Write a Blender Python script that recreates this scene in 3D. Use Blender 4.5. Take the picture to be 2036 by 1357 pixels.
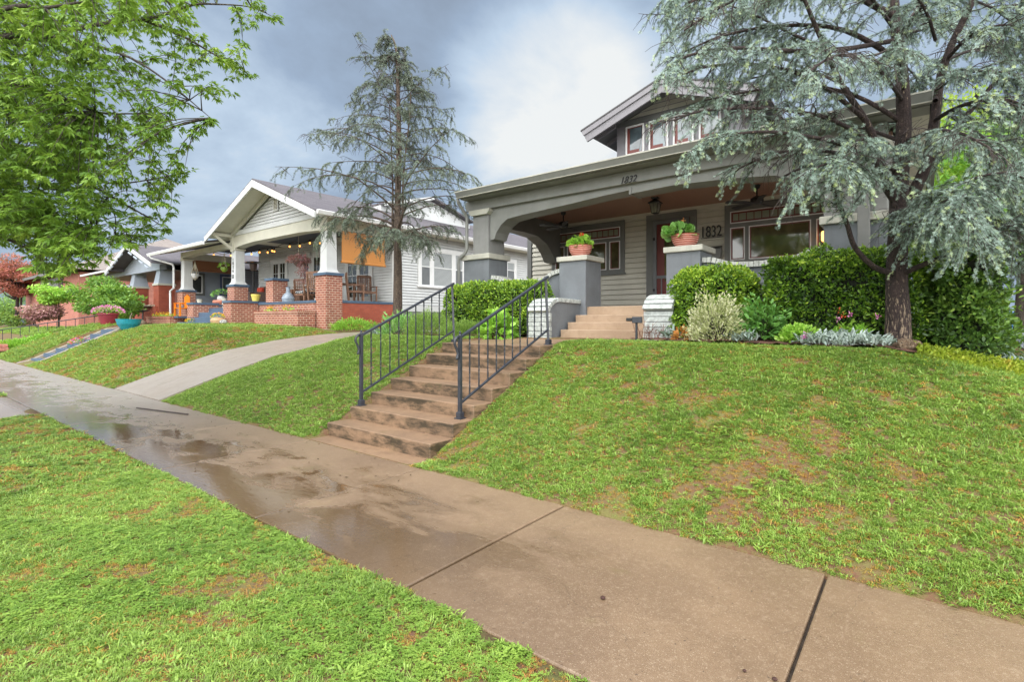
import bpy, math, random
import numpy as np
from mathutils import Vector, Matrix
R = math.radians
scene = bpy.context.scene
COL = scene.collection
for o in list(bpy.data.objects): bpy.data.objects.remove(o)

# ------------------------------------------------------------------ camera
YAW = R(38.2)
cam_d = bpy.data.cameras.new('camera'); cam = bpy.data.objects.new('camera', cam_d); COL.objects.link(cam)
cam.location = (0, 0, 0); cam.rotation_euler = (R(90), 0, YAW)
cam_d.sensor_width = 36.0; cam_d.lens = 36.0*1030/2036; cam_d.shift_y = -0.0189
cam_d.clip_start = 0.05; cam_d.clip_end = 2000
scene.camera = cam

# ------------------------------------------------------------------ world: rain clouds over a Nishita sky
w = bpy.data.worlds.new('World'); scene.world = w; w.use_nodes = True
nt = w.node_tree; N = nt.nodes; L = nt.links
for n in list(N): N.remove(n)
def wn(t, **k):
    n = N.new(t)
    for a, b in k.items(): setattr(n, a, b)
    return n
out = wn('ShaderNodeOutputWorld')
SUN_EL, SUN_AZ = R(62), R(215)       # direction towards the sun: azimuth from +Y clockwise
sky = wn('ShaderNodeTexSky', sky_type='NISHITA'); sky.sun_disc = False
sky.sun_elevation = SUN_EL; sky.sun_rotation = SUN_AZ; sky.air_density = 1.5; sky.dust_density = 3
tc = wn('ShaderNodeTexCoord')
def wmath(op, a, b=None, c=None, clamp=False):
    n = wn('ShaderNodeMath', operation=op); n.use_clamp = clamp
    for i, v in enumerate((a, b, c)):
        if v is None: continue
        if isinstance(v, (int, float)): n.inputs[i].default_value = v
        else: L.new(v, n.inputs[i])
    return n.outputs[0]
sep = wn('ShaderNodeSeparateXYZ'); L.new(tc.outputs['Generated'], sep.inputs[0])
zz = wmath('MAXIMUM', sep.outputs[2], 0.0)
den = wmath('ADD', zz, 0.30)
cx = wmath('DIVIDE', sep.outputs[0], den); cy = wmath('DIVIDE', sep.outputs[1], den)
cmb = wn('ShaderNodeCombineXYZ'); L.new(cx, cmb.inputs[0]); L.new(cy, cmb.inputs[1])
n1 = wn('ShaderNodeTexNoise'); n1.inputs['Scale'].default_value = 1.9; n1.inputs['Detail'].default_value = 7; n1.inputs['Roughness'].default_value = .58
n1.inputs['Distortion'].default_value = .25
mp = wn('ShaderNodeMapping'); mp.inputs['Location'].default_value = (3.1, 1.7, 0); L.new(cmb.outputs[0], mp.inputs[0]); L.new(mp.outputs[0], n1.inputs['Vector'])
def dirdot(px, py, lo, hi):
    r = (px-1018)/1030; u = (640-py)/1030
    s, c = math.sin(YAW), math.cos(YAW)
    v = Vector((-s+c*r, c+s*r, u)).normalized()
    d = wn('ShaderNodeVectorMath', operation='DOT_PRODUCT'); L.new(tc.outputs['Generated'], d.inputs[0]); d.inputs[1].default_value = v
    m = wn('ShaderNodeMapRange'); m.interpolation_type = 'SMOOTHSTEP'
    L.new(d.outputs['Value'], m.inputs[0]); m.inputs[1].default_value = lo; m.inputs[2].default_value = hi
    return m.outputs[0]
b1 = dirdot(1080, 190, .975, 1.0); b2 = dirdot(1150, 330, .955, 1.0); b3 = dirdot(430, 420, .95, 1.0)
b4 = dirdot(1500, 140, .93, 1.0); d1 = dirdot(900, 40, .955, 1.0); d2 = dirdot(620, 100, .95, 1.0)
acc = wmath('MULTIPLY_ADD', n1.outputs['Fac'], 1.05, -.05)
acc = wmath('MULTIPLY_ADD', b1, .42, acc); acc = wmath('MULTIPLY_ADD', b2, .12, acc); acc = wmath('MULTIPLY_ADD', b3, .12, acc)
acc = wmath('MULTIPLY_ADD', b4, .07, acc); acc = wmath('MULTIPLY_ADD', d1, -.06, acc); acc = wmath('MULTIPLY_ADD', d2, -.04, acc)
ramp = wn('ShaderNodeValToRGB'); L.new(acc, ramp.inputs[0])
els = ramp.color_ramp.elements
els[0].position = .25; els[0].color = (.17, .21, .27, 1)
els[1].position = .95; els[1].color = (.56, .575, .575, 1)
e = els.new(.46); e.color = (.225, .29, .385, 1)
e = els.new(.68); e.color = (.345, .425, .52, 1)
skys = wn('ShaderNodeVectorMath', operation='SCALE'); L.new(sky.outputs[0], skys.inputs[0]); skys.inputs[3].default_value = 0.07
mixs = wn('ShaderNodeMix', data_type='RGBA'); mixs.inputs[0].default_value = .94
L.new(skys.outputs[0], mixs.inputs[6]); L.new(ramp.outputs[0], mixs.inputs[7])
# glow added to the sky overhead and low behind the camera, lighting house fronts
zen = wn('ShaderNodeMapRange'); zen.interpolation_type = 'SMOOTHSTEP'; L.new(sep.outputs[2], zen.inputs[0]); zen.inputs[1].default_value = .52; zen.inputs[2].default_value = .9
behind_dir = (math.sin(YAW), -math.cos(YAW), .2)
dd = wn('ShaderNodeVectorMath', operation='DOT_PRODUCT'); L.new(tc.outputs['Generated'], dd.inputs[0]); dd.inputs[1].default_value = Vector(behind_dir).normalized()
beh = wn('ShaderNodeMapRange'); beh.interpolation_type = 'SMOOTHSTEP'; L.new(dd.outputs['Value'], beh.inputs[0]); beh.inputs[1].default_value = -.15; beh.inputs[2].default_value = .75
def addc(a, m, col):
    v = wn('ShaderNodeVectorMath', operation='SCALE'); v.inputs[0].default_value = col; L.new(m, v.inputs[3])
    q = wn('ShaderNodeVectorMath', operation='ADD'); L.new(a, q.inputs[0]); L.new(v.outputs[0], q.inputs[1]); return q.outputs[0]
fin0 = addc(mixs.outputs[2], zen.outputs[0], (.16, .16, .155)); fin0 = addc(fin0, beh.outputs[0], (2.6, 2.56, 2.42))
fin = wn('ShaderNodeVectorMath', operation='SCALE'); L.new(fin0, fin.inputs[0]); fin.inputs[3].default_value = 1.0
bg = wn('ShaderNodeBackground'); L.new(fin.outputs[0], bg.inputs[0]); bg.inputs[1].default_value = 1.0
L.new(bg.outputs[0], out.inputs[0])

# ------------------------------------------------------------------ sun through cloud
sd = bpy.data.lights.new('sun', 'SUN'); sun = bpy.data.objects.new('sun', sd); COL.objects.link(sun)
sd.energy = 1.0; sd.angle = R(25); sd.color = (1.0, .95, .87)
sv = Vector((math.sin(SUN_AZ)*math.cos(SUN_EL), math.cos(SUN_AZ)*math.cos(SUN_EL), math.sin(SUN_EL)))
sun.rotation_euler = sv.to_track_quat('Z', 'Y').to_euler()
vs = scene.view_settings; vs.view_transform = 'Standard'; vs.look = 'None'; vs.exposure = 0.7; vs.gamma = 1.0
scene.cycles.max_bounces = 6; scene.cycles.diffuse_bounces = 3; scene.cycles.glossy_bounces = 2; scene.cycles.transmission_bounces = 3

# ------------------------------------------------------------------ helpers
_s, _c = math.sin(YAW), math.cos(YAW)
def P(px, py, t):                    # a point t metres deep in the photograph's view
    r = (px-1018)/1030
    return Vector(((-_s+_c*r)*t, (_c+_s*r)*t, (640-py)/1030*t))
def tag(o, label=None, cat=None, group=None, kind=None):
    if label: o['label'] = label
    if cat: o['category'] = cat
    if group: o['group'] = group
    if kind: o['kind'] = kind
    return o
def empty(name, loc, label, cat, group=None):
    o = bpy.data.objects.new(name, None); COL.objects.link(o); o.location = loc
    o.empty_display_size = .2
    return tag(o, label, cat, group)
def link(name, me, mat, parent=None):
    o = bpy.data.objects.new(name, me); COL.objects.link(o)
    if mat: me.materials.append(mat)
    if parent is not None:
        o.parent = parent
        loc = parent.location.copy()
        q = parent.parent
        while q is not None: loc += q.location; q = q.parent
        o.location = -loc          # meshes are written in world coordinates
    return o
def dup(root, offset, label=None, group=None, rz=0.0):
    r = root.copy(); COL.objects.link(r); r.location = Vector(offset); r.rotation_euler = (0, 0, rz)
    if label: r['label'] = label
    if group: r['group'] = group
    def rec(a, b):
        for ch in list(a.children):
            c = ch.copy(); COL.objects.link(c); c.parent = b; rec(ch, c)
    rec(root, r)
    return r
class MB:
    """collects shapes, then links them as ONE mesh object"""
    def __init__(s, plane=None, at=0.0): s.v = []; s.f = []; s.plane = plane; s.at = at
    def m(s, u, d, z):
        if s.plane == 'S': return (u, s.at-d, z)      # wall facing the street (-Y)
        if s.plane == 'E': return (s.at+d, u, z)      # wall facing +X
        return (u, d, z)
    def add(s, vs, fs):
        b = len(s.v); s.v += [tuple(x) for x in vs]; s.f += [tuple(i+b for i in f) for f in fs]; return s
    def box(s, x0, x1, y0, y1, z0, z1):
        q = [s.m(x, y, z) for z in (z0, z1) for (x, y) in ((x0, y0), (x1, y0), (x1, y1), (x0, y1))]
        return s.add(q, [(3,2,1,0), (4,5,6,7), (0,1,5,4), (1,2,6,5), (2,3,7,6), (3,0,4,7)])
    def cbox(s, c, sx, sy, sz, rz=0.0, rx=0.0):
        M = Matrix.Translation(c) @ Matrix.Rotation(rz, 4, 'Z') @ Matrix.Rotation(rx, 4, 'X')
        q = [M @ Vector((a*sx/2, b*sy/2, e*sz/2)) for e in (-1, 1) for (a, b) in ((-1,-1), (1,-1), (1,1), (-1,1))]
        return s.add(q, [(3,2,1,0), (4,5,6,7), (0,1,5,4), (1,2,6,5), (2,3,7,6), (3,0,4,7)])
    def prism(s, pts, axis, a, b):    # polygon extruded along an axis; pts are the two other coordinates
        def mk(p, t):
            if axis == 'X': return (t, p[0], p[1])
            if axis == 'Y': return (p[0], t, p[1])
            return (p[0], p[1], t)
        n = len(pts); vs = [mk(p, a) for p in pts]+[mk(p, b) for p in pts]
        fs = [tuple(range(n))[::-1], tuple(range(n, 2*n))]+[(i, (i+1) % n, (i+1) % n+n, i+n) for i in range(n)]
        return s.add(vs, fs)
    def frame(s, u0, u1, z0, z1, wd, d0, d1):
        s.box(u0, u1, d0, d1, z0, z0+wd); s.box(u0, u1, d0, d1, z1-wd, z1)
        s.box(u0, u0+wd, d0, d1, z0+wd, z1-wd); s.box(u1-wd, u1, d0, d1, z0+wd, z1-wd); return s
    def tube(s, pts, rad, n=8, cap=True):
        pts = [Vector(p) for p in pts]
        if not hasattr(rad, '__len__'): rad = [rad]*len(pts)
        b = len(s.v); up = Vector((0, 0, 1)); prev = None
        for i, p in enumerate(pts):
            d = (pts[min(i+1, len(pts)-1)]-pts[max(i-1, 0)])
            if d.length < 1e-9: d = up.copy()
            d.normalize()
            if prev is None:
                a = d.cross(up);
                if a.length < .05: a = d.cross(Vector((1, 0, 0)))
            else: a = prev-d*prev.dot(d)
            a.normalize(); prev = a; c = d.cross(a)
            for k in range(n):
                t = 2*math.pi*k/n; s.v.append(tuple(p+(a*math.cos(t)+c*math.sin(t))*rad[i]))
        for i in range(len(pts)-1):
            for k in range(n):
                k2 = (k+1) % n; s.f.append((b+i*n+k, b+i*n+k2, b+(i+1)*n+k2, b+(i+1)*n+k))
        if cap: s.f.append(tuple(b+k for k in range(n))[::-1]); s.f.append(tuple(b+(len(pts)-1)*n+k for k in range(n)))
        return s
    def lathe(s, c, prof, n=20, sq=False):
        b = len(s.v)
        for (r, z) in prof:
            for k in range(n):
                t = 2*math.pi*(k+.5)/n
                s.v.append((c[0]+r*math.cos(t), c[1]+r*math.sin(t), c[2]+z))
        for i in range(len(prof)-1):
            for k in range(n):
                k2 = (k+1) % n; s.f.append((b+i*n+k, b+i*n+k2, b+(i+1)*n+k2, b+(i+1)*n+k))
        s.f.append(tuple(b+k for k in range(n))[::-1]); s.f.append(tuple(b+(len(prof)-1)*n+k for k in range(n)))
        return s
    def sqlathe(s, c, prof):          # square section, half widths
        b = len(s.v)
        for (r, z) in prof:
            for (i, j) in ((-1,-1), (1,-1), (1,1), (-1,1)): s.v.append((c[0]+i*r, c[1]+j*r, c[2]+z))
        for i in range(len(prof)-1):
            for k in range(4): s.f.append((b+i*4+k, b+i*4+(k+1) % 4, b+(i+1)*4+(k+1) % 4, b+(i+1)*4+k))
        s.f.append((b+3, b+2, b+1, b)); q = b+(len(prof)-1)*4; s.f.append((q, q+1, q+2, q+3)); return s
    def ball(s, c, r, n=8, sz=1.0):
        prof = [(max(r*math.sin(math.pi*i/n), .0005), -r*sz*math.cos(math.pi*i/n)) for i in range(n+1)]
        return s.lathe(c, prof, n+2)
    def lap(s, u0, u1, z0, z1, pitch, dep=.014, clip=None):
        z = z0
        while z < z1-.004:
            zt = min(z+pitch, z1)
            a, b_ = (u0, u1); a2, b2 = a, b_
            if clip: a, b_ = clip(z); a2, b2 = clip(zt)
            if b_ > a:
                gp_ = min(.016, pitch*.15); zl = z+gp_; q = [s.m(a, dep, zl), s.m(b_, dep, zl), s.m(b2, .004, zt), s.m(a2, .004, zt), s.m(a, -.03, zl+.004), s.m(b_, -.03, zl+.004), s.m(a, -.03, z-.004), s.m(b_, -.03, z-.004), s.m(a, .004, z), s.m(b_, .004, z)]
                s.add(q, [(0, 1, 2, 3), (4, 5, 1, 0), (6, 7, 5, 4), (8, 9, 7, 6)])
            z = zt
        return s
    def build(s, name, mat, parent=None, bevel=0.0, smooth=False, seg=2):
        me = bpy.data.meshes.new(name); me.from_pydata(s.v, [], s.f); me.update()
        if smooth: me.polygons.foreach_set('use_smooth', [True]*len(me.polygons))
        o = link(name, me, mat, parent)
        if bevel > 0:
            md = o.modifiers.new('bevel', 'BEVEL'); md.width = bevel; md.segments = seg; md.limit_method = 'ANGLE'; md.angle_limit = R(40)
        return o

# ------------------------------------------------------------------ materials
def new_mat(name):
    m = bpy.data.materials.new(name); m.use_nodes = True
    n = m.node_tree.nodes; b = n['Principled BSDF']; return m, m.node_tree, b
def nd(t, typ, ins=None, **k):
    n = t.nodes.new(typ)
    for a, b in k.items(): setattr(n, a, b)
    for a, v in (ins or {}).items():
        if hasattr(v, 'is_output'): t.links.new(v, n.inputs[a])
        else: n.inputs[a].default_value = v
    return n
def mth(t, op, a, b=None, c=None, clamp=False):
    n = t.nodes.new('ShaderNodeMath'); n.operation = op; n.use_clamp = clamp
    for i, v in enumerate((a, b, c)):
        if v is None: continue
        if isinstance(v, (int, float)): n.inputs[i].default_value = v
        else: t.links.new(v, n.inputs[i])
    return n.outputs[0]
def mixc(t, fac, a, b, blend='MIX'):
    n = t.nodes.new('ShaderNodeMix'); n.data_type = 'RGBA'; n.blend_type = blend
    for i, v in ((0, fac), (6, a), (7, b)):
        if hasattr(v, 'is_output'): t.links.new(v, n.inputs[i])
        elif isinstance(v, (int, float)): n.inputs[i].default_value = v
        else: n.inputs[i].default_value = (*v, 1)
    return n.outputs[2]
def sstep(t, v, lo, hi):
    n = t.nodes.new('ShaderNodeMapRange'); n.interpolation_type = 'SMOOTHSTEP'
    t.links.new(v, n.inputs[0]); n.inputs[1].default_value = lo; n.inputs[2].default_value = hi; return n.outputs[0]
def wpos(t): return t.nodes.new('ShaderNodeNewGeometry').outputs['Position']
def noise(t, vec, scale, detail=4, rough=.55, dist=0):
    return nd(t, 'ShaderNodeTexNoise', {'Vector': vec, 'Scale': scale, 'Detail': detail, 'Roughness': rough, 'Distortion': dist}).outputs['Fac']
def bump(t, b, h, strength=.3, dist=.01):
    n = nd(t, 'ShaderNodeBump', {'Height': h, 'Strength': strength, 'Distance': dist}); t.links.new(n.outputs[0], b.inputs['Normal'])
def simple(name, col, rough=.6, var=.12, scale=6, bs=0, bscale=60, metal=0, spec=.5, streak=0):
    m, t, b = new_mat(name); p = wpos(t)
    lo = tuple(c*(1-var*1.6) for c in col); hi = tuple(min(1, c*(1+var)) for c in col)
    f = sstep(t, noise(t, p, scale, 6, .6), .3, .7)
    c = mixc(t, f, lo, hi)
    fine = noise(t, p, scale*9, 3)
    c = mixc(t, mth(t, 'MULTIPLY', fine, .35), c, tuple(x*.75 for x in col))
    if streak:
        mpn = nd(t, 'ShaderNodeMapping', {'Vector': p, 'Scale': (6, 6, .6)})
        st = sstep(t, noise(t, mpn.outputs[0], 1.6, 5, .6), .52, .75)
        c = mixc(t, mth(t, 'MULTIPLY', st, streak), c, tuple(x*.45 for x in col))
    t.links.new(c, b.inputs['Base Color'])
    b.inputs['Roughness'].default_value = rough; b.inputs['Metallic'].default_value = metal
    b.inputs['Specular IOR Level'].default_value = spec
    if bs: bump(t, b, noise(t, p, bscale, 4), bs, .004)
    return m
def brick(name, c1, c2, mortar, w_=.205, h_=.075, ms=.011, bstr=.6):
    m, t, b = new_mat(name); p = wpos(t)
    s = nd(t, 'ShaderNodeSeparateXYZ', {0: p}); u = mth(t, 'ADD', s.outputs[0], s.outputs[1])
    v = nd(t, 'ShaderNodeCombineXYZ', {0: u, 1: s.outputs[2], 2: 0.0}).outputs[0]
    br = nd(t, 'ShaderNodeTexBrick', {'Vector': v, 'Scale': 1.0, 'Mortar Size': ms, 'Mortar Smooth': .25, 'Bias': -.1, 'Brick Width': w_, 'Row Height': h_})
    br.inputs['Color1'].default_value = (*c1, 1); br.inputs['Color2'].default_value = (*c2, 1); br.inputs['Mortar'].default_value = (*mortar, 1)
    nz = noise(t, p, 3.5, 5); nf = noise(t, p, 45, 4)
    c = mixc(t, mth(t, 'MULTIPLY', sstep(t, nz, .35, .75), .4), br.outputs['Color'], tuple(x*.45 for x in c1))
    c = mixc(t, mth(t, 'MULTIPLY', sstep(t, nf, .5, .75), .35), c, tuple(min(1, x*1.5) for x in c1))
    t.links.new(c, b.inputs['Base Color']); b.inputs['Roughness'].default_value = .75
    h = mth(t, 'MULTIPLY_ADD', br.outputs['Fac'], -1.0, mth(t, 'MULTIPLY', nf, .5))
    bump(t, b, h, bstr, .008)
    return m
def shingle(name, c1, c2):
    m, t, b = new_mat(name); p = wpos(t)
    s = nd(t, 'ShaderNodeSeparateXYZ', {0: p}); u = mth(t, 'ADD', s.outputs[0], s.outputs[1])
    v = nd(t, 'ShaderNodeCombineXYZ', {0: u, 1: mth(t, 'MULTIPLY', s.outputs[2], 2.5), 2: 0.0}).outputs[0]
    br = nd(t, 'ShaderNodeTexBrick', {'Vector': v, 'Scale': 1.0, 'Mortar Size': .008, 'Mortar Smooth': .4, 'Brick Width': .33, 'Row Height': .14})
    br.inputs['Color1'].default_value = (*c1, 1); br.inputs['Color2'].default_value = (*c2, 1); br.inputs['Mortar'].default_value = (*[x*.4 for x in c1], 1)
    c = mixc(t, mth(t, 'MULTIPLY', noise(t, p, 25, 4), .6), br.outputs['Color'], tuple(x*.7 for x in c2))
    t.links.new(c, b.inputs['Base Color']); b.inputs['Roughness'].default_value = .7; bump(t, b, noise(t, p, 60, 4), .4, .006)
    return m
def leafmat(name, stops, trans=.25, rough=.45, spec=.4):
    """stops: colours along the per-leaf 'tint' attribute"""
    m, t, b = new_mat(name)
    a = nd(t, 'ShaderNodeAttribute'); a.attribute_name = 'tint'
    r = nd(t, 'ShaderNodeValToRGB', {0: a.outputs['Fac']}); el = r.color_ramp.elements
    el[0].position = 0; el[0].color = (*stops[0], 1); el[1].position = 1; el[1].color = (*stops[-1], 1)
    for i, s in enumerate(stops[1:-1]): e = el.new((i+1)/(len(stops)-1)); e.color = (*s, 1)
    col = r.outputs[0]
    t.links.new(col, b.inputs['Base Color']); b.inputs['Roughness'].default_value = rough; b.inputs['Specular IOR Level'].default_value = spec
    if trans:
        tr = nd(t, 'ShaderNodeBsdfTranslucent', {0: mixc(t, .5, col, (.35, .5, .05))})
        mx = nd(t, 'ShaderNodeMixShader', {0: trans, 1: b.outputs[0], 2: tr.outputs[0]})
        t.links.new(mx.outputs[0], t.nodes['Material Output'].inputs[0])
    return m
def emit(name, col, strength):
    m, t, b = new_mat(name); b.inputs['Base Color'].default_value = (*col, 1)
    b.inputs['Emission Color'].default_value = (*col, 1); b.inputs['Emission Strength'].default_value = strength; return m
def glass(name, col, rough=.03, spec=.9, wob=.0, metal=0.0):
    m, t, b = new_mat(name); p = wpos(t)
    c = mixc(t, sstep(t, noise(t, p, 2.2, 3), .35, .7), tuple(x*.55 for x in col), tuple(x*1.4 for x in col))
    t.links.new(c, b.inputs['Base Color']); b.inputs['Roughness'].default_value = rough; b.inputs['Specular IOR Level'].default_value = spec
    b.inputs['IOR'].default_value = 1.6; b.inputs['Metallic'].default_value = metal
    if wob: bump(t, b, noise(t, p, 1.5, 2), wob, .05)
    return m

def concrete(name, dry, dark, rough=.6, riser=False):
    m, t, b = new_mat(name); p = wpos(t)
    big = sstep(t, noise(t, p, 1.1, 6, .62), .35, .7); fine = noise(t, p, 70, 4); mid = sstep(t, noise(t, p, 7, 6, .7), .45, .75)
    c = mixc(t, big, dry, tuple(.5*(a+b_) for a, b_ in zip(dry, dark)))
    c = mixc(t, mth(t, 'MULTIPLY', mid, .45), c, dark)
    spk = sstep(t, noise(t, p, 130, 2), .62, .72)
    c = mixc(t, mth(t, 'MULTIPLY', spk, .4), c, tuple(min(1, x*1.7) for x in dry))
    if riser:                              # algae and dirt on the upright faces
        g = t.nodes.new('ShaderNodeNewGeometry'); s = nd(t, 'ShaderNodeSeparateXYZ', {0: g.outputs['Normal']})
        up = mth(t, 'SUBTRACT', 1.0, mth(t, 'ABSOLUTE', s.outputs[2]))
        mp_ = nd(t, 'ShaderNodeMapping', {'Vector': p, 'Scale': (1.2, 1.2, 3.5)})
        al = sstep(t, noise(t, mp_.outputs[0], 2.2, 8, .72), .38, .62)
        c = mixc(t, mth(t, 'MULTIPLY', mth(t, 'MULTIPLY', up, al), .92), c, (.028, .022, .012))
        g2 = sstep(t, noise(t, p, 3.0, 6, .7), .55, .75)
        c = mixc(t, mth(t, 'MULTIPLY', g2, .25), c, (.10, .10, .03))
    t.links.new(c, b.inputs['Base Color'])
    r = mth(t, 'MULTIPLY_ADD', big, .2, rough-.1); t.links.new(r, b.inputs['Roughness'])
    bump(t, b, mth(t, 'ADD', fine, mid), .35, .004)
    return m
M = {}
M['stucco'] = simple('blue_grey_stucco', (.175, .19, .21), .75, .10, 2.5, .5, 45, streak=.25)
M['trim'] = simple('grey_trim_paint', (.225, .228, .215), .5, .07, 3, .1, 30, streak=.15)
M['trimd'] = simple('dark_grey_trim_paint', (.17, .175, .17), .5, .07, 3)
M['band'] = simple('pale_band_paint', (.48, .47, .41), .6, .10, 3, streak=.3)
M['siding'] = simple('greige_siding_paint', (.64, .62, .54), .55, .06, 1.5, streak=.12)
M['white'] = simple('white_paint', (.64, .65, .65), .5, .05, 2, streak=.12)
M['whiteframe'] = simple('white_window_paint', (.80, .80, .80), .45, .04, 4)
M['cream'] = simple('cream_paint', (.60, .58, .49), .55, .06, 2)
M['whitebrick'] = simple('painted_white_brick', (.47, .50, .49), .6, .22, 14, .8, 30, streak=.2)
M['capwhite'] = simple('painted_cap_brick', (.48, .49, .46), .6, .15, 9, .5, 40, streak=.35)
M['ceilwood'] = None
M['navy'] = simple('navy_ceiling_paint', (.035, .042, .065), .5, .06, 2)
M['slate'] = simple('slate_blue_paint', (.075, .12, .185), .45, .08, 4)
M['brick'] = brick('red_brown_brick', (.34, .105, .065), (.24, .065, .045), (.58, .44, .34))
M['brickred'] = brick('smooth_red_brick', (.42, .095, .05), (.33, .07, .04), (.27, .10, .07), ms=.007, bstr=.3)
M['brickfar'] = brick('rose_brick', (.42, .14, .10), (.34, .10, .07), (.5, .3, .24), ms=.009, bstr=.3)
M['roof'] = shingle('purple_grey_shingles', (.10, .09, .105), (.15, .135, .15))
M['rooftan'] = shingle('brown_grey_shingles', (.24, .20, .19), (.30, .26, .24))
M['roofdk'] = shingle('dark_shingles', (.07, .065, .07), (.10, .095, .10))
M['iron'] = simple('black_iron', (.028, .032, .045), .42, .2, 12, .2, 80, metal=0, spec=.6)
M['black'] = simple('black_paint', (.012, .012, .014), .45, .1, 8)
M['maroon'] = simple('maroon_door_paint', (.16, .028, .026), .4, .1, 3)
M['redsash'] = simple('red_sash', (.20, .05, .04), .4, .1, 3)
M['glass'] = glass('olive_window_glass', (.085, .075, .032), .05, .8, .05)
M['glassd'] = glass('dark_window_glass', (.03, .035, .03), .04, .9, .06)
M['glassblue'] = glass('dormer_window_glass', (.12, .16, .18), .03, 1.0, .08)
M['terra'] = simple('terracotta', (.55, .19, .12), .6, .12, 10)
M['soil'] = simple('soil', (.06, .035, .022), .9, .3, 20, .8, 30)
M['mulch'] = simple('red_brown_mulch', (.13, .055, .035), .9, .4, 18, 1.0, 35)
M['mulchdk'] = simple('dark_mulch', (.035, .033, .036), .9, .4, 18, 1.0, 35)
M['turq'] = simple('turquoise_glaze', (.02, .26, .34), .25, .1, 6)
M['wine'] = simple('wine_red_glaze', (.27, .03, .05), .35, .1, 6)
M['teak'] = simple('weathered_teak', (.22, .115, .07), .65, .22, 12, .3, 50)
M['yellow'] = simple('yellow_glaze', (.75, .62, .14), .4, .08, 6)
M['tan'] = simple('tan_clay', (.55, .35, .2), .6, .12, 6)
M['steel'] = simple('brushed_grey_metal', (.32, .33, .35), .35, .1, 8, metal=.6)
M['wicker'] = simple('brown_wicker', (.13, .085, .07), .8, .3, 40, .8, 60)
M['cloth'] = simple('grey_cloth', (.3, .29, .3), .9, .3, 14, .3, 90)
M['orange'] = simple('orange_paint', (.80, .24, .01), .45, .08, 5)
M['rope'] = simple('cotton_rope', (.55, .5, .38), .9, .1, 20)
M['stone'] = simple('tan_stone', (.42, .34, .26), .85, .3, 6, .8, 20)
M['wood'] = None
def wood_ceiling():
    m, t, b = new_mat('stained_board_ceiling'); p = wpos(t)
    s = nd(t, 'ShaderNodeSeparateXYZ', {0: p})
    wv = mth(t, 'FRACT', mth(t, 'MULTIPLY', s.outputs[1], 10.0)); ln = mth(t, 'LESS_THAN', wv, .08)
    mp_ = nd(t, 'ShaderNodeMapping', {'Vector': p, 'Scale': (1.2, 14, 1)})
    c = mixc(t, noise(t, mp_.outputs[0], 3, 5), (.36, .20, .14), (.25, .14, .095)); c = mixc(t, ln, c, (.05, .02, .015))
    t.links.new(c, b.inputs['Base Color']); b.inputs['Roughness'].default_value = .45; return m
M['ceilwood'] = wood_ceiling()
def bark(name, c1, c2, c3, sc=1.0):
    m, t, b = new_mat(name); p = wpos(t)
    mp_ = nd(t, 'ShaderNodeMapping', {'Vector': p, 'Scale': (9*sc, 9*sc, 2.2*sc)})
    n = noise(t, mp_.outputs[0], 2.6, 8, .75, .8); c = mixc(t, sstep(t, n, .35, .62), c1, c2)
    sx = nd(t, 'ShaderNodeSeparateXYZ', {0: p}); low = sstep(t, mth(t, 'MULTIPLY', sx.outputs[2], -1.0), -.55, .15)
    m3 = nd(t, 'ShaderNodeMapping', {'Vector': p, 'Scale': (16*sc, 16*sc, 3.6*sc)})
    f = sstep(t, mth(t, 'ADD', noise(t, m3.outputs[0], 3.2, 6, .75), mth(t, 'MULTIPLY', low, .10)), .60, .66); c = mixc(t, mth(t, 'MULTIPLY', f, .85), c, c3)
    fk = noise(t, p, 38, 5, .75); c = mixc(t, mth(t, 'MULTIPLY', sstep(t, fk, .48, .7), .5), c, tuple(x*2.2 for x in c2)); c = mixc(t, sstep(t, fk, .42, .28), c, tuple(x*.4 for x in c1))
    t.links.new(c, b.inputs['Base Color']); b.inputs['Roughness'].default_value = .85; bump(t, b, mth(t, 'ADD', n, mth(t, 'MULTIPLY', fk, .6)), 1.0, .04); return m
M['barkdk'] = bark('dark_cedar_bark', (.018, .012, .012), (.055, .035, .032), (.42, .32, .22))
M['barkbr'] = bark('brown_cedar_bark', (.055, .04, .034), (.14, .10, .075), (.30, .24, .17))
M['twig'] = simple('twig_bark', (.06, .045, .042), .8, .3, 20)
M['barkgr'] = bark('grey_brown_bark', (.035, .026, .022), (.10, .08, .065), (.18, .15, .12))
def blindmat(name, col, gap, freq, axis=2):
    m, t, b = new_mat(name); p = wpos(t); s = nd(t, 'ShaderNodeSeparateXYZ', {0: p})
    wv = mth(t, 'FRACT', mth(t, 'MULTIPLY', s.outputs[axis], freq)); ln = sstep(t, wv, .55, .8)
    c = mixc(t, ln, col, gap); t.links.new(c, b.inputs['Base Color']); b.inputs['Roughness'].default_value = .35; return m
M['blinds'] = blindmat('window_blinds', (.46, .48, .48), (.10, .11, .12), 22)
M['bamboo'] = blindmat('bamboo_slats', (.62, .27, .07), (.38, .14, .03), 60)
M['bamboodk'] = blindmat('shaded_bamboo_slats', (.26, .11, .05), (.14, .06, .03), 50)
M['screen'] = simple('grey_insect_screen', (.16, .17, .18), .6, .08, 5)
M['sidblue'] = simple('grey_blue_siding', (.42, .47, .55), .6, .05, 2)
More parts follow.
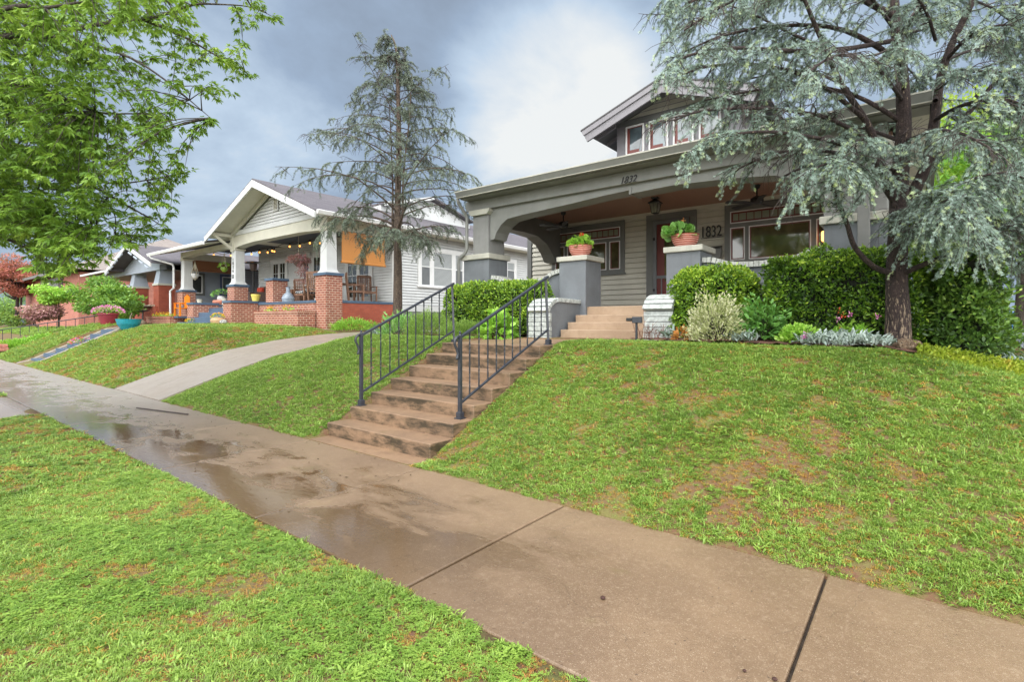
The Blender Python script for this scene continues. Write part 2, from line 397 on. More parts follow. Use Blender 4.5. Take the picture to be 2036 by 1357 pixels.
# ================================================================== the ground
H0 = -1.45
def sm(u): u = max(0.0, min(1.0, u)); return u*u*(3-2*u)
def interp(x, xs, ys):
    return float(np.interp(x, xs, ys))
def path_z(y): return interp(y, [3.45, 4.6, 5.6, 7.3, 9.0, 14, 30], [-1.45, -1.05, -.74, -.45, -.33, -.27, -.25])
def drive_z(y): return interp(y, [3.45, 12, 16, 40], [-1.45, -.56, -.36, -.3])
def bank(y, top, y1=6.3):
    u = max(0.0, min(1.0, (y-3.48)/(y1-3.48))); s = 1-(1-u)**1.22
    s = .9*s+.1*sm(u)
    return H0+(top-H0)*s
def ground_z(x, y):
    if y < 3.45:
        if y < -2.2: return -1.62
        if y < -1.9: return -1.47
        return H0-.06 if 1.84 < y < 3.45 else H0-.012+.012*math.sin(x*2.1)*math.cos(y*3.1)
    top = -.29
    if x > -.25: top = -.29-.24*(x+.25)
    if x < -12.5: top = -.29+.14*sm((-12.5-x)/2)
    if y > 6.3: top = top+.03*min(1, (y-6.3)/3)
    z = bank(y, top)
    if x < -12.5: z += .03*math.sin(x*.9)*sm((y-3.6)/2)
    if -16.2 < x < -8.6:                 # shallow valley of the path
        pz = path_z(y)-.035
        if -13.7 <= x <= -10.95: return pz
        if x > -10.95: k = sm((x+10.95)/2.3)
        else: k = sm((-13.7-x)/2.5)
        return pz+.05*min(1, abs(x+12.3)-1.3)*(1-k)+(z-pz)*k
    if x > .2:
        dz = drive_z(y)-.02
        if x >= 1.45: return dz if x <= 4.6 else dz+(z+.1-dz)*0+.02
        return z+(dz-z)*sm((x-.85)/.6)
    if -23.1 <= x < -21.2: z -= .13*sm((-21.2-x)/1.2)*min(1, max(0, (y-3.5)*2))
    if -24.7 < x < -23.1 and y < 7: z -= .35*min(1, (y-3.4)/1.5) if y < 6.4 else .35*max(0, (7-y)/.6)
    if -7.6 < x < -2.9 and 3.5 < y < 6.6:
        ln = H0+.16*(y-3.75)/.335+.05; t_ = sm((x+7.4)/1.3) if x < -5 else sm((-2.95-x)/.9); z += (min(z, max(H0-.01, ln+(0.02 if x < -5 else -.05)))-z)*t_
    if -5.93 < x < -4.09 and 3.5 < y < 7.2: z = min(z, H0-.02 if y < 4.2 else interp(y, [4.2, 6.2, 7.2], [-1.5, -.75, -.6]))
    if x < -28.5: z = H0 + (z-H0)*(1-.25*sm((-28.5-x)/2))
    return z
def gz(x, y): return ground_z(x, y)
xs = sorted(set([-400, -250, -150, -110, -90, -75] + [round(-62+.8*i, 3) for i in range(42)] + [round(-28.4+.2*i, 3) for i in range(170)] + [5.8, 6.5, 8, 10, 14, 20, 30, 50, 90, 150, 300]
     + [-13.7, -10.95, -24.7, -23.1, 1.45, -5.935, -5.925, -4.095, -4.085, -24.69, -23.11]))
ys = sorted(set([-300, -150, -80, -40, -20, -12, -8, -5, -3, -2.21, -2.19, -1.91, -1.89, -1.2, -.6, 0, .5, 1, 1.4, 1.7, 1.835, 1.845, 2.6, 3.445, 3.455] + [round(3.6+.15*i, 3) for i in range(45)] + [10.8, 11.5, 12.5, 14, 16, 18, 22, 30, 45, 80, 150, 400]))
vv = [(x, y, ground_z(x, y)) for y in ys for x in xs]; nx = len(xs)
ff = [(j*nx+i, j*nx+i+1, (j+1)*nx+i+1, (j+1)*nx+i) for j in range(len(ys)-1) for i in range(nx-1)]
def ground_mat():
    m, t, b = new_mat('lawn_soil'); p = wpos(t)
    n1 = noise(t, p, 1.3, 6, .65); n2 = noise(t, p, 22, 5, .7); n3 = noise(t, p, 90, 3)
    soil = mixc(t, n2, (.17, .078, .045), (.075, .036, .02)); thatch = mixc(t, n3, (.19, .125, .05), (.09, .08, .025))
    green = mixc(t, n3, (.11, .13, .03), (.17, .20, .04))
    c = mixc(t, sstep(t, n2, .38, .6), soil, thatch); c = mixc(t, mth(t, 'MULTIPLY', sstep(t, n1, .45, .62), .5), c, green)
    t.links.new(c, b.inputs['Base Color']); b.inputs['Roughness'].default_value = .9; bump(t, b, n2, .8, .02); return m
me = bpy.data.meshes.new('ground'); me.from_pydata(vv, [], ff); me.update(); me.polygons.foreach_set('use_smooth', [True]*len(me.polygons))
ground = link('ground', me, ground_mat()); tag(ground, kind='structure')

# ---- road and kerb behind the photographer
mb = MB(); mb.box(-150, 90, -11.0, -2.35, -1.75, -1.60); tag(mb.build('road', simple('asphalt', (.05, .05, .052), .6, .2, 8, .6, 40)), kind='structure')
mb = MB(); mb.box(-150, 90, -2.35, -2.15, -1.8, -1.45); tag(mb.build('kerb', M['band'], bevel=.02), kind='structure')

# ---- sidewalk: slabs with tooled joints, wet from the rain
def wet_concrete():
    m, t, b = new_mat('wet_sidewalk_concrete'); p = wpos(t); s = nd(t, 'ShaderNodeSeparateXYZ', {0: p})
    big = sstep(t, noise(t, p, .9, 6, .6), .35, .68); mid = sstep(t, noise(t, p, 6, 6, .7), .45, .75); fine = noise(t, p, 85, 4); grit = noise(t, p, 28, 6, .75)
    c = mixc(t, big, (.235, .155, .094), (.172, .11, .066)); c = mixc(t, mth(t, 'MULTIPLY', mid, .35), c, (.15, .095, .056))
    c = mixc(t, mth(t, 'MULTIPLY', sstep(t, grit, .5, .72), .45), c, (.34, .25, .17)); c = mixc(t, mth(t, 'MULTIPLY', sstep(t, grit, .45, .25), .5), c, (.13, .085, .05))
    c = mixc(t, mth(t, 'MULTIPLY', sstep(t, noise(t, p, 160, 2), .60, .68), .5), c, (.46, .36, .26))
    c = mixc(t, mth(t, 'MULTIPLY', sstep(t, noise(t, p, 47, 2), .70, .74), .7), c, (.06, .04, .03))
    wv = nd(t, 'ShaderNodeVectorMath', {0: p, 1: nd(t, 'ShaderNodeTexNoise', {'Vector': p, 'Scale': 2.0, 'Detail': 4.0}).outputs['Color']}, operation='ADD').outputs[0]
    vor = nd(t, 'ShaderNodeTexVoronoi', {'Vector': wv, 'Scale': .42}, feature='DISTANCE_TO_EDGE'); crack = mth(t, 'LESS_THAN', vor.outputs['Distance'], .0016)
    c = mixc(t, mth(t, 'MULTIPLY', crack, .22), c, (.05, .035, .025))
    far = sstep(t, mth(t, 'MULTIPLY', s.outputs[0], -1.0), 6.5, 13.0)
    c = mixc(t, mth(t, 'MULTIPLY', far, .6), c, (.40, .37, .36))  # pale grey sheen of the far slabs, mixed into the colour
    algae = mth(t, 'MULTIPLY', sstep(t, noise(t, p, 1.7, 5, .6), .6, .75), .22); c = mixc(t, algae, c, (.16, .15, .04))
    # standing water lies along the outer edge, drawn out in ripples across the slope
    mp_ = nd(t, 'ShaderNodeMapping', {'Vector': p, 'Scale': (1.0, 2.2, 1), 'Rotation': (0, 0, R(38))})
    rip = noise(t, mp_.outputs[0], 1.6, 5, .6, .5)
    edge = mth(t, 'SUBTRACT', 2.95, s.outputs[1])                        # >0 near the outer edge
    xw = mth(t, 'MULTIPLY', sstep(t, mth(t, 'MULTIPLY', s.outputs[0], -1.0), 1.0, 3.2), 1.0)
    xw = mth(t, 'MULTIPLY', mth(t, 'MULTIPLY', xw, sstep(t, s.outputs[1], 1.55, 1.86)), mth(t, 'MULTIPLY_ADD', sstep(t, mth(t, 'MULTIPLY', s.outputs[0], -1.0), 8.5, 11.5), -.6, 1.0))
    lvl = mth(t, 'ADD', mth(t, 'MULTIPLY', edge, .33), mth(t, 'MULTIPLY', rip, 1.25))
    wet = mth(t, 'MULTIPLY', sstep(t, lvl, .60, .86), xw)
    pud = mth(t, 'MULTIPLY', sstep(t, lvl, .78, .88), xw)
    c = mixc(t, mth(t, 'MULTIPLY', wet, .52), c, (.085, .052, .026))
    c = mixc(t, mth(t, 'MULTIPLY', pud, .4), c, (.07, .042, .02))
    t.links.new(c, b.inputs['Base Color'])
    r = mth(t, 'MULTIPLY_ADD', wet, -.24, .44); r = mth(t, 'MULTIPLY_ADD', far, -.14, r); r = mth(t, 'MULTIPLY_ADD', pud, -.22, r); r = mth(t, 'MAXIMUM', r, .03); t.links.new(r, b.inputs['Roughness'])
    b.inputs['Specular IOR Level'].default_value = .9
    h = mth(t, 'MULTIPLY', mth(t, 'ADD', fine, mth(t, 'MULTIPLY', mid, .5)), mth(t, 'SUBTRACT', 1.0, mth(t, 'MULTIPLY', wet, .85)))
    h = mth(t, 'ADD', h, mth(t, 'MULTIPLY', mth(t, 'MULTIPLY', noise(t, mp_.outputs[0], 9, 3), wet), .6))
    bump(t, b, h, .3, .004)
    return m
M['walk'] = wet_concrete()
M['stepc'] = concrete('brown_step_concrete', (.275, .175, .108), (.11, .066, .04), .55, riser=True)
M['stepc2'] = concrete('tan_step_concrete', (.40, .29, .20), (.21, .13, .075), .6)
M['pathc'] = concrete('path_concrete', (.32, .275, .235), (.22, .18, .145), .38)
joints = [6.0, 4.4, 2.9, 1.35, -.42, -2.2, -3.86, -5.85, -7.6, -9.4, -10.9, -12.4, -13.95, -15.7, -17.4]
while joints[-1] > -75: joints.append(joints[-1]-1.7)
mb = MB()
for a, b_ in zip(joints[:-1], joints[1:]):
    mb.box(b_+.008, a-.008, 1.84, 3.46, H0-.12, H0+random.Random(int(a*10)).uniform(-.004, .002))
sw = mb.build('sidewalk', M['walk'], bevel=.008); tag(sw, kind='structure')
mb = MB(); mb.box(joints[-1], joints[0], 1.86, 3.44, H0-.16, H0-.028); tag(mb.build('joint_filler', simple('joint_dirt', (.05, .035, .025), .9, .3, 20)), kind='structure')
mb = MB(); mb.box(-13.95+.01, -10.86-.01, -2.1, 1.83, H0-.12, H0-.006); tag(mb.build('path', M['walk'], bevel=.008), kind='structure')
mb = MB(); mb.box(-5.99, -4.03, 3.472, 3.80, H0-.12, H0-.004); tag(mb.build('path', M['stepc'], bevel=.01), kind='structure')
# ---- path climbing between the two houses
mb = MB(); yy = [3.47, 3.9, 4.3, 4.7, 5.2, 5.7, 6.3, 7, 7.8, 8.6, 9.5, 11, 14, 20, 28]
for a, b_ in zip(yy[:-1], yy[1:]):
    for (xa, xb) in ((-13.62, -12.25), (-12.24, -10.98)):
        za, zb = path_z(a), path_z(b_)
        mb.add([(xa, a, za), (xb, a, za), (xb, b_, zb), (xa, b_, zb), (xa, a, za-.1), (xb, a, za-.1), (xb, b_, zb-.1), (xa, b_, zb-.1)], [(0,1,2,3), (0,4,5,1), (1,5,6,2), (3,7,4,0)])
tag(mb.build('path', M['pathc']), kind='structure')
# ---- driveway on the right
mb = MB(); yy = [3.47, 6, 9, 12, 14, 16, 20, 30, 45]
for a, b_ in zip(yy[:-1], yy[1:]):
    za, zb = drive_z(a)+.01, drive_z(b_)+.01; mb.add([(1.5, a, za), (4.6, a, za), (4.6, b_, zb), (1.5, b_, zb)], [(0,1,2,3)])
tag(mb.build('driveway', concrete('driveway_concrete', (.34, .33, .35), (.22, .21, .23), .4)), kind='structure')

# ---- upper walkway and the two flights
ST_Y = [3.75+.335*k for k in range(7)]; ST_Z = [-1.45+.16*(k+1) for k in range(7)]
prof = [(3.75, H0-.1)]
for k in range(7):
    prof += [(ST_Y[k], ST_Z[k]), (ST_Y[k+1] if k < 6 else 6.05, ST_Z[k])] if k < 6 else [(ST_Y[k], ST_Z[k])]
mb = MB()
for k in range(7):
    y1 = ST_Y[k+1]+.02 if k < 6 else 6.10
    mb.box(-5.97+.004*k, -4.05+.005*(k % 3), ST_Y[k], y1 if k == 6 else y1+.25, H0-.1 if k == 0 else ST_Z[k]-.30, ST_Z[k])
cs = mb.build('concrete_steps', M['stepc'], bevel=.014, seg=3)
tag(cs, 'flight of seven stained brown concrete steps cut into the front lawn bank', 'steps')
mb = MB()
pts = [(-5.96, 6.10), (-4.06, 6.10), (-4.0, 6.5), (-3.7, 7.1), (-3.3, 7.45), (-3.3, 7.75), (-5.0, 7.75), (-5.35, 7.45), (-5.8, 7.3), (-5.96, 6.9)]
zt = lambda y: -.334+.06*(y-6.1)/1.6
n = len(pts); vs_ = [(x, y, zt(y)) for x, y in pts]+[(x, y, zt(y)-.2) for x, y in pts]
mb.add(vs_, [tuple(range(n))]+[(i, (i+1) % n, (i+1) % n+n, i+n) for i in range(n)])
tag(mb.build('walkway', M['stepc'], bevel=.01), kind='structure')

# ---- planting beds
def patch(name, pts, dz, mat, res=.25):
    """a low bed following the ground inside a polygon"""
    import mathutils.geometry as mg
    x0, x1 = min(p[0] for p in pts), max(p[0] for p in pts); y0, y1 = min(p[1] for p in pts), max(p[1] for p in pts)
    def inside(x, y):
        c = False; j = len(pts)-1
        for i in range(len(pts)):
            if ((pts[i][1] > y) != (pts[j][1] > y)) and (x < (pts[j][0]-pts[i][0])*(y-pts[i][1])/(pts[j][1]-pts[i][1])+pts[i][0]): c = not c
            j = i
        return c
    nx_ = int((x1-x0)/res)+2; ny_ = int((y1-y0)/res)+2; rg = random.Random(4)
    V = {}; mbp = MB(); ids = {}
    for j in range(ny_):
        for i in range(nx_):
            x, y = x0+i*res, y0+j*res
            if inside(x+res/2, y+res/2):
                q = []
                for a, b_ in ((i, j), (i+1, j), (i+1, j+1), (i, j+1)):
                    if (a, b_) not in ids:
                        X_, Y_ = x0+a*res, y0+b_*res; ids[(a, b_)] = len(mbp.v)
                        mbp.v.append((X_, Y_, gz(X_, Y_)+dz+rg.uniform(-.012, .02)))
                    q.append(ids[(a, b_)])
                mbp.f.append(tuple(q))
    return tag(mbp.build(name, mat, smooth=True), kind='structure')
patch('mulch_bed', [(-3.3, 6.95), (-2.4, 6.8), (-1.4, 6.62), (-.6, 6.45), (.0, 6.45), (.35, 6.8), (.9, 7.5), (1.0, 9.2), (.3, 9.5), (-.2, 8.45), (-2.7, 8.45), (-2.9, 7.4)], .035, M['mulch'], .1)
patch('mulch_bed', [(-9.9, 6.8), (-8.5, 6.7), (-7, 6.75), (-6.05, 6.85), (-5.5, 7.4), (-5.5, 8.4), (-9.9, 8.4)], .03, M['mulch'], .15)
patch('mulch_bed', [(-38, 6.8), (-33, 6.4), (-27.5, 6.7), (-26.8, 7.6), (-28, 8.6), (-38, 9)], .05, M['mulchdk'], .4)
# ================================================================== the grey bungalow, 1832
YB = 11.83                                       # plane of the wall behind the porch
gb = empty('bungalow', (-4.4, 8.5, -.3), 'grey stucco bungalow with arched front porch, number 1832 and a gabled dormer', 'house')
FL = .28
mb = MB('S', YB+.022); mb.lap(-8.58, -.22, FL, 2.66, .128, .030)
mb.build('front_wall', M['siding'], gb)
mb = MB(); mb.box(-8.60, -.22, YB+.06, 22, -.35, 2.70); mb.build('wall', M['stucco'], gb)
mb = MB('S', YB); mb.box(-8.74, -8.60, -.10, .022, -.3, 2.68); mb.build('corner_board', M['trimd'], gb)
mb = MB('S', YB); mb.box(-8.58, -.22, 0, .03, 2.54, 2.64); mb.build('frieze_board', M['cream'], gb)
mb = MB(); mb.box(-8.1, -.3, 8.56, YB, -.35, FL-.004); mb.build('porch_floor', M['stepc2'], gb)
mb = MB(); mb.box(-8.0, -.3, 8.95, YB-.02, 2.62, 2.66); mb.build('porch_ceiling', M['ceilwood'], gb)

def panes(u0, u1, z0, z1, plane, at, par, glassm, framem, w_=.03, sash=None, d=.05, name='window'):
    fr = MB(plane, at).frame(u0, u1, z0, z1, w_, .012, d).build(name, framem, par, .003)
    MB(plane, at).box(u0+w_-.004, u1-w_+.004, .014, d-.032, z0+w_-.004, z1-w_+.004).build('pane', glassm, fr)
    if sash: MB(plane, at).frame(u0+w_, u1-w_, z0+w_, z1-w_, .04, .013, d-.012).build('sash', sash, fr)
    return fr
def front_window(u0, u1, z0, z1, segs, nm):
    """craftsman window: dark casing, a strip of small leaded panes over three sashes"""
    mb = MB('S', YB)
    tz0, tz1 = z1-.41, z1-.15                    # transom
    lz0, lz1 = z0+.09, z1-.50
    # casing built round its openings
    xs_ = [u0]
    mb.box(u0, u1, .005, .036, tz1, z1); mb.box(u0, u1, .005, .036, lz1, tz0); mb.box(u0, u1, .005, .036, z0, lz0)
    mb.box(u0, segs[0][0], .005, .036, tz0, tz1); mb.box(segs[-1][1], u1, .005, .036, tz0, tz1)
    mb.box(u0, segs[0][0], .005, .036, lz0, lz1); mb.box(segs[-1][1], u1, .005, .036, lz0, lz1)
    for a, b_ in zip(segs[:-1], segs[1:]): mb.box(a[1], b_[0], .005, .036, lz0, lz1)
    mb.box(u0-.03, u1+.03, .0, .06, z0-.05, z0)
    wf = mb.build('window', M['trimd'], gb, .004)
    MB('S', YB).frame(segs[0][0], segs[-1][1], tz0, tz1, .02, .01, .050).build('transom_frame', M['whiteframe'], wf, .002)
    MB('S', YB).box(segs[0][0]+.02, segs[-1][1]-.02, .006, .016, tz0+.02, tz1-.02).build('transom_glass', M['blinds2'], wf)
    m2 = MB('S', YB); a, b_ = segs[0][0]+.02, segs[-1][1]-.02; m2.frame(a, b_, tz0+.02, tz1-.02, .035, .017, .036); k = max(6, round((b_-a)/.155))
    for i in range(1, k): x = a+(b_-a)*i/k; m2.box(x-.008, x+.008, .017, .028, tz0+.055, tz1-.055)
    m2.build('muntins', M['maroon'], wf)
    for (a, b_) in segs:
        MB('S', YB).frame(a, b_, lz0, lz1, .02, .01, .050).build('sash_frame', M['whiteframe'], wf, .002)
        MB('S', YB).frame(a+.02, b_-.02, lz0+.02, lz1-.02, .022, .012, .034).build('sash', M['maroon'], wf)
        MB('S', YB).box(a+.03, b_-.03, .006, .018, lz0+.03, lz1-.03).build('pane', M['glass'], wf)
M['blinds2'] = blindmat('leaded_transom_glass', (.30, .33, .25), (.16, .18, .13), 60, 0)
front_window(-7.89, -5.74, 1.22, 2.52, [(-7.78, -7.49), (-7.40, -6.24), (-6.15, -5.86)], 'w')
front_window(-3.36, -1.25, 1.24, 2.54, [(-3.24, -2.94), (-2.86, -1.70), (-1.61, -1.36)], 'w')
# door
mb = MB('S', YB); mb.box(-5.17, -5.0, .005, .04, FL, 2.40); mb.box(-4.12, -3.97, .005, .04, FL, 2.40); mb.box(-5.17, -3.97, .005, .045, 2.40, 2.55)
dr = mb.build('door', M['trimd'], gb, .004)
MB('S', YB).box(-5.0, -4.12, .004, .02, FL, 2.40).build('door_leaf', M['maroon'], dr, .003)
MB('S', YB).box(-4.72, -4.36, .018, .026, .95, 2.15).build('pane', M['glass'], dr)
mb = MB('S', YB); mb.frame(-4.99, -4.13, FL+.01, 2.39, .085, .035, .06); mb.box(-4.905, -4.215, .035, .058, 1.02, 1.09); mb.box(-4.80, -4.77, .035, .056, FL+.1, 1.02); mb.box(-4.36, -4.33, .035, .056, FL+.1, 1.02)
mb.build('screen_door', M['screen'], dr, .003)
mb = MB('S', YB); mb.box(-4.22, -4.19, .06, .10, 1.12, 1.30); mb.build('door_handle', M['black'], dr)
for z_ in (1.93, .72): MB('S', YB).box(-4.985, -4.945, .06, .085, z_, z_+.06).build('hinge', M['black'], dr)
# house numbers
def text_mesh(body, size, ext, mat, name, parent, fn, shear=0.0, space=1.0):
    cu = bpy.data.curves.new(name, 'FONT'); cu.body = body; cu.size = size; cu.extrude = ext; cu.shear = shear; cu.space_character = space
    to = bpy.data.objects.new(name, cu); COL.objects.link(to); bpy.context.view_layer.update()
    me = bpy.data.meshes.new_from_object(to.evaluated_get(bpy.context.evaluated_depsgraph_get()))
    bpy.data.objects.remove(to)
    for v in me.vertices: v.co = Vector(fn(*v.co))
    me.materials.clear()
    return link(name, me, mat, parent)
text_mesh('1832', .30, .012, M['black'], 'house_number', gb, lambda x, y, z: (-3.885+x*.79, YB-.036-z, 1.89+y*1.18))
text_mesh('1832', .155, .006, M['black'], 'beam_number', gb, lambda x, y, z: (-4.21+x*.98, 8.468-.009-z, 2.455+y*1.12), .35, 1.05)
MB('S', YB).box(-3.87, -3.38, .02, .035, 1.865, 1.878).build('number_bar', M['black'], gb)

# corner pillars
def pillar(x0, x1, xu0, xu1):
    o = MB(); o.box(x0, x1, 8.5, 9.15, -.35, 1.37); o = o.build('pillar', M['stucco'], gb, .01)
    MB().box(x0-.05, x1+.05, 8.45, 9.20, 1.37, 1.485).build('band', M['band'], o, .012)
    MB().box(xu0, xu1, 8.5, 9.05, 1.485, 2.33).build('shaft', M['stucco2'], o, .01)
    mb = MB(); mb.prism([(xu0-.005, 2.33), (xu1+.005, 2.33), (xu1+.07, 2.39), (xu1+.07, 2.45), (xu0-.07, 2.45), (xu0-.07, 2.39)], 'Y', 8.43, 9.0)
    mb.build('cap', M['band'], o, .006); return o
M['stucco2'] = simple('grey_stucco', (.23, .23, .225), .75, .09, 2.5, .4, 45, streak=.2)
pillar(-8.07, -7.33, -7.79, -7.34); pillar(-1.07, -.30, -1.07, -.34)
# piers at the steps
def pier(x0, x1):
    o = MB().box(x0, x1, 8.5, 9.10, -.35, 1.16).build('pier', M['stucco'], gb, .01)
    MB().box(x0-.04, x1+.05, 8.46, 9.15, 1.16, 1.255).build('cap', M['band'], o, .012); return o
pier(-5.52, -4.93); pier(-3.37, -2.80)
# porch parapets with their rowlock brick caps that sweep up to the pillars
def rowlock(path, name, par, w0, w1, th=.085, pitch=.072, swap=False, mat='capwhite'):
    pts = [Vector((p[0], 0, p[1])) for p in path]; mb = MB(); seg = []
    for a, b_ in zip(pts[:-1], pts[1:]): seg.append((a, b_, (b_-a).length))
    tot = sum(s_[2] for s_ in seg); nb = int(tot/pitch)
    def at(d):
        for a, b_, l_ in seg:
            if d <= l_: return a+(b_-a)*(d/l_), (b_-a).normalized()
            d -= l_
        return seg[-1][1], (seg[-1][1]-seg[-1][0]).normalized()
    rg = random.Random(len(path)*7+int(abs(w0)*10))
    for i in range(nb):
        p, d = at((i+.5)*tot/nb); n_ = Vector((-d.z, 0, d.x)); n_ = n_ if n_.z >= -.2 or True else -n_
        if n_.z < 0 and abs(d.x) > .2: n_ = -n_
        hw = pitch*.47; j = rg.uniform(-.004, .004)
        q = [p-d*hw, p+d*hw, p+d*hw+n_*(th+j), p-d*hw+n_*(th+j)]
        if swap: mb.prism([(v.x, v.z) for v in q], 'X', w0+j, w1+j)      # path runs in the YZ plane
        else: mb.prism([(v.x, v.z) for v in q], 'Y', w0+j, w1+j)
    return mb.build(name, M[mat], par, .004, seg=1)
def curve(pts, n=6):
    out_ = []
    for i in range(len(pts)-1):
        p0 = Vector(pts[max(i-1, 0)]); p1 = Vector(pts[i]); p2 = Vector(pts[i+1]); p3 = Vector(pts[min(i+2, len(pts)-1)])
        for k in range(n):
            t = k/n; out_.append(tuple(.5*((2*p1)+(-p0+p2)*t+(2*p0-5*p1+4*p2-p3)*t*t+(-p0+3*p1-3*p2+p3)*t**3)))
    out_.append(tuple(pts[-1])); return out_
for pth in ([(-7.33, .92), (-7.15, .90), (-7.0, .83), (-6.8, .79), (-6.1, .785), (-5.9, .82), (-5.72, .92), (-5.52, .96)],
            [(-2.80, .965), (-2.62, .95), (-2.42, .88), (-2.15, .85), (-1.62, .855), (-1.42, .90), (-1.25, .97), (-1.07, 1.00)]):
    c_ = curve(pth); w_ = MB(); w_.prism([(c_[0][0], -.35)]+[(p[0], p[1]+.004) for p in c_]+[(c_[-1][0], -.35)], 'Y', 8.62, 8.86)
    o = w_.build('parapet', M['stucco'], gb); rowlock(c_, 'brick_cap', o, 8.56, 8.92)
# curved walls beside the front steps
for (x0, x1) in ((-5.47, -5.02), (-3.30, -2.84)):
    Yf = 7.42
    prf = [(Yf, -.33), (Yf, .08)]+[(Yf+.34-.34*math.cos(a), .08+.27*math.sin(a)) for a in [R(15*k) for k in range(1, 7)]]+[(8.50, .335)]
    inner = [(y+.05 if i < 2 else y+.02, z) for i, (y, z) in enumerate(prf)]
    o = MB().prism(inner+[(8.50, -.33)], 'X', x0+.03, x1-.03).build('step_wall', M['stucco'], gb)
    pts = [(y, z) for y, z in prf]
    # courses of rough painted brick over the rounded front, then a cap
    seg = rowlock(pts[::-1], 'brick_facing', o, x0, x1, .075, .078, True, 'whitebrick')
# porch steps
mb = MB(); yy = [7.74, 7.96, 8.20, 8.58]; zz_ = [-.14, -.01, .12, FL]; xl = [-5.0, -4.99, -4.97, -4.92]
for k in range(4):
    mb.box(xl[k], -3.34-.005*k, yy[k], (yy[k+1]+.1 if k < 3 else 8.9), (-.4 if k == 0 else zz_[k-1]-.05), zz_[k]+(.003 if k == 3 else 0))
ps = mb.build('porch_steps', M['stepc2'], gb, .012)
# arched front beam
arch = [(-7.34, 1.77), (-7.22, 1.79), (-7.16, 1.93), (-7.03, 2.08), (-6.86, 2.18), (-6.5, 2.215), (-5.23, 2.285), (-4.58, 2.33), (-4.06, 2.35), (-4.05, 2.285), (-3.3, 2.31), (-2.4, 2.27), (-1.7, 2.20), (-1.45, 2.10), (-1.28, 1.95), (-1.20, 1.79), (-1.06, 1.77)]
mb = MB(); mb.prism([(-7.34, 2.50)]+arch+[(-1.06, 2.50)], 'Y', 8.56, 8.98)
bm = mb.build('beam', M['trim'], gb)
mb = MB(); mb.box(-7.98, -.34, 8.475, 8.98, 2.452, 2.67); mb.build('fascia_beam', M['trim'], gb, .006)
mb = MB(); mb.box(-4.07, -4.03, 8.54, 8.99, 2.27, 2.40); mb.build('beam_joint', M['trim'], gb)
# side beam with its bracket arch towards the house wall
mb = MB(); mb.prism([(8.98, 2.62), (8.98, 2.18), (10.2, 2.2), (10.75, 2.17), (11.15, 2.02), (11.42, 1.78), (11.55, 1.60), (YB-.02, 1.58), (YB-.02, 2.62)], 'X', -7.98, -7.62)
mb.build('side_beam', M['trimd'], gb)
mb = MB(); mb.prism([(8.98, 2.62), (8.98, 2.18), (10.2, 2.2), (10.75, 2.17), (11.15, 2.02), (11.42, 1.78), (11.55, 1.60), (YB-.02, 1.58), (YB-.02, 2.62)], 'X', -.9, -.34)
mb.build('side_beam', M['trimd'], gb)
# low wall at the left end of the porch
MB().box(-7.95, -7.7, 9.15, YB, -.3, .85).build('side_parapet', M['stucco'], gb)
# hip roof, soffit, gutter
E0, E1, F0, F1, ZE = -7.93, .12, 8.20, 22.6, 2.765
sl = .29; rr = 4.2; zr = ZE+.05+sl*rr
mb = MB()
vs_ = [(E0, F0, ZE+.05), (E1, F0, ZE+.05), (E1, F1, ZE+.05), (E0-.9, F1, ZE+.05), ((E0+E1)/2, F0+rr, zr), ((E0+E1)/2, F1-rr, zr)]
vs_ += [(E0, F0, ZE), (E1, F0, ZE), (E1, F1, ZE), (E0-.9, F1, ZE)]
mb.add(vs_, [(0, 1, 4), (1, 2, 5, 4), (2, 3, 5), (3, 0, 4, 5), (6, 7, 1, 0), (7, 8, 2, 1), (8, 9, 3, 2), (9, 6, 0, 3)])
mb.build('roof', M['roofdk'], gb)
mb = MB(); mb.box(E0+.02, E1-.02, F0+.02, 8.56, 2.672, 2.75); mb.build('soffit', M['trim'], gb)
MB().box(-.20, E1-.02, 8.57, F1-.02, 2.69, 2.73).build('side_soffit', M['cream'], gb)
mb = MB(); mb.prism([(F0, 2.685), (F0, 2.815), (F0-.125, 2.815), (F0-.135, 2.795), (F0-.115, 2.76), (F0-.08, 2.695), (F0-.065, 2.685)], 'X', E0, E1)
mb.build('gutter', M['trim'], gb)
mb = MB(); mb.box(E0, E1, F0-.14, F0-.118, 2.797, 2.817); mb.box(E0, E1, F0-.088, F0-.07, 2.686, 2.697); mb.build('gutter_lip', M['band'], gb)
mb = MB(); mb.prism([(F0, 2.685), (F0, 2.815), (F0-.125, 2.815), (F0-.08, 2.695)], 'X', E1, E1+.004); mb.box(E1, E1+.1, F0-.12, F1, 2.69, 2.815); mb.build('side_gutter', M['trim'], gb)
# downspouts
mb = MB(); mb.tube([(-7.93, 8.15, 2.70), (-7.95, 8.2, 2.60), (-7.93, 8.42, 2.38), (-7.92, 8.44, 2.28), (-7.92, 8.44, 1.62), (-7.95, 8.42, 1.53), (-8.12, 8.40, 1.42), (-8.13, 8.40, 1.30), (-8.13, 8.42, -.3)], .037, 8)
mb.build('downspout', M['trim'], gb, smooth=True)
mb = MB(); mb.box(-.66, -.52, 8.36, 8.44, -.3, 1.56); mb.box(-.65, -.53, 8.40, 8.47, 1.56, 2.5); mb.build('downspout', M['stucco2'], gb, .012)
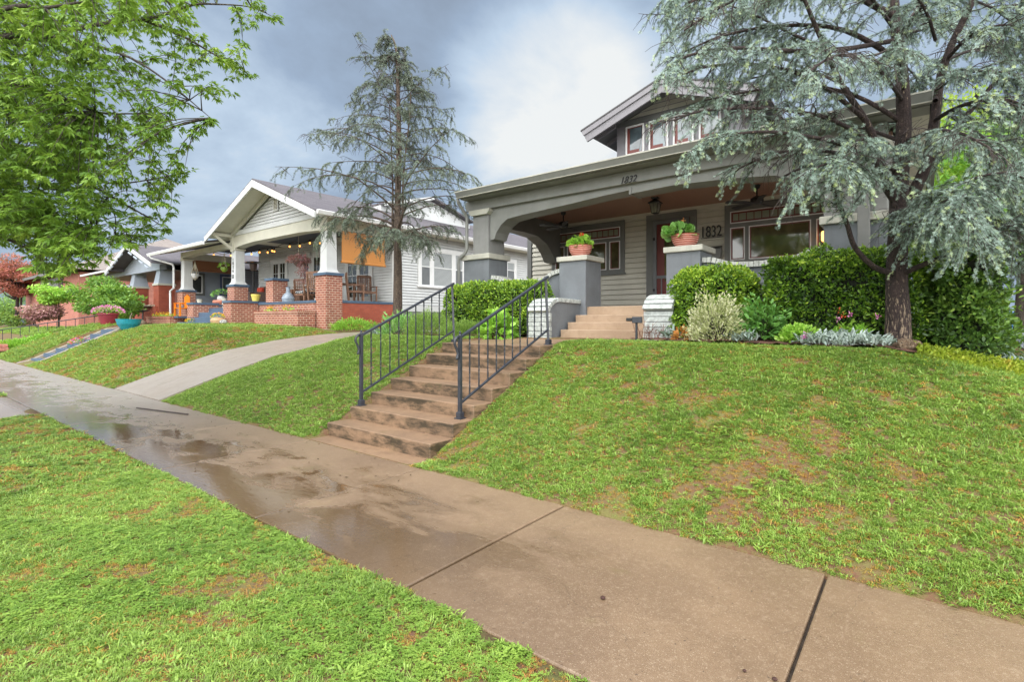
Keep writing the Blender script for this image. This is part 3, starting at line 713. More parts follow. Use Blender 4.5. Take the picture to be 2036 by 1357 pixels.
# dormer
DY = 10.1
mb = MB('S', DY); DW = (-5.09, -2.63)
dw = MB(); dw.prism([(DW[0], 3.0), (DW[1], 3.0), (DW[1], 4.16), (-3.86, 4.60), (DW[0], 4.16)], 'Y', DY, 13.6); dm = dw.build('dormer', M['trimv'] if 'trimv' in M else simple('dormer_grey_paint', (.235, .225, .245), .5, .06, 3), gb)
MB('S', DY).prism([(DY-.012, 4.23), (DY-.012, 4.26)], 'X', 0, .001) if False else None
mb = MB('S', DY); mb.lap(-5.0, -2.7, 4.24, 4.6, .1, .012, clip=lambda z: (-3.86-max(0, (4.60-z))/.358*1.0+.03, -3.86+max(0, (4.60-z))/.358-.03)); mb.build('gable_siding', M['siding'], dm)
MB('S', DY).box(DW[0]-.01, DW[1]+.01, 0.002, .03, 4.13, 4.24).build('head_board', M['trimd'], dm)
for (a, b_) in ((-4.87, -4.46), (-4.36, -3.95), (-3.85, -3.44), (-3.34, -2.93)):
    f_ = MB('S', DY).frame(a, b_, 3.49, 4.10, .034, .002, .045).build('window', M['whiteframe'], gb, .002)
    MB('S', DY).box(a+.02, b_-.02, .004, .014, 3.51, 4.08).build('pane', M['glassblue'], f_)
    mb = MB('S', DY); mb.frame(a+.034, b_-.034, 3.524, 4.066, .014, .005, .03); mb.box(a+.05, b_-.12, .005, .018, 3.535, 3.60); mb.box(a+.05, a+.085, .005, .017, 3.60, 4.04); mb.build('sash', M['redsash'], f_)
ax, az, hw, dz = -3.86, 4.66, 1.75, .625
for sgn in (-1, 1):
    mb = MB(); x1_ = ax+sgn*hw
    mb.prism([(ax, az), (x1_, az-dz), (x1_, az-dz-.03), (ax, az-.03)], 'Y', 9.46, 13.9); mb.build('dormer_roof', M['roofdk'], gb)
    mb = MB(); mb.prism([(ax, az-.032), (x1_-sgn*.01, az-dz-.030), (x1_-sgn*.06, az-dz-.125), (ax, az-.135)], 'Y', 9.47, 9.53); f1 = mb.build('rake_board', M['dorm'] if 'dorm' in M else M['trimlite'] if 'trimlite' in M else dm.data.materials[0], gb, .004)
    mb = MB(); mb.prism([(ax, az-.125), (x1_-sgn*.06, az-dz-.115), (x1_-sgn*.13, az-dz-.26), (ax, az-.29)], 'Y', 9.50, 9.545); mb.build('rake_trim', dm.data.materials[0], gb, .004)
    for y_ in (9.95, 10.45, 10.95, 11.45): MB().prism([(ax+sgn*1.2, az-.45), (x1_-sgn*.08, az-dz-.03), (x1_-sgn*.1, az-dz-.10), (ax+sgn*1.2, az-.56)], 'Y', y_, y_+.06).build('rafter_tail', dm.data.materials[0], gb)
    mb = MB(); mb.prism([(ax, az-.035), (x1_-sgn*.02, az-dz-.033), (x1_-sgn*.02, az-dz-.04), (ax, az-.055)], 'Y', 9.54, 13.8); mb.build('dormer_soffit', M['trimd'], gb)

# ---- things on and about the porch
def lantern(c):
    o = empty('porch_lantern', c, 'black glass lantern hanging under the middle of the grey bungalow porch ceiling', 'lantern')
    x, y, z = c
    MB().sqlathe((x, y, z-.03), [(.06, 0), (.07, .03)]).build('mount', M['black'], o)
    MB().sqlathe((x, y, z-.13), [(.115, 0), (.12, .02), (.05, .08), (.02, .10)]).build('roof', M['black'], o, .003)
    MB().sqlathe((x, y, z-.33), [(.055, 0), (.085, .20)]).build('glass', glass('lantern_glass', (.25, .25, .22), .1), o)
    mb = MB()
    for i, j in ((-1,-1), (1,-1), (1,1), (-1,1)): mb.tube([(x+i*.057, y+j*.057, z-.335), (x+i*.09, y+j*.09, z-.125)], .007, 5)
    mb.tube([(x, y-.06, z-.335), (x, y-.09, z-.125)], .005, 5); mb.sqlathe((x, y, z-.35), [(.03, 0), (.062, .015), (.062, .025)])
    mb.build('cage', M['black'], o); return o
lantern((-4.38, 10.45, 2.62))
def fan(c, rz, label):
    o = empty('ceiling_fan', c, label, 'ceiling fan', 'ceiling fans over the grey bungalow porch'); x, y, z = c
    MB().lathe((x, y, z-.36), [(.03, 0), (.10, .015), (.12, .05), (.115, .10), (.06, .14), (.015, .15), (.015, .28), (.05, .30), (.065, .36)], 16).build('motor', M['black'], o, smooth=False)
    for k in range(5):
        a = rz+k*2*math.pi/5; mb = MB(); Mx = Matrix.Translation((x, y, z-.335)) @ Matrix.Rotation(a, 4, 'Z') @ Matrix.Rotation(R(11), 4, 'X')
        pts = [(.10, -.02), (.18, -.045), (.22, -.055), (.56, -.07), (.60, -.05), (.61, 0), (.60, .05), (.56, .07), (.22, .055), (.18, .045), (.10, .02)]
        n = len(pts); mb.add([Mx @ Vector((p, q, .004)) for p, q in pts]+[Mx @ Vector((p, q, -.004)) for p, q in pts], [tuple(range(n)), tuple(range(n, 2*n))[::-1]]+[(i, i+n, (i+1) % n+n, (i+1) % n) for i in range(n)])
        mb.build('blade', M['black'], o)
    return o
fan((-6.70, 10.5, 2.62), R(20), 'black ceiling fan with five blades in front of the left porch window')
fan((-2.45, 10.7, 2.62), R(5), 'black ceiling fan above the right porch window, half hidden by the cedar')
sc = empty('wall_sconce', (-1.47, YB-.1, 1.55), 'small glowing amber wall lamp beside the right porch window', 'wall lamp')
MB().box(-1.51, -1.43, YB-.05, YB-.015, 1.50, 1.86).build('bracket', M['black'], sc)
MB().lathe((-1.47, YB-.11, 1.57), [(.03, 0), (.045, .03), (.045, .18), (.03, .20)], 12).build('lit_shade', emit('lamp_glow', (1.0, .45, .10), 3.0), sc)
mbx = empty('mailbox', (-3.55, YB-.1, 1.42), 'dark grey wall mailbox under the large house number', 'mailbox')
MB().prism([(YB-.02, 1.40), (YB-.02, 1.66), (YB-.13, 1.62), (YB-.13, 1.40)], 'X', -3.66, -3.42).build('box', M['trimd'], mbx, .006)
MB().prism([(YB-.02, 1.663), (YB-.02, 1.673), (YB-.14, 1.633), (YB-.14, 1.600), (YB-.132, 1.600), (YB-.132, 1.623)], 'X', -3.67, -3.41).build('lid', M['black'], mbx)

# ---- the two handrails on the concrete steps
def handrail(x, yb, zb, yt, ztp, zbt, label):
    o = empty('handrail', (x, yb, zb), label, 'handrail', 'iron handrails of the front steps')
    ln = lambda: None
    xt = x-.02
    MB().box(x-.02, x+.02, yb-.02, yb+.02, zb, zb+.97).build('post', M['iron'], o, .003)
    mb = MB(); mb.tube([(xt+.03, yt, zbt), (xt-.02, yt, ztp)], .024, 4); mb.build('post', M['iron'], o)
    for (yy_, zz2) in ((yb, zb), (yt, zbt)):
        MB().sqlathe((x if yy_ == yb else xt+.03, yy_, zz2), [(.05, 0), (.05, .012), (.034, .014), (.034, .075), (.026, .08)]).build('shoe', M['iron'], o, .002)
    slope = (ztp-(zb+.95))/(yt-yb)
    zt_ = lambda y: zb+.95+slope*(y-yb); zl = lambda y: zt_(y)-.76
    mb = MB(); mb.prism([(yb+.0, zt_(yb)-.02), (yt, zt_(yt)-.02), (yt, zt_(yt)+.012), (yb, zt_(yb)+.012)], 'X', x-.022, x+.022); mb.build('top_rail', M['iron'], o, .005)
    mb = MB(); mb.prism([(yb+.02, zl(yb)-.018), (yt, zl(yt)-.018), (yt, zl(yt)+.008), (yb+.02, zl(yb)+.008)], 'X', x-.014, x+.014); mb.build('bottom_rail', M['iron'], o, .003)
    nb = 11
    for k in range(1, nb):
        y = yb+(yt-yb)*k/nb; z0, z1 = zl(y), zt_(y)-.015; mb = MB(); b = 0; ns = 26; h = .0068
        for i in range(ns+1):
            f = i/ns; tw = 0
            if f > .12: tw = min(1, (f-.12)/.22)*math.pi*1.5
            if f > .66: tw += min(1, (f-.66)/.22)*math.pi*1.5
            for q in range(4):
                a = tw+q*math.pi/2+math.pi/4; mb.v.append((x+h*1.42*math.cos(a), y+h*1.42*math.sin(a), z0+(z1-z0)*f))
        for i in range(ns):
            for q in range(4): mb.f.append((i*4+q, i*4+(q+1) % 4, (i+1)*4+(q+1) % 4, (i+1)*4+q))
        mb.build('baluster', M['iron'], o)
    # scroll: lamb's tongue at the foot of the rail
    zc = zt_(yb); mb = MB()
    sp = [(yb-.0, zc), (yb-.05, zc+.0), (yb-.085, zc-.03), (yb-.09, zc-.08), (yb-.06, zc-.13), (yb-.035, zc-.19), (yb-.045, zc-.24), (yb-.06, zc-.255)]
    mb.tube([(x, a, b_) for a, b_ in sp], [.018, .018, .017, .016, .015, .016, .018, .012], 8); mb.build('scroll', M['iron'], o, smooth=True)
    MB().lathe((x, yb, zb+.97), [(.022, 0), (.012, .02), (.016, .035), (.004, .05)], 8).build('finial', M['iron'], o)
    return o
handrail(-5.90, 4.22, -1.13, 5.98, .62, -.36, 'black iron handrail with twisted bars on the left side of the brown steps')
handrail(-4.20, 4.36, -1.13, 6.17, .65, -.333, 'black iron handrail with twisted bars on the right side of the brown steps')
# ================================================================== the white bungalow next door
WX, WF, WB, WFL = -14.9, 9.3, 12.04, .65
wh = empty('bungalow', (-19, 10, -.2), 'white clapboard bungalow with front gable and brick porch piers', 'house')
mb = MB('S', WB+.024); mb.lap(-25.0, WX-.06, WFL, 3.42, .105, .030); mb.build('front_wall', M['white'], wh)
mb = MB('E', WX-.024); mb.lap(WB+.06, 27, .62, 3.55, .105, .030); mb.build('side_wall', M['white'], wh)
MB().box(WX-.06, WX+.022, WB-.022, WB+.07, .62, 3.5).build('corner_board', M['whiteframe'], wh)
MB().box(-25.0, WX-.065, WB+.065, 27, -.3, 3.5).build('wall', M['white'], wh)
MB('E', WX).box(WB, 27, 0, .03, .38, .615).build('skirt_board', M['white'], wh)
MB('E', WX).box(WB+.02, 27, -.01, .014, -.4, .375).build('foundation', M['trimd'], wh)
# porch floor slab with slate blue edge, brick below
MB().box(-27.0, WX-.1, WF+.1, WB-.03, .3, WFL-.008).build('porch_floor', M['band'], wh)
def blue_cap(x0, x1, y0, y1, z, t=.085, par=None): return MB().box(x0, x1, y0, y1, z-t, z).build('cap', M['slate'], par or wh, .008)
def bwall(x0, x1, y0, y1, z0, z1, cap=True, mat='brick', ov=.03):
    o = MB().box(x0, x1, y0, y1, z0, z1-(.085 if cap else 0)).build('brick_wall', M[mat], wh)
    if cap: blue_cap(x0-ov, x1+ov, y0-ov, y1+ov, z1, par=o)
    return o
bwall(-19.25, -15.45, WF, WF+.22, -.3, .70)
bwall(-15.10, WX, WF+.62, WB-.01, -.3, .70, mat='brickred', ov=.02)
bwall(-27.0, -22.65, WF, WF+.22, -.3, .70)
bwall(-19.95, -19.30, 8.32, WF-.005, -.3, .76); bwall(-19.90, -19.30, WF+.003, 9.80, -.3, .745)
bwall(-23.2, -22.62, 8.32, WF-.04, -.3, .76)
def bpier(x0, x1, y0, y1, z0, z1, name='pier'):
    o = MB().box(x0, x1, y0, y1, z0, z1-.09).build(name, M['brick'], wh)
    MB().box(x0-.045, x1+.045, y0-.045, y1+.045, z1-.09, z1).build('cap', M['slate'], o, .008); return o
bpier(-15.47, -14.86, WF, WF+.6, -.3, 1.58); bpier(-21.9, -21.3, WF+.003, WF+.55, -.3, 1.48); bpier(-27.1, -26.5, WF-.003, WF+.55, -.3, 1.46); bpier(-18.85, -18.33, WF+.05, WF+.6, .60, 1.58)
# white columns
def column(x, z0, num=False):
    y = WF+.29; o = MB().sqlathe((x, y, z0), [(.25, 0), (.25, .03), (.22, .06), (.195, .11), (.185, .18), (.175, 1.30), (.17, 1.38)]).build('column', M['white'], wh)
    MB().sqlathe((x, y, z0+1.36), [(.19, 0), (.215, .03), (.215, .07), (.20, .09)]).build('capital', M['cream'], o); return o
column(-15.17, 1.58); column(-21.6, 1.48); column(-26.8, 1.46)
for i, ch in enumerate('1836'):
    text_mesh(ch, .17, .006, M['black'], 'house_number', wh, lambda x, y, z, i=i: (-21.66+x, WF+.29-.186-.008-z, 2.43-.15*i+y))
mb = MB('S', WF+.29-.186); mb.box(-21.70, -21.56, .0, .02, 1.83, 1.87); mb.box(-21.70, -21.56, .0, .02, 1.75, 1.79); mb.build('number_plate', M['black'], wh)
# porch beam, gently arched between the columns
def arcbeam(x0, x1, zt, zb, rise=.12):
    pts = [(x0, zt), (x0, zb)]; n = 12
    for k in range(1, n): f = k/n; pts.append((x0+(x1-x0)*f, zb+rise*min(1, 4*min(f, 1-f))**.6))
    pts += [(x1, zb), (x1, zt)]; return pts
mb = MB(); mb.prism(arcbeam(-21.6, -14.95, 3.42, 2.93), 'Y', WF+.10, WF+.46); mb.prism(arcbeam(-27.0, -21.62, 3.20, 2.90), 'Y', WF+.10, WF+.46); mb.build('beam', M['cream'], wh)
MB().box(-15.3, -14.95, WF+.47, WB-.05, 3.02, 3.42).build('side_beam', M['cream'], wh)
MB().box(-27.0, -26.7, WF+.47, WB-.05, 2.92, 3.2).build('side_beam', M['cream'], wh)
MB().box(-26.9, -15.1, WF+.46, WB-.02, 3.40, 3.43).build('porch_ceiling', M['navy'], wh)
MB('S', WB).box(-25, -15, 0, .03, 3.28, 3.395).build('frieze_board', M['cream'], wh)
# gable wall
mb = MB('S', WF+.10); mb.box(-22.0, -14.9, 0, .035, 3.42, 3.60); mb.build('gable_band', M['white'], wh, .006)
gx, gz0, gzr = -18.2, 3.60, 4.72
mb = MB('S', WF+.11); mb.lap(-22, -14.5, 3.61, 4.66, .115, .026, clip=lambda z: (gx-(4.72-z)/.42+.06, gx+(4.72-z)/.42-.06)); mb.build('gable_siding', M['white'], wh)
MB().prism([(-21.3, 3.43), (-15.1, 3.43), (gx, 4.70)], 'Y', WF+.15, WF+.2).build('gable_wall', M['white'], wh)
v_ = MB('S', WF+.10).frame(-18.32, -17.98, 3.98, 4.46, .035, .026, .06).build('vent', M['white'], wh)
mb = MB('S', WF+.10)
for k in range(8): z = 4.03+k*.05; mb.box(-18.285, -18.015, .035, .052, z, z+.024)
mb.build('slats', M['cream'], v_); MB('S', WF+.10).box(-18.285, -18.015, .022, .034, 4.0, 4.44).build('vent_opening', M['black'], v_)
# main gable roof, ridge running back from the street
RY0, RY1, RZ, EX, EZ = 8.55, 28.0, 4.98, 3.95, 3.38
for sgn in (-1, 1):
    x1_ = gx+sgn*EX
    MB().prism([(gx, RZ), (x1_, EZ), (x1_, EZ-.05), (gx, RZ-.06)], 'Y', RY0, RY1).build('roof', M['roof'], wh)
    MB().prism([(gx, RZ-.055), (x1_+sgn*.0, EZ-.045), (x1_-sgn*.02, EZ-.24), (gx, RZ-.30)], 'Y', RY0-.02, RY0+.035).build('rake_board', M['white'], wh, .004)
    MB().prism([(gx, RZ-.065), (x1_-sgn*.02, EZ-.055), (x1_-sgn*.02, EZ-.075), (gx, RZ-.085)], 'Y', RY0+.04, RY1-.02).build('soffit', M['cream'], wh)
    MB().prism([(gx, RZ-.09), (x1_-sgn*.35, EZ+.145-.09), (x1_-sgn*.35, EZ+.145-.25), (gx, RZ-.25)], 'Y', WF+.0, WF+.06).build('gable_rafter', M['cream'], wh)
mb = MB(); xg = gx+EX; mb.prism([(xg, EZ-.13), (xg, EZ+.0), (xg+.11, EZ+.0), (xg+.12, EZ-.02), (xg+.07, EZ-.12)], 'Y', RY0+.05, RY1); mb.build('gutter', M['whiteframe'], wh)
MB().box(WX-.02, xg-.01, WB, RY1-.03, EZ-.10, EZ-.078).build('side_soffit', M['cream'], wh)
# cross gable standing a little higher on the roof behind
MB().prism([(13.0, 4.75), (15.6, 5.45), (18.2, 4.75), (18.2, 4.68), (15.6, 5.36), (13.0, 4.68)], 'X', -23.5, -16.6).build('cross_roof', M['roof'], wh)
MB().prism([(13.0, 4.66), (15.6, 5.34), (18.2, 4.66), (18.2, 4.0), (13.0, 4.0)], 'X', -23.4, -16.9).build('cross_wall', M['white'], wh)
MB().prism([(12.95, 4.74), (15.6, 5.44), (15.6, 5.30), (12.95, 4.58)], 'X', -16.59, -16.55).build('cross_rake', M['white'], wh)
# lower roof over the left half of the porch
mb = MB(); mb.prism([(8.55, 3.19), (13.5, 4.35), (18, 3.3), (18, 3.24), (13.5, 4.29), (8.55, 3.12)], 'X', -28.3, -22.15); mb.build('side_roof', M['roof'], wh)
MB().prism([(8.58, 3.115), (9.5, 3.33), (9.5, 3.31), (8.58, 3.09)], 'X', -28.25, -22.15).build('eave_boards', M['cream'], wh)
mb = MB(); mb.prism([(8.55, 3.05), (8.55, 3.17), (8.45, 3.17), (8.44, 3.15), (8.48, 3.05)], 'X', -28.35, -22.15); mb.build('gutter', M['whiteframe'], wh)
mb = MB(); mb.tube([(-28.1, 8.5, 3.06), (-28.05, 8.55, 2.95), (-27.25, 9.15, 2.66), (-27.2, 9.18, 2.55), (-27.2, 9.18, 1.55), (-27.38, 9.1, 1.42), (-27.38, 9.1, 1.3), (-27.2, 9.05, -.1)], .045, 8); mb.build('downspout', M['white'], wh)
# knee brace
mb = MB(); mb.box(-21.68, -21.54, 8.62, WF+.1, 3.36, 3.48); mb.prism([(8.66, 3.36), (8.80, 3.36), (WF+.1, 2.92), (WF+.1, 2.80)], 'X', -21.66, -21.56); mb.box(-21.68, -21.54, WF+.02, WF+.1, 2.8, 3.36); mb.build('knee_brace', M['cream'], wh)
# windows and doors in the porch wall
def fdoor(u0, u1, z0, z1, cols, name='french_door', rows=5, lowz=.35, trim=.13):
    mb = MB('S', WB); mb.box(u0-trim, u0, .0, .045, z0, z1); mb.box(u1, u1+trim, .0, .045, z0, z1); mb.box(u0-trim-.03, u1+trim+.03, .0, .055, z1, z1+trim*1.2)
    o = mb.build(name, M['white'], wh, .004); MB('S', WB).box(u0, u1, .012, .018, z0, z1).build('pane', M['glassd'], o)
    mb = MB('S', WB)
    w1 = (u1-u0)/cols
    for c in range(cols):
        a = u0+c*w1; mb.frame(a, a+w1, z0, z1, .10, .018, .034); mb.box(a+.1, a+w1-.1, .018, .030, z0+.1, z0+lowz)
        mb.box(a+w1/2-.012, a+w1/2+.012, .018, .028, z0+lowz, z1-.1)
        for r in range(1, rows): z = z0+lowz+(z1-.1-z0-lowz)*r/rows; mb.box(a+.1, a+w1-.1, .018, .028, z-.012, z+.012)
    mb.build('door_leaf', M['white'], o, .002); return o
fdoor(-23.60, -22.38, WFL, 2.74, 2, rows=4, lowz=.25); fdoor(-20.98, -20.42, WFL, 2.80, 1, name='window', rows=3, lowz=.3)
o = fdoor(-20.20, -19.55, WFL, 2.80, 1, name='door', rows=1); fdoor(-17.75, -16.25, WFL, 2.72, 2, rows=4, lowz=.3)
# windows on the side wall
def swindow(segs, z0, z1, trim=.14):
    a, b_ = segs[0][0]-trim, segs[-1][1]+trim; mb = MB('E', WX)
    mb.box(a, b_, .0, .05, z1, z1+trim); mb.box(a-.04, b_+.04, .0, .07, z0-.07, z0); mb.box(a, segs[0][0], 0, .045, z0, z1); mb.box(segs[-1][1], b_, 0, .045, z0, z1)
    for p, q in zip(segs[:-1], segs[1:]): mb.box(p[1], q[0], 0, .045, z0, z1)
    o = mb.build('window', M['whiteframe'], wh, .004)
    for k, (p, q) in enumerate(segs):
        MB('E', WX).box(p, q, .004, .018, z0, z1).build('pane', M['blinds'], o)
        mb = MB('E', WX); mb.frame(p, q, z0, z1, .035, .018, .035); zm = (z0+z1)/2+.05; mb.box(p+.035, q-.035, .018, .04, zm-.02, zm+.02); mb.build('sash', M['whiteframe'], o, .002)
        if k != 1: MB('E', WX).box(p+.035, q-.035, .0185, .022, z0+.035, (z0+z1)/2+.03).build('screen', M['screen'], o)
swindow([(13.32, 13.80), (13.95, 15.00), (15.15, 15.62)], 1.38, 2.74); swindow([(18.55, 19.1)], 1.9, 2.75)
# entry steps painted slate blue
mb = MB()
for k in range(4): mb.box(-22.62, -19.96, 7.75+.38*k, 7.75+.38*(k+1)+(.0 if k < 3 else .3), -.3, -.02+.19*k-.006*(k == 3))
mb.build('entry_steps', M['slate'], wh, .01)
# brick planters
def planter(x0, x1, y0, y1, z0, z1, label, par=None):
    o = empty('brick_planter', (x0, y0, z0), label, 'planter')
    MB().box(x0, x1, y0, y1, z0, z1-.09).build('box', M['brick'], o)
    b_ = brick('rowlock', (.36, .12, .07), (.30, .085, .05), (.5, .36, .28), w_=.07, h_=.3)
    m_ = MB(); m_.box(x0-.02, x1+.02, y0-.02, y0+.18, z1-.09, z1); m_.box(x0-.02, x0+.18, y0+.18, y1, z1-.09, z1); m_.box(x1-.16, x1+.02, y0+.18, y1, z1-.09, z1); m_.build('rim', b_, o)
    MB().box(x0+.17, x1-.15, y0+.17, y1, z1-.12, z1-.04).build('soil', M['soil'], o); return o
planter(-18.26, -15.42, 8.66, 9.27, -.3, .36, 'low brick planter against the white house between the porch wall and the corner pier')
planter(-28.9, -25.9, 8.6, 9.22, -.3, .24, 'low pink brick planter at the far left end of the white house porch')
# string of bulbs
sl_ = empty('string_lights', (-20, 11, 3.2), 'string of glowing amber bulbs looped along the white house porch', 'string lights')
bp = [(-27.4, 3.30), (-25.53, 3.12), (-24.25, 3.05), (-23.48, 3.02), (-22.74, 3.04), (-22.02, 2.98), (-21.63, 3.01), (-21.45, 2.97), (-20.2, 3.07), (-19.43, 3.02), (-18.69, 3.07), (-17.98, 2.99), (-17.0, 3.02), (-16.2, 3.05), (-15.6, 3.1)]
cab = []
for i, (x, z) in enumerate(bp):
    cab.append((x, 11.0, z+.13))
    if i < len(bp)-1: cab.append(((x+bp[i+1][0])/2, 11.0, (z+bp[i+1][1])/2+.20 if i % 3 else (z+bp[i+1][1])/2+.05))
MB().tube(cab, .012, 4).build('cable', M['black'], sl_)
glow = emit('bulb_glow', (1.0, .38, .08), 2.2)
for i, (x, z) in enumerate(bp):
    if i in (12,): continue
    s_ = MB().lathe((x, 11.0, z+.04), [(.022, 0), (.022, .09)], 8).build('socket', M['black'], sl_)
    MB().ball((x, 11.0, z), .036, 7, 1.15).build('bulb', glow, sl_, smooth=True)
# bamboo blinds
def blind(name, label, x, y0, y1, z0, z1, mat):
    o = empty(name, (x, y0, z1), label, 'bamboo blind', 'bamboo blinds of the white house porch')
    MB().box(x-.012, x+.012, y0, y1, z0, z1).build('slats', mat, o)
    MB().tube([(x, y0-.02, z0), (x, y1+.02, z0)], .045, 10).build('roll', mat, o); return o
blind('bamboo_blind', 'orange bamboo blind hanging half way down beside the corner column', -14.97, 9.95, 11.70, 1.98, 3.0, M['bamboo'])
blind('bamboo_blind', 'dark rolled bamboo blind at the far left side of the porch', -26.85, 9.6, 11.9, 2.42, 2.9, M['bamboodk'])

# porch furniture
def chair(c, rz, label, arms=True):
    o = empty('garden_chair', c, label, 'chair', 'wooden chairs on the white house porch')
    o.rotation_euler = (0, 0, rz)
    def put(mb, nm):
        me = bpy.data.meshes.new(nm); me.from_pydata(mb.v, [], mb.f); me.update(); q = bpy.data.objects.new(nm, me); COL.objects.link(q); me.materials.append(M['teak']); q.parent = o; return q
    mb = MB()
    for k in range(7): mb.box(-.25, .25, -.24+k*.07, -.185+k*.07, .42, .44)
    put(mb, 'seat')
    for sx in (-1, 1):
        mb = MB(); mb.box(sx*.25-.022, sx*.25+.022, -.26, -.215, 0, .62); put(mb, 'leg')
        mb = MB(); mb.prism([(.21, 0), (.255, 0), (.36, 1.02), (.315, 1.02)], 'X', sx*.25-.022, sx*.25+.022); put(mb, 'leg')
        if arms: mb = MB(); mb.box(sx*.25-.03, sx*.25+.03, -.28, .28, .62, .645); put(mb, 'armrest')
    mb = MB()                        # woven lattice back
    for k in range(9): f = .47+.06*k; yb_ = .21+.105*f; mb.box(-.228, .228, yb_+.008, yb_+.022, f, f+.030)
    for k in range(6): x = -.2+.08*k; mb.prism([(.222+.105*.45, .45), (.236+.105*.45, .45), (.236+.105*1.0, 1.0), (.222+.105*1.0, 1.0)], 'X', x-.012, x+.012)
    mb.prism([(.30, .99), (.345, .99), (.35, 1.06), (.305, 1.06)], 'X', -.25, .25); put(mb, 'backrest')
    mb = MB(); mb.box(-.24, .24, -.25, -.23, .37, .42); mb.box(-.24, .24, .22, .24, .37, .42); mb.box(-.25, -.23, -.24, .23, .37, .42); mb.box(.23, .25, -.24, .23, .37, .42); put(mb, 'seat_frame')
    return o
chair((-15.62, 10.95, WFL), R(150), 'wooden lattice-back chair seen from behind under the orange blind')
chair((-15.85, 11.6, WFL), R(75), 'wooden lattice-back chair turned sideways in front of the french door')
chair((-16.3, 9.95, WFL), R(200), 'wooden armchair half hidden behind the corner brick pier')
chair((-19.6, 11.3, WFL), R(210), 'wooden armchair against the porch wall near the hanging basket')
tb = empty('garden_table', (-16.7, 10.9, WFL), 'wooden table on the porch behind the corner pier', 'table')
mb = MB()
for k in range(9): mb.box(-17.3, -16.1, 10.45+.1*k, 10.54+.1*k, WFL+.70, WFL+.73)
mb.build('tabletop', M['teak'], tb)
for (a, b_) in ((-17.22, 10.53), (-16.18, 10.53), (-17.22, 11.27), (-16.18, 11.27)): MB().box(a-.03, a+.03, b_-.03, b_+.03, WFL, WFL+.70).build('leg', M['teak'], tb)
sfa = empty('garden_armchair', (-17.6, 10.2, WFL), 'wooden armchair with black and white patterned cushions', 'armchair')
mb = MB(); mb.box(-18.0, -17.3, 9.95, 10.55, WFL+.30, WFL+.36)
for (a, b_) in ((-18.0, 9.95), (-17.34, 9.95), (-18.0, 10.5), (-17.34, 10.5)): mb.box(a, a+.05, b_, b_+.05, WFL, WFL+.60)
mb.box(-18.03, -17.92, 9.93, 10.57, WFL+.6, WFL+.63); mb.box(-17.37, -17.27, 9.93, 10.57, WFL+.6, WFL+.63); mb.build('frame', M['teak'], sfa)
def pattern():
    m, t, b = new_mat('patterned_cloth'); p = wpos(t); v = nd(t, 'ShaderNodeTexVoronoi', {'Vector': p, 'Scale': 22.0}); c = mixc(t, sstep(t, v.outputs['Distance'], .28, .42), (.75, .75, .72), (.03, .035, .05)); t.links.new(c, b.inputs['Base Color']); b.inputs['Roughness'].default_value = .9; return m
M['pattern'] = pattern()
for (a, b_, c_, d_, e_, f_) in ((-17.95, -17.38, 9.98, 10.45, WFL+.36, WFL+.48), (-17.95, -17.38, 10.38, 10.54, WFL+.45, WFL+.95)):
    MB().box(a, b_, c_, d_, e_, f_).build('cushion', M['pattern'], sfa, .04, seg=3)
ht = empty('patio_heater', (-23.3, 11.0, WFL), 'black patio heater with a wide round reflector on the white house porch', 'heater')
MB().lathe((-23.3, 11.0, WFL), [(.20, 0), (.20, .35), (.17, .42), (.05, .44)], 16).build('base', M['black'], ht)
MB().tube([(-23.3, 11.0, WFL+.4), (-23.3, 11.0, WFL+1.65)], .035, 8).build('pole', M['black'], ht)
MB().lathe((-23.3, 11.0, WFL+1.62), [(.08, 0), (.13, .05), (.16, .25), (.15, .32)], 14).build('burner', simple('bronze', (.10, .06, .05), .4), ht)
MB().lathe((-23.3, 11.0, WFL+1.95), [(.42, 0), (.30, .05), (.10, .09), (.02, .10)], 20).build('reflector', M['steel'], ht)
wc = empty('wicker_chair', (-22.0, 10.6, WFL), 'grey-brown wicker armchair with a red cushion behind the porch wall', 'armchair')
mb = MB(); mb.box(-22.3, -21.7, 10.35, 10.9, WFL, WFL+.38); mb.box(-22.3, -21.7, 10.78, 10.95, WFL+.38, WFL+.85); mb.box(-22.36, -22.26, 10.35, 10.95, WFL, WFL+.6); mb.box(-21.74, -21.64, 10.35, 10.95, WFL, WFL+.6); mb.build('frame', M['wicker'], wc, .03)
MB().box(-22.2, -21.8, 10.62, 10.76, WFL+.42, WFL+.80).build('cushion', simple('red_cloth', (.5, .06, .03), .9), wc, .05, seg=3)
bx = empty('wicker_armchair', (-18.75, 11.0, WFL), 'brown wicker chair holding a white card, just behind the short brick pier', 'armchair')
mb = MB(); mb.box(-19.2, -18.55, 10.5, 11.1, WFL, WFL+.40); mb.box(-19.2, -18.55, 11.0, 11.15, WFL+.4, WFL+1.0); mb.box(-19.26, -19.16, 10.5, 11.1, WFL+.4, WFL+.62); mb.build('frame', M['teak'], bx, .03)
MB().box(-19.0, -18.85, 10.96, 10.99, WFL+.5, WFL+.8).build('card', M['white'], bx)
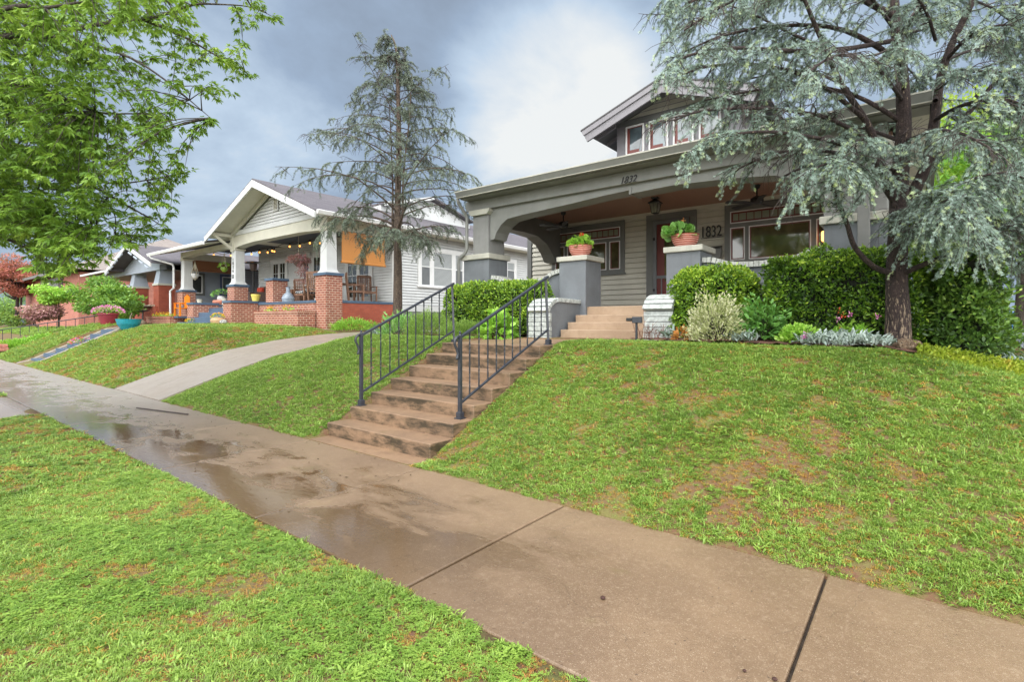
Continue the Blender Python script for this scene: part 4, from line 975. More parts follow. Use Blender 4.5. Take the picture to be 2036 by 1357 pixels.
# ================================================================== foliage tools
rng = np.random.default_rng(11)
def np_mesh(name, verts, loops, tot, tint, mat, parent=None, smooth=False):
    me = bpy.data.meshes.new(name); me.vertices.add(len(verts)); me.vertices.foreach_set('co', verts.astype(np.float32).ravel())
    me.loops.add(len(loops)); me.loops.foreach_set('vertex_index', loops.astype(np.int32).ravel())
    st = np.concatenate(([0], np.cumsum(tot)[:-1])); me.polygons.add(len(tot)); me.polygons.foreach_set('loop_start', st.astype(np.int32)); me.polygons.foreach_set('loop_total', tot.astype(np.int32))
    me.update(calc_edges=True)
    if tint is not None:
        at = me.attributes.new('tint', 'FLOAT', 'FACE'); at.data.foreach_set('value', np.clip(tint, 0, 1).astype(np.float32))
    if smooth: me.polygons.foreach_set('use_smooth', [True]*len(tot))
    return link(name, me, mat, parent)
def norm(a): return a/np.maximum(np.linalg.norm(a, axis=-1, keepdims=True), 1e-9)
def stamp(tv, tf, P_, D_, U_, S_):
    """template verts (along, across, up) placed at P_ with axes D_, U_ and size S_"""
    D = norm(D_); B = norm(np.cross(D, U_)); U = np.cross(B, D)
    tv = np.asarray(tv, float); S = np.asarray(S_, float).reshape(-1, 1, 1)
    V = P_[:, None, :]+S*(tv[None, :, 0:1]*D[:, None, :]+tv[None, :, 1:2]*B[:, None, :]+tv[None, :, 2:3]*U[:, None, :])
    n, m = len(P_), len(tv); fl = np.concatenate([np.asarray(f) for f in tf]); tt = np.array([len(f) for f in tf])
    L_ = (np.arange(n)[:, None]*m+fl[None, :]).ravel(); T_ = np.tile(tt, n)
    return V.reshape(-1, 3), L_, T_, len(tf)
def leaves(name, tv, tf, P_, D_, U_, S_, tint, mat, parent=None):
    V, L_, T_, k = stamp(tv, tf, P_, D_, U_, S_)
    return np_mesh(name, V, L_, T_, np.repeat(tint, k), mat, parent)
def rdir(n): return norm(rng.normal(size=(n, 3)))
OVAL = ([(0, 0, 0), (.3, .2, .05), (.7, .2, .05), (1, 0, -.05), (.7, -.2, .05), (.3, -.2, .05)], [(0, 1, 2, 3), (0, 3, 4, 5)])
DIAM = ([(0, 0, 0), (.5, .26, .04), (1, 0, 0), (.5, -.26, .04)], [(0, 1, 2, 3)])
LANCE = ([(0, 0, 0), (.35, .13, .06), (.75, .09, .05), (1, 0, -.12), (.75, -.09, .05), (.35, -.13, .06), (.5, 0, 0)], [(0, 1, 6), (1, 2, 6), (2, 3, 6), (3, 4, 6), (4, 5, 6), (5, 0, 6)])
BLADE = ([(0, .04, 0), (.45, .045, .12), (1, 0, .02), (.45, -.045, .12), (0, -.04, 0)], [(0, 1, 3, 4), (1, 2, 3)])
BROAD = ([(0, 0, 0), (.2, .33, .05), (.6, .42, .02), (.95, .16, -.06), (1.02, 0, -.1), (.95, -.16, -.06), (.6, -.42, .02), (.2, -.33, .05), (.5, 0, -.03)], [(0, 1, 8), (1, 2, 8), (2, 3, 8), (3, 4, 8), (4, 5, 8), (5, 6, 8), (6, 7, 8), (7, 0, 8)])
def maple_t():
    a = [(-90, .12), (-70, .45), (-52, .20), (-35, .85), (-28, .50), (-20, .42), (-8, .78), (0, 1.15), (8, .78), (20, .42), (28, .50), (35, .85), (52, .20), (70, .45), (90, .12)]
    v = [(0, 0, 0)]+[(r*math.cos(R(t))+.12, r*math.sin(R(t)), .06*math.sin(i*1.7)-.12*r*r) for i, (t, r) in enumerate(a)]
    return v, [(0, i, i+1) for i in range(1, len(a))]
MAPLE = maple_t()

leaf = {}
leaf['maple'] = leafmat('maple_leaf', [(.06, .13, .022), (.13, .25, .035), (.24, .40, .055), (.40, .54, .10)], .35)
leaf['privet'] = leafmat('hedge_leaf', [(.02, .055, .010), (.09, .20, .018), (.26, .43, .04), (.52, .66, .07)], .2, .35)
leaf['dark'] = leafmat('dark_leaf', [(.04, .09, .02), (.10, .21, .035), (.22, .38, .06), (.42, .54, .10)], .2, .35)
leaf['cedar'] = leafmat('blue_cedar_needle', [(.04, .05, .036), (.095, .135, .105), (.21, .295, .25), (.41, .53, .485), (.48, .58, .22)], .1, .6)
leaf['cedar2'] = leafmat('grey_cedar_needle', [(.05, .055, .04), (.085, .105, .08), (.14, .175, .135), (.22, .275, .22), (.28, .32, .17)], .1, .6)
leaf['far'] = leafmat('tree_leaf', [(.05, .12, .025), (.12, .26, .04), (.22, .40, .06), (.38, .54, .09)], .3)
leaf['lime'] = leafmat('lime_leaf', [(.06, .13, .015), (.17, .31, .03), (.36, .50, .05), (.58, .64, .12)], .4)
leaf['red'] = leafmat('red_maple_leaf', [(.12, .03, .03), (.28, .07, .06), (.48, .14, .115), (.60, .26, .20)], .25)
leaf['purple'] = leafmat('purple_maple_leaf', [(.16, .07, .08), (.32, .13, .15), (.46, .22, .24), (.55, .34, .32)], .25)
leaf['varieg'] = leafmat('variegated_leaf', [(.16, .24, .06), (.42, .46, .20), (.64, .63, .40), (.74, .73, .56)], .2)
leaf['silver'] = leafmat('silver_leaf', [(.18, .25, .21), (.31, .39, .35), (.45, .53, .49), (.60, .67, .65)], .1, .8)
leaf['peony'] = leafmat('glossy_leaf', [(.05, .14, .035), (.12, .30, .06), (.22, .45, .11), (.34, .56, .2)], .2, .3)
leaf['hyd'] = leafmat('bright_leaf', [(.10, .25, .035), (.20, .44, .05), (.34, .60, .08), (.50, .72, .15)], .3, .4)
leaf['junip'] = leafmat('juniper_needle', [(.05, .10, .025), (.13, .24, .045), (.24, .38, .07), (.38, .52, .12)], .15, .6)
leaf['moss'] = leafmat('yellow_green_groundcover', [(.10, .13, .01), (.22, .30, .015), (.34, .38, .03), (.42, .27, .04)], .2, .6)
leaf['flower'] = leafmat('petals', [(.70, .12, .42), (.80, .30, .60), (.62, .10, .45), (.85, .5, .7)], .3, .5)
leaf['redfl'] = leafmat('red_petals', [(.70, .04, .02), (.85, .10, .04), (.80, .16, .12)], .3, .5)
leaf['yelfl'] = leafmat('yellow_petals', [(.85, .35, .02), (.85, .55, .03), (.80, .25, .02)], .3, .5)
leaf['twigs'] = leafmat('orange_leaf', [(.35, .10, .03), (.55, .22, .05), (.5, .3, .08)], .2, .6)
leaf['viol'] = leafmat('violet_petals', [(.16, .08, .35), (.28, .12, .42), (.2, .1, .3)], .3, .5)

def fbm(p, s=1.0, seed=0):               # cheap smooth pseudo noise in [-1,1]
    v = 0
    for i, (k, a) in enumerate(((1.0, .55), (2.1, .3), (4.3, .15))):
        q = p*s*k+seed*1.7+i*3.1
        v = v+a*np.sin(q[:, 0]*1.9+np.sin(q[:, 1]*1.3+i))*np.sin(q[:, 1]*2.3+np.sin(q[:, 2]*1.7))*np.cos(q[:, 2]*2.1+np.sin(q[:, 0]))*1.9
    return v
def hedge(name, label, cat, x0, x1, y0, y1, z0, z1, n, mat, size=.034, rnd=.22, topb=.0, group=None, tbase=.42, rough_=.05, seed=0, tmpl=OVAL, wild=.022):
    o = empty(name, ((x0+x1)/2, (y0+y1)/2, z0), label, cat, group)
    c = np.array([(x0+x1)/2, (y0+y1)/2, (z0+z1)/2]); h = np.array([(x1-x0)/2, (y1-y0)/2, (z1-z0)/2])
    r = min(rnd, h[0]*.9, h[1]*.9)
    # sample a rounded box by projecting random points of the box surface
    def surf(n):
        A = np.array([h[1]*h[2], h[1]*h[2], h[0]*h[2]*1.6, h[0]*h[2]*.6, h[0]*h[1]*1.1, .001]); f = rng.choice(6, n, p=A/A.sum())
        u = rng.uniform(-1, 1, (n, 3)); ax_ = np.array([0, 0, 1, 1, 2, 2])[f]; sg = np.array([-1, 1, -1, 1, 1, -1])[f]; u[np.arange(n), ax_] = sg
        p = u*h; inner = np.clip(p, -(h-r), h-r); inner[:, 2] = np.clip(p[:, 2], -h[2], h[2]-r); d = norm(p-inner+1e-6*u); return inner+d*r, d
    p, d = surf(n); w_ = fbm(p+c, 2.2, seed)*rough_+fbm(p+c, 6.5, seed+5)*rough_*.8
    dep = rng.exponential(.045, n)
    q = p+d*(w_-dep+wild*np.maximum(0, rng.normal(0, 1, n)-1.2))[:, None]
    # a bare dark core of branches fills the inside
    m_ = MB(); g = 14
    vs_ = []; fs_ = []
    core = MB(); s_ = .82
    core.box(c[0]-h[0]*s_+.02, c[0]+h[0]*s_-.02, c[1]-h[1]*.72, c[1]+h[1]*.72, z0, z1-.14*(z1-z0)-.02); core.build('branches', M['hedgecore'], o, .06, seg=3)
    dirs = norm(d*.7+rdir(n)*.9+np.array([0, 0, .35])); up = norm(d+rdir(n)*.8)
    hz = (q[:, 2]+c[2]-z0)/(z1-z0)
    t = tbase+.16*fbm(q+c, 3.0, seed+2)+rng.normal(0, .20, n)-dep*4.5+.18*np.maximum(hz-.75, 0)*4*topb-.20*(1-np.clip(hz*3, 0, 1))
    leaves('leaves', tmpl[0], tmpl[1], q+c, dirs, up, size*rng.uniform(.7, 1.3, n), t, mat, o); return o
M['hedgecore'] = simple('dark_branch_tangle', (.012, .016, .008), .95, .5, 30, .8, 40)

def blob_plant(name, label, cat, c, rad, h, n, size, mat, tmpl, group=None, tbase=.5, up_=.4, seed=0, stems=0, flat=0, fl=None, parent=None, partname='leaves', lump=.15, tspread=.16):
    """a rounded clump: leaves spread over and through a half ellipsoid"""
    c = np.array(c, float); o = parent or empty(name, tuple(c), label, cat, group)
    u = rdir(n); u[:, 2] = np.abs(u[:, 2]); rr_ = rng.uniform(.45, 1, n)**.5
    k = 1+lump*fbm(u*1.5+c, 2.2, seed)
    p = u*rr_[:, None]*k[:, None]*np.array([rad, rad, h])
    dirs = norm(u*np.array([1, 1, .6])+rdir(n)*.6+np.array([0, 0, up_])); U = norm(u+rdir(n)*.5+np.array([0, 0, .4]))
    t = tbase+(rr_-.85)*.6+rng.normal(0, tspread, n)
    leaves(partname, tmpl[0], tmpl[1], p+c, dirs, U, size*rng.uniform(.6, 1.3, n), t, mat, o)
    if stems:
        mb = MB()
        for i in range(stems):
            a = rng.uniform(0, 6.28); e_ = u[i]*np.array([rad, rad, h])*.8; mb.tube([tuple(c+np.array([0, 0, -.02])), tuple(c+e_*.5+np.array([0, 0, h*.1])), tuple(c+e_)], [.008, .006, .003], 4)
        mb.build('stems', M['twig'], o)
    return o
def rosette_plant(name, label, cat, c, rad, n, size, mat, tmpl, group=None, tb=.55):
    """long leaves arching out from the ground, many crowns"""
    o = empty(name, tuple(c), label, cat, group); c = np.array(c, float)
    a = rng.uniform(0, 2*math.pi, n); rr_ = np.sqrt(rng.uniform(0, 1, n)); b = np.stack([np.cos(a)*rr_*rad[0], np.sin(a)*rr_*rad[1], np.full(n, .0)], 1)
    a2 = rng.uniform(0, 2*math.pi, n); el = rng.uniform(.15, 1.25, n); d = np.stack([np.cos(a2)*np.cos(el), np.sin(a2)*np.cos(el), np.sin(el)], 1)
    p = b+np.array([0, 0, 1])*(rng.uniform(0, rad[2], n)*(1-rr_*.6))[:, None]
    leaves('leaves', tmpl[0], tmpl[1], p+c, d, np.tile([0, 0, 1.0], (n, 1))+rdir(n)*.3, size*rng.uniform(.6, 1.2, n), tb+rng.normal(0, .18, n), mat, o); return o

# tapered limbs made in bulk
def limbs(name, paths, mat, parent, n=6):
    mb = MB()
    for pts, r0, r1 in paths:
        k = len(pts); mb.tube(pts, [r0+(r1-r0)*(i/(k-1))**.8 for i in range(k)], n if r0 > .02 else 4, cap=False)
    return mb.build(name, mat, parent, smooth=True)

def crown_tree(name, label, cat, base, height, rad, mat, group=None, n=9000, size=.14, clumps=40, trunk_h=.3, tr=.18, tb=.5, seed=1, zsq=1.0, tmpl=DIAM, barkm=None, multi=1, spread=.28):
    r_ = random.Random(seed); base = Vector(base); o = empty(name, tuple(base), label, cat, group)
    cc = base+Vector((0, 0, height*(trunk_h+(1-trunk_h)*.5))); hr = height*(1-trunk_h)*.5*zsq
    cl = []
    for i in range(clumps):
        v = Vector((r_.gauss(0, 1), r_.gauss(0, 1), r_.gauss(0, 1))).normalized(); k = r_.uniform(.35, .86)
        cl.append((cc+Vector((v.x*rad*k, v.y*rad*k, v.z*hr*k)), rad*r_.uniform(spread*.75, spread*1.3)))
    paths = []
    for m_ in range(multi):
        off = Vector((r_.uniform(-.5, .5), r_.uniform(-.3, .3), 0))*(.6 if multi > 1 else 0); top = cc+off*3+Vector((0, 0, -hr*.2))
        paths.append(([base, base+(top-base)*.35+off*.8, base+(top-base)*.7+Vector((r_.uniform(-.1, .1), 0, 0)), top], tr/multi**.5, tr*.4/multi**.5))
    for (q, s_) in cl[::2]:
        st = base+(cc-base)*r_.uniform(.55, .95); md = (st+q)/2+Vector((0, 0, -.08*rad)); paths.append(([st, md, q], tr*.32, tr*.06))
    limbs('trunk', paths, barkm or M['barkgr'], o)
    C_ = np.array([list(q) for q, _ in cl]); S_ = np.array([s_ for _, s_ in cl]); idx = rng.choice(len(cl), n, p=(S_**2)/(S_**2).sum())
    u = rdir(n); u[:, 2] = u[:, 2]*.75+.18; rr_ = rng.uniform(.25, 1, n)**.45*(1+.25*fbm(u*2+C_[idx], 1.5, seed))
    p = C_[idx]+u*(S_[idx]*rr_)[:, None]*np.array([1, 1, .72])
    dirs = norm(u+rdir(n)*.9-np.array([0, 0, .25])); U = norm(u+rdir(n)*.6+np.array([0, 0, .4]))
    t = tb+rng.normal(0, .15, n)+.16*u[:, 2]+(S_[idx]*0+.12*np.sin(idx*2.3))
    leaves('crown', tmpl[0], tmpl[1], p, dirs, U, size*rng.uniform(.6, 1.35, n), t, mat, o); return o

# ================================================================== hedges and bed plants of the grey bungalow
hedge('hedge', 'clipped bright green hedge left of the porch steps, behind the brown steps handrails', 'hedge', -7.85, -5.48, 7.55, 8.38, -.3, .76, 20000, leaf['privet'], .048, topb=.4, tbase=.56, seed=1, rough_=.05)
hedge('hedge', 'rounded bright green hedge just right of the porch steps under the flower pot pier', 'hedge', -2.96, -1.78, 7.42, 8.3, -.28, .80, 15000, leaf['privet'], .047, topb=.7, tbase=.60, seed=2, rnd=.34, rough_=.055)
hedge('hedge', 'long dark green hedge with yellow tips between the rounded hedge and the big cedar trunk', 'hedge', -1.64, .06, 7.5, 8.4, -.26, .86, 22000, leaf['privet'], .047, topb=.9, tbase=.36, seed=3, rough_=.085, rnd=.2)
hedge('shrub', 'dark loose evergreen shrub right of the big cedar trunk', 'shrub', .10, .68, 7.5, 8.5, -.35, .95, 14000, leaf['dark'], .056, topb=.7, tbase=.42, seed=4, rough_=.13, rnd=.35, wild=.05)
hedge('shrub', 'dark open shrub at the end of the bed beside the driveway', 'shrub', .50, .85, 8.4, 9.4, -.5, .25, 5000, leaf['dark'], .06, topb=.7, tbase=.45, seed=6, rough_=.2, rnd=.3, wild=.16)
def gp(px, py, t): v = P(px, py, t); return (v.x, v.y, gz(v.x, v.y)+.02)
blob_plant('variegated_shrub', 'cream and green variegated shrub in front of the rounded hedge', 'shrub', (-2.12, 7.08, -.25), .38, .58, 4600, .038, leaf['varieg'], OVAL, stems=20, lump=.35, seed=1, up_=.7)
rosette_plant('low_plant', 'small blue-green plant between the white step wall and the variegated shrub', 'plant', (-2.74, 7.1, -.24), (.13, .12, .12), 60, .13, leaf['silver'], LANCE, tb=.15)
blob_plant('low_plant', 'tiny orange-leaved plant at the foot of the variegated shrub', 'plant', (-2.55, 6.98, -.25), .11, .17, 160, .05, leaf['twigs'], OVAL)
blob_plant('peony', 'glossy dark green leafy peony behind the variegated shrub', 'plant', (-1.60, 7.22, -.22), .31, .46, 900, .085, leaf['peony'], OVAL, stems=12, lump=.4, up_=.0, tbase=.4)
blob_plant('fern', 'small lime green ferny clump at the lawn edge in front of the long hedge', 'plant', (-1.12, 6.92, -.24), .21, .19, 1600, .05, leaf['hyd'], DIAM, tbase=.6)
rosette_plant('low_plant', 'little grey-leaved plant just right of the variegated shrub', 'plant', (-1.72, 6.86, -.25), (.16, .10, .10), 70, .12, leaf['silver'], LANCE, tb=.3)
ear = rosette_plant('lambs_ear', 'spreading silver lambs ear with pink flowers in front of the big cedar trunk', 'plant', (-.66, 6.72, -.27), (.46, .22, .13), 620, .125, leaf['silver'], LANCE)
p_ = np.array([[-1.02, 6.55, -.18], [-.72, 6.8, .03], [-.60, 6.82, .08], [-.36, 6.86, .06], [-1.0, 6.6, -.14]]); pp = np.repeat(p_, 16, 0)+rng.normal(0, .013, (80, 3))
leaves('flowers', DIAM[0], DIAM[1], pp, rdir(80), rdir(80), np.full(80, .026), rng.uniform(0, 1, 80), leaf['flower'], ear)
pk = rosette_plant('low_plant', 'low green plant with orange and pink tips behind the lambs ear', 'plant', (-.62, 7.12, -.2), (.2, .12, .2), 130, .12, leaf['hyd'], LANCE)
pp = rng.normal(0, .05, (24, 3))+np.array([-.72, 7.1, .06]); leaves('flowers', DIAM[0], DIAM[1], pp, rdir(24), rdir(24), np.full(24, .028), rng.uniform(0, 1, 24), leaf['redfl'], pk)
# dead twigs beside the path light
tw = empty('bare_twigs', (-3.05, 7.18, -.25), 'bare brown twigs in front of the right white brick step wall', 'shrub'); pts = []
rt = random.Random(3)
for i in range(26):
    b_ = Vector((-3.05+rt.uniform(-.22, .22), 7.15+rt.uniform(-.08, .08), -.26)); h_ = rt.uniform(.1, .26) if i else .48
    e_ = b_+Vector((rt.uniform(-.09, .09), rt.uniform(-.05, .05), h_)); pts.append(([b_, (b_+e_)/2+Vector((rt.uniform(-.02, .02), 0, 0)), e_], .006, .002))
    for j in range(3): f = b_+(e_-b_)*rt.uniform(.4, .9); pts.append(([f, f+Vector((rt.uniform(-.08, .08), rt.uniform(-.05, .05), rt.uniform(.02, .1)))], .003, .001))
limbs('twigs', pts, simple('red_brown_twig', (.22, .11, .08), .8), tw)
# path light
pl = empty('path_light', (-3.18, 6.92, -.26), 'small dark box-headed path light on a stake beside the walkway', 'lamp')
MB().box(-3.195, -3.17, 6.91, 6.935, -.30, -.02).build('stake', M['iron'], pl)
MB().cbox((-3.17, 6.92, .025), .13, .10, .09, R(10)).build('head', M['iron'], pl, .008)
MB().cbox((-3.30, 6.94, .03), .09, .05, .05, R(10)).build('knob', M['black'], pl, .01)
# stump
st = MB(); rt = random.Random(5)
st.lathe((-.10, 6.66, -.29), [(.09, 0), (.12, .03), (.115, .06), (.10, .09), (.05, .105), (.02, .09)], 13)
for i, v in enumerate(st.v): st.v[i] = (v[0]+rt.uniform(-.026, .026), v[1]+rt.uniform(-.026, .026), v[2]+rt.uniform(-.02, .02))
tag(st.build('rotten_stump', bark('rotten_wood', (.06, .035, .022), (.19, .12, .07), (.34, .26, .18), 1.6), smooth=False), 'lump of rotten brown stump at the foot of the big cedar', 'stump')
# creeping ground cover along the edge of the bed, down to the driveway
gcn = 17000; u_ = rng.uniform(0, 1, gcn); line = np.array([[-.02, 6.62], [.35, 6.85], [.72, 7.2], [.95, 7.6], [1.15, 8.0]])
li = np.interp(u_, np.linspace(0, 1, 5), line[:, 0]); lj = np.interp(u_, np.linspace(0, 1, 5), line[:, 1])+rng.normal(0, .21, gcn)
zz2 = np.array([gz(a, b_) for a, b_ in zip(li, lj)])+rng.uniform(0, .14, gcn)*(1-np.clip(abs(lj-np.interp(u_, np.linspace(0, 1, 5), line[:, 1]))/.3, 0, 1))
o = leaves('ground_cover', DIAM[0], DIAM[1], np.stack([li, lj, zz2], 1), norm(rdir(gcn)+np.array([0, 0, .6])), rdir(gcn), rng.uniform(.02, .045, gcn), .35+.3*fbm(np.stack([li, lj, zz2], 1), 4)+rng.normal(0, .12, gcn), leaf['moss']); tag(o, 'yellow-green creeping ground cover spilling along the bed edge', 'ground cover', kind='stuff')
rosette_plant('low_plant', 'grey-leaved plant near the driveway at the end of the ground cover', 'plant', (.86, 7.9, gz(.86, 7.9)), (.22, .16, .12), 130, .15, leaf['silver'], LANCE, tb=.2)
# left bed
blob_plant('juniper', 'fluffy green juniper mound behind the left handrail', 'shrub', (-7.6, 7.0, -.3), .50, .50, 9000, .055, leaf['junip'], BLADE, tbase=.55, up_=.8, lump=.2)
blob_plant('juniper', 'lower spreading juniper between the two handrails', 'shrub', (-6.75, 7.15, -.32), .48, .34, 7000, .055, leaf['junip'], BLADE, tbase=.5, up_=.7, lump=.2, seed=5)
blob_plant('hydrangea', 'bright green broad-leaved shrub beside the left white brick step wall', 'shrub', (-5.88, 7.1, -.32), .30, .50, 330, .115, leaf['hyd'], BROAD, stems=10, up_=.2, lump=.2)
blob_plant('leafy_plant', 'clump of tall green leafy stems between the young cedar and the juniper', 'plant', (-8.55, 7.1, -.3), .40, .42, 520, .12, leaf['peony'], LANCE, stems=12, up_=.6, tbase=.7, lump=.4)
rosette_plant('low_plant', 'dusty mauve and grey plant at the foot of the young cedar', 'plant', (-9.3, 7.25, -.32), (.40, .22, .14), 240, .13, leaf['silver'], LANCE, tb=.1)
blob_plant('leafy_plant', 'low green mound of leaves beside the brick porch wall near the path', 'plant', (-14.2, 9.9, -.28), .75, .32, 1500, .10, leaf['hyd'], LANCE, up_=.5, lump=.3)
rosette_plant('iris', 'narrow grey-green upright leaves near the foot of the young cedar', 'plant', (-10.1, 8.0, -.32), (.5, .2, .05), 90, .34, leaf['silver'], BLADE, tb=.1)

# ================================================================== pots
def pot(name, label, cat, c, prof, mat, group=None, n=28):
    o = empty(name, c, label, cat, group); MB().lathe(c, prof, n).build('pot', mat, o, smooth=False); return o
def ribbed():
    m, t, b = new_mat('ribbed_terracotta'); p = wpos(t); s = nd(t, 'ShaderNodeSeparateXYZ', {0: p}); wv = mth(t, 'FRACT', mth(t, 'MULTIPLY', s.outputs[2], 30))
    c = mixc(t, sstep(t, wv, .55, .75), (.50, .13, .085), (.80, .52, .46)); c = mixc(t, mth(t, 'MULTIPLY', noise(t, p, 12, 4), .4), c, (.34, .10, .06))
    t.links.new(c, b.inputs['Base Color']); b.inputs['Roughness'].default_value = .6; return m
rib = ribbed()
BOWL = [(.11, 0), (.16, .03), (.205, .09), (.225, .16), (.228, .22), (.235, .225), (.235, .245), (.215, .245), (.205, .20)]
def ribprof(s=1.0):
    pr_ = []
    for i in range(len(BOWL)-4):
        pass
    zs = np.linspace(0, .235, 20); rs = np.interp(zs, [0, .03, .09, .16, .22, .24], [.11, .155, .20, .225, .232, .235]); k = 0
    for z, r in zip(zs, rs): pr_.append((float(r+(.005 if k % 2 else -.004))*s, float(z)*s)); k += 1
    return pr_+[(.215*s, .236*s), (.20*s, .20*s)]
def gpot(c, label):
    o = pot('flower_pot', label, 'flower pot', c, ribprof(.98), rib)
    MB().lathe((c[0], c[1], c[2]+.19), [(.19, 0), (.19, .01)], 16).build('soil', M['soil'], o); return o
g1 = gpot((-5.22, 8.80, 1.256), 'ribbed terracotta bowl with a red flower on the left porch pier')
blob_plant(None, None, None, (-5.22, 8.80, 1.46), .20, .20, 150, .10, leaf['hyd'], BROAD, parent=g1, up_=.3, tbase=.6)
pp = rng.normal(0, .018, (40, 3))+np.array([-5.16, 8.74, 1.69]); leaves('flower', DIAM[0], DIAM[1], pp, rdir(40), rdir(40), np.full(40, .04), rng.uniform(0, 1, 40), leaf['redfl'], g1)
g2 = gpot((-3.155, 8.80, 1.256), 'ribbed terracotta bowl with large round geranium leaves on the right porch pier')
blob_plant(None, None, None, (-3.25, 8.78, 1.45), .22, .17, 100, .14, leaf['peony'], BROAD, parent=g2, up_=.1, tbase=.75)
pp = rng.normal(0, .012, (14, 3))+np.array([-3.17, 8.74, 1.72]); leaves('flower', DIAM[0], DIAM[1], pp, rdir(14), rdir(14), np.full(14, .035), rng.uniform(0, 1, 14), leaf['twigs'], g2)

def on_ground(px, py, y): v = P(px, py, 1); t = y/v.y; return Vector((v.x*t, y, 0))
def flowers(o, c, rad, h, n, size, m_, name='flowers'):
    c = np.array(c); u = rdir(n); u[:, 2] = abs(u[:, 2]); leaves(name, DIAM[0], DIAM[1], c+u*np.array([rad, rad, h]), norm(u+rdir(n)*.6), rdir(n), size*rng.uniform(.7, 1.3, n), rng.uniform(0, 1, n), leaf[m_], o)
v = on_ground(215, 656, 6.3); c = (v.x, 6.3, gz(v.x, 6.3))
o = pot('flower_pot', 'wine red pot full of pink petunias at the top of the blue steps', 'flower pot', c, [(.22, 0), (.24, .03), (.34, .40), (.37, .41), (.37, .47), (.33, .47), (.31, .42)], M['wine'])
flowers(o, (c[0], c[1], c[2]+.46), .46, .22, 420, .07, 'hyd', 'foliage'); flowers(o, (c[0], c[1], c[2]+.50), .50, .24, 320, .075, 'flower')
v = on_ground(256, 655, 6.3); c = (v.x, 6.3, gz(v.x, 6.3))
o = pot('planter_bowl', 'turquoise bowl planter at the top of the blue steps', 'flower pot', c, [(.20, 0), (.24, .03), (.36, .22), (.40, .38), (.41, .41), (.37, .41), (.34, .34)], M['turq'])
mb = MB(); mb.tube([(c[0]+.1, c[1], c[2]+.35), (c[0]+.2, c[1], c[2]+.52), (c[0]+.36, c[1], c[2]+.62)], [.02, .018, .01], 6); mb.build('stick', simple('pale_wood', (.6, .38, .28), .7), o)
v = on_ground(382, 640, 8.1); c = (v.x, 8.1, gz(v.x, 8.1)-.0)
o = pot('flower_pot', 'small turquoise pot of yellow flowers left of the white house steps', 'flower pot', c, [(.15, 0), (.2, .05), (.22, .2), (.21, .24), (.18, .24)], M['turq']); flowers(o, (c[0], c[1], c[2]+.22), .22, .12, 130, .05, 'hyd', 'foliage'); flowers(o, (c[0], c[1], c[2]+.25), .22, .13, 90, .06, 'yelfl')
v = on_ground(433, 640, 8.0); c = (v.x, 8.0, gz(v.x, 8.0)-.0)
o = pot('flower_pot', 'tan clay pot of yellow flowers right of the white house steps', 'flower pot', c, [(.14, 0), (.22, .06), (.24, .16), (.18, .26), (.16, .26)], M['tan']); flowers(o, (c[0], c[1], c[2]+.24), .20, .12, 110, .05, 'hyd', 'foliage'); flowers(o, (c[0], c[1], c[2]+.27), .20, .12, 80, .06, 'yelfl')
st = MB().ball((c[0]+.45, 8.0, c[2]+.08), .13, 6, .8); tag(st.build('garden_stone', simple('speckled_stone', (.4, .4, .38), .8, .6, 30)), 'speckled grey stone between the tan pot and the brick wall', 'stone')
c = (-19.75, 9.0, .76); c2 = (-18.98+.0, 9.55, .745)
o = pot('yellow_pot', 'yellow ceramic pot on the blue wall cap beside the short brick pier', 'flower pot', (-19.95, 9.68, .745) if False else (-19.52, 9.3, .76), [(.11, 0), (.15, .16), (.17, .24), (.16, .26), (.13, .24)], M['yellow'])
o = pot('clay_pot', 'wide clay bowl holding a white pot of leaves on the porch wall', 'flower pot', (-23.2, 9.6, .70), [(.26, 0), (.32, .12), (.30, .20), (.26, .2)], M['terra'])
MB().lathe((-23.2, 9.6, .88), [(.12, 0), (.15, .1), (.12, .2)], 12).build('inner_pot', M['white'], o); flowers(o, (-23.2, 9.6, 1.08), .3, .22, 90, .13, 'peony', 'foliage')
o = pot('candle_jar', 'small cream jar on the blue cap of the left porch wall', 'jar', (-24.9, 9.42, .70), [(.10, 0), (.10, .22), (.12, .24), (.12, .28), (.08, .28)], M['cream'])
o = pot('candle_jar', 'small cream jar in front of the middle column of the white house', 'jar', (-22.45, 9.42, .70), [(.09, 0), (.09, .20), (.11, .22), (.11, .26), (.07, .26)], M['cream'])
o = pot('vase', 'round grey-blue vase with a narrow neck behind the porch wall', 'vase', (-18.1, 9.8, WFL), [(.10, 0), (.20, .08), (.23, .20), (.16, .34), (.07, .42), (.07, .60), (.09, .62)], simple('grey_blue_glaze', (.30, .36, .44), .3))
# flowers standing in the planters
for (x0, x1, y0, y1, z, lab, mm) in ((-18.0, -15.6, 8.75, 9.1, .32, 'scattered orange and red flowers in the right brick planter', 'yelfl'), (-28.6, -26.3, 8.7, 9.1, .2, 'row of orange marigolds in the left brick planter', 'yelfl')):
    n_ = 240; p = np.stack([rng.uniform(x0, x1, n_), rng.uniform(y0, y1, n_), np.full(n_, z)+rng.uniform(0, .12, n_)], 1)
    if x0 > -20: k = np.abs(((p[:, 0]+18)*1.0) % 1.1-.4) < .22; p = p[k]
    n_ = len(p); o = empty('marigolds', (x0, y0, z), lab, 'flowers'); leaves('foliage', DIAM[0], DIAM[1], p, norm(rdir(n_)+np.array([0, 0, .5])), rdir(n_), np.full(n_, .08), rng.uniform(.3, .9, n_), leaf['hyd'], o)
    leaves('flowers', DIAM[0], DIAM[1], p[::2]+np.array([0, 0, .10]), rdir(len(p[::2])), rdir(len(p[::2])), np.full(len(p[::2]), .07), rng.uniform(0, 1, len(p[::2])), leaf[mm], o)
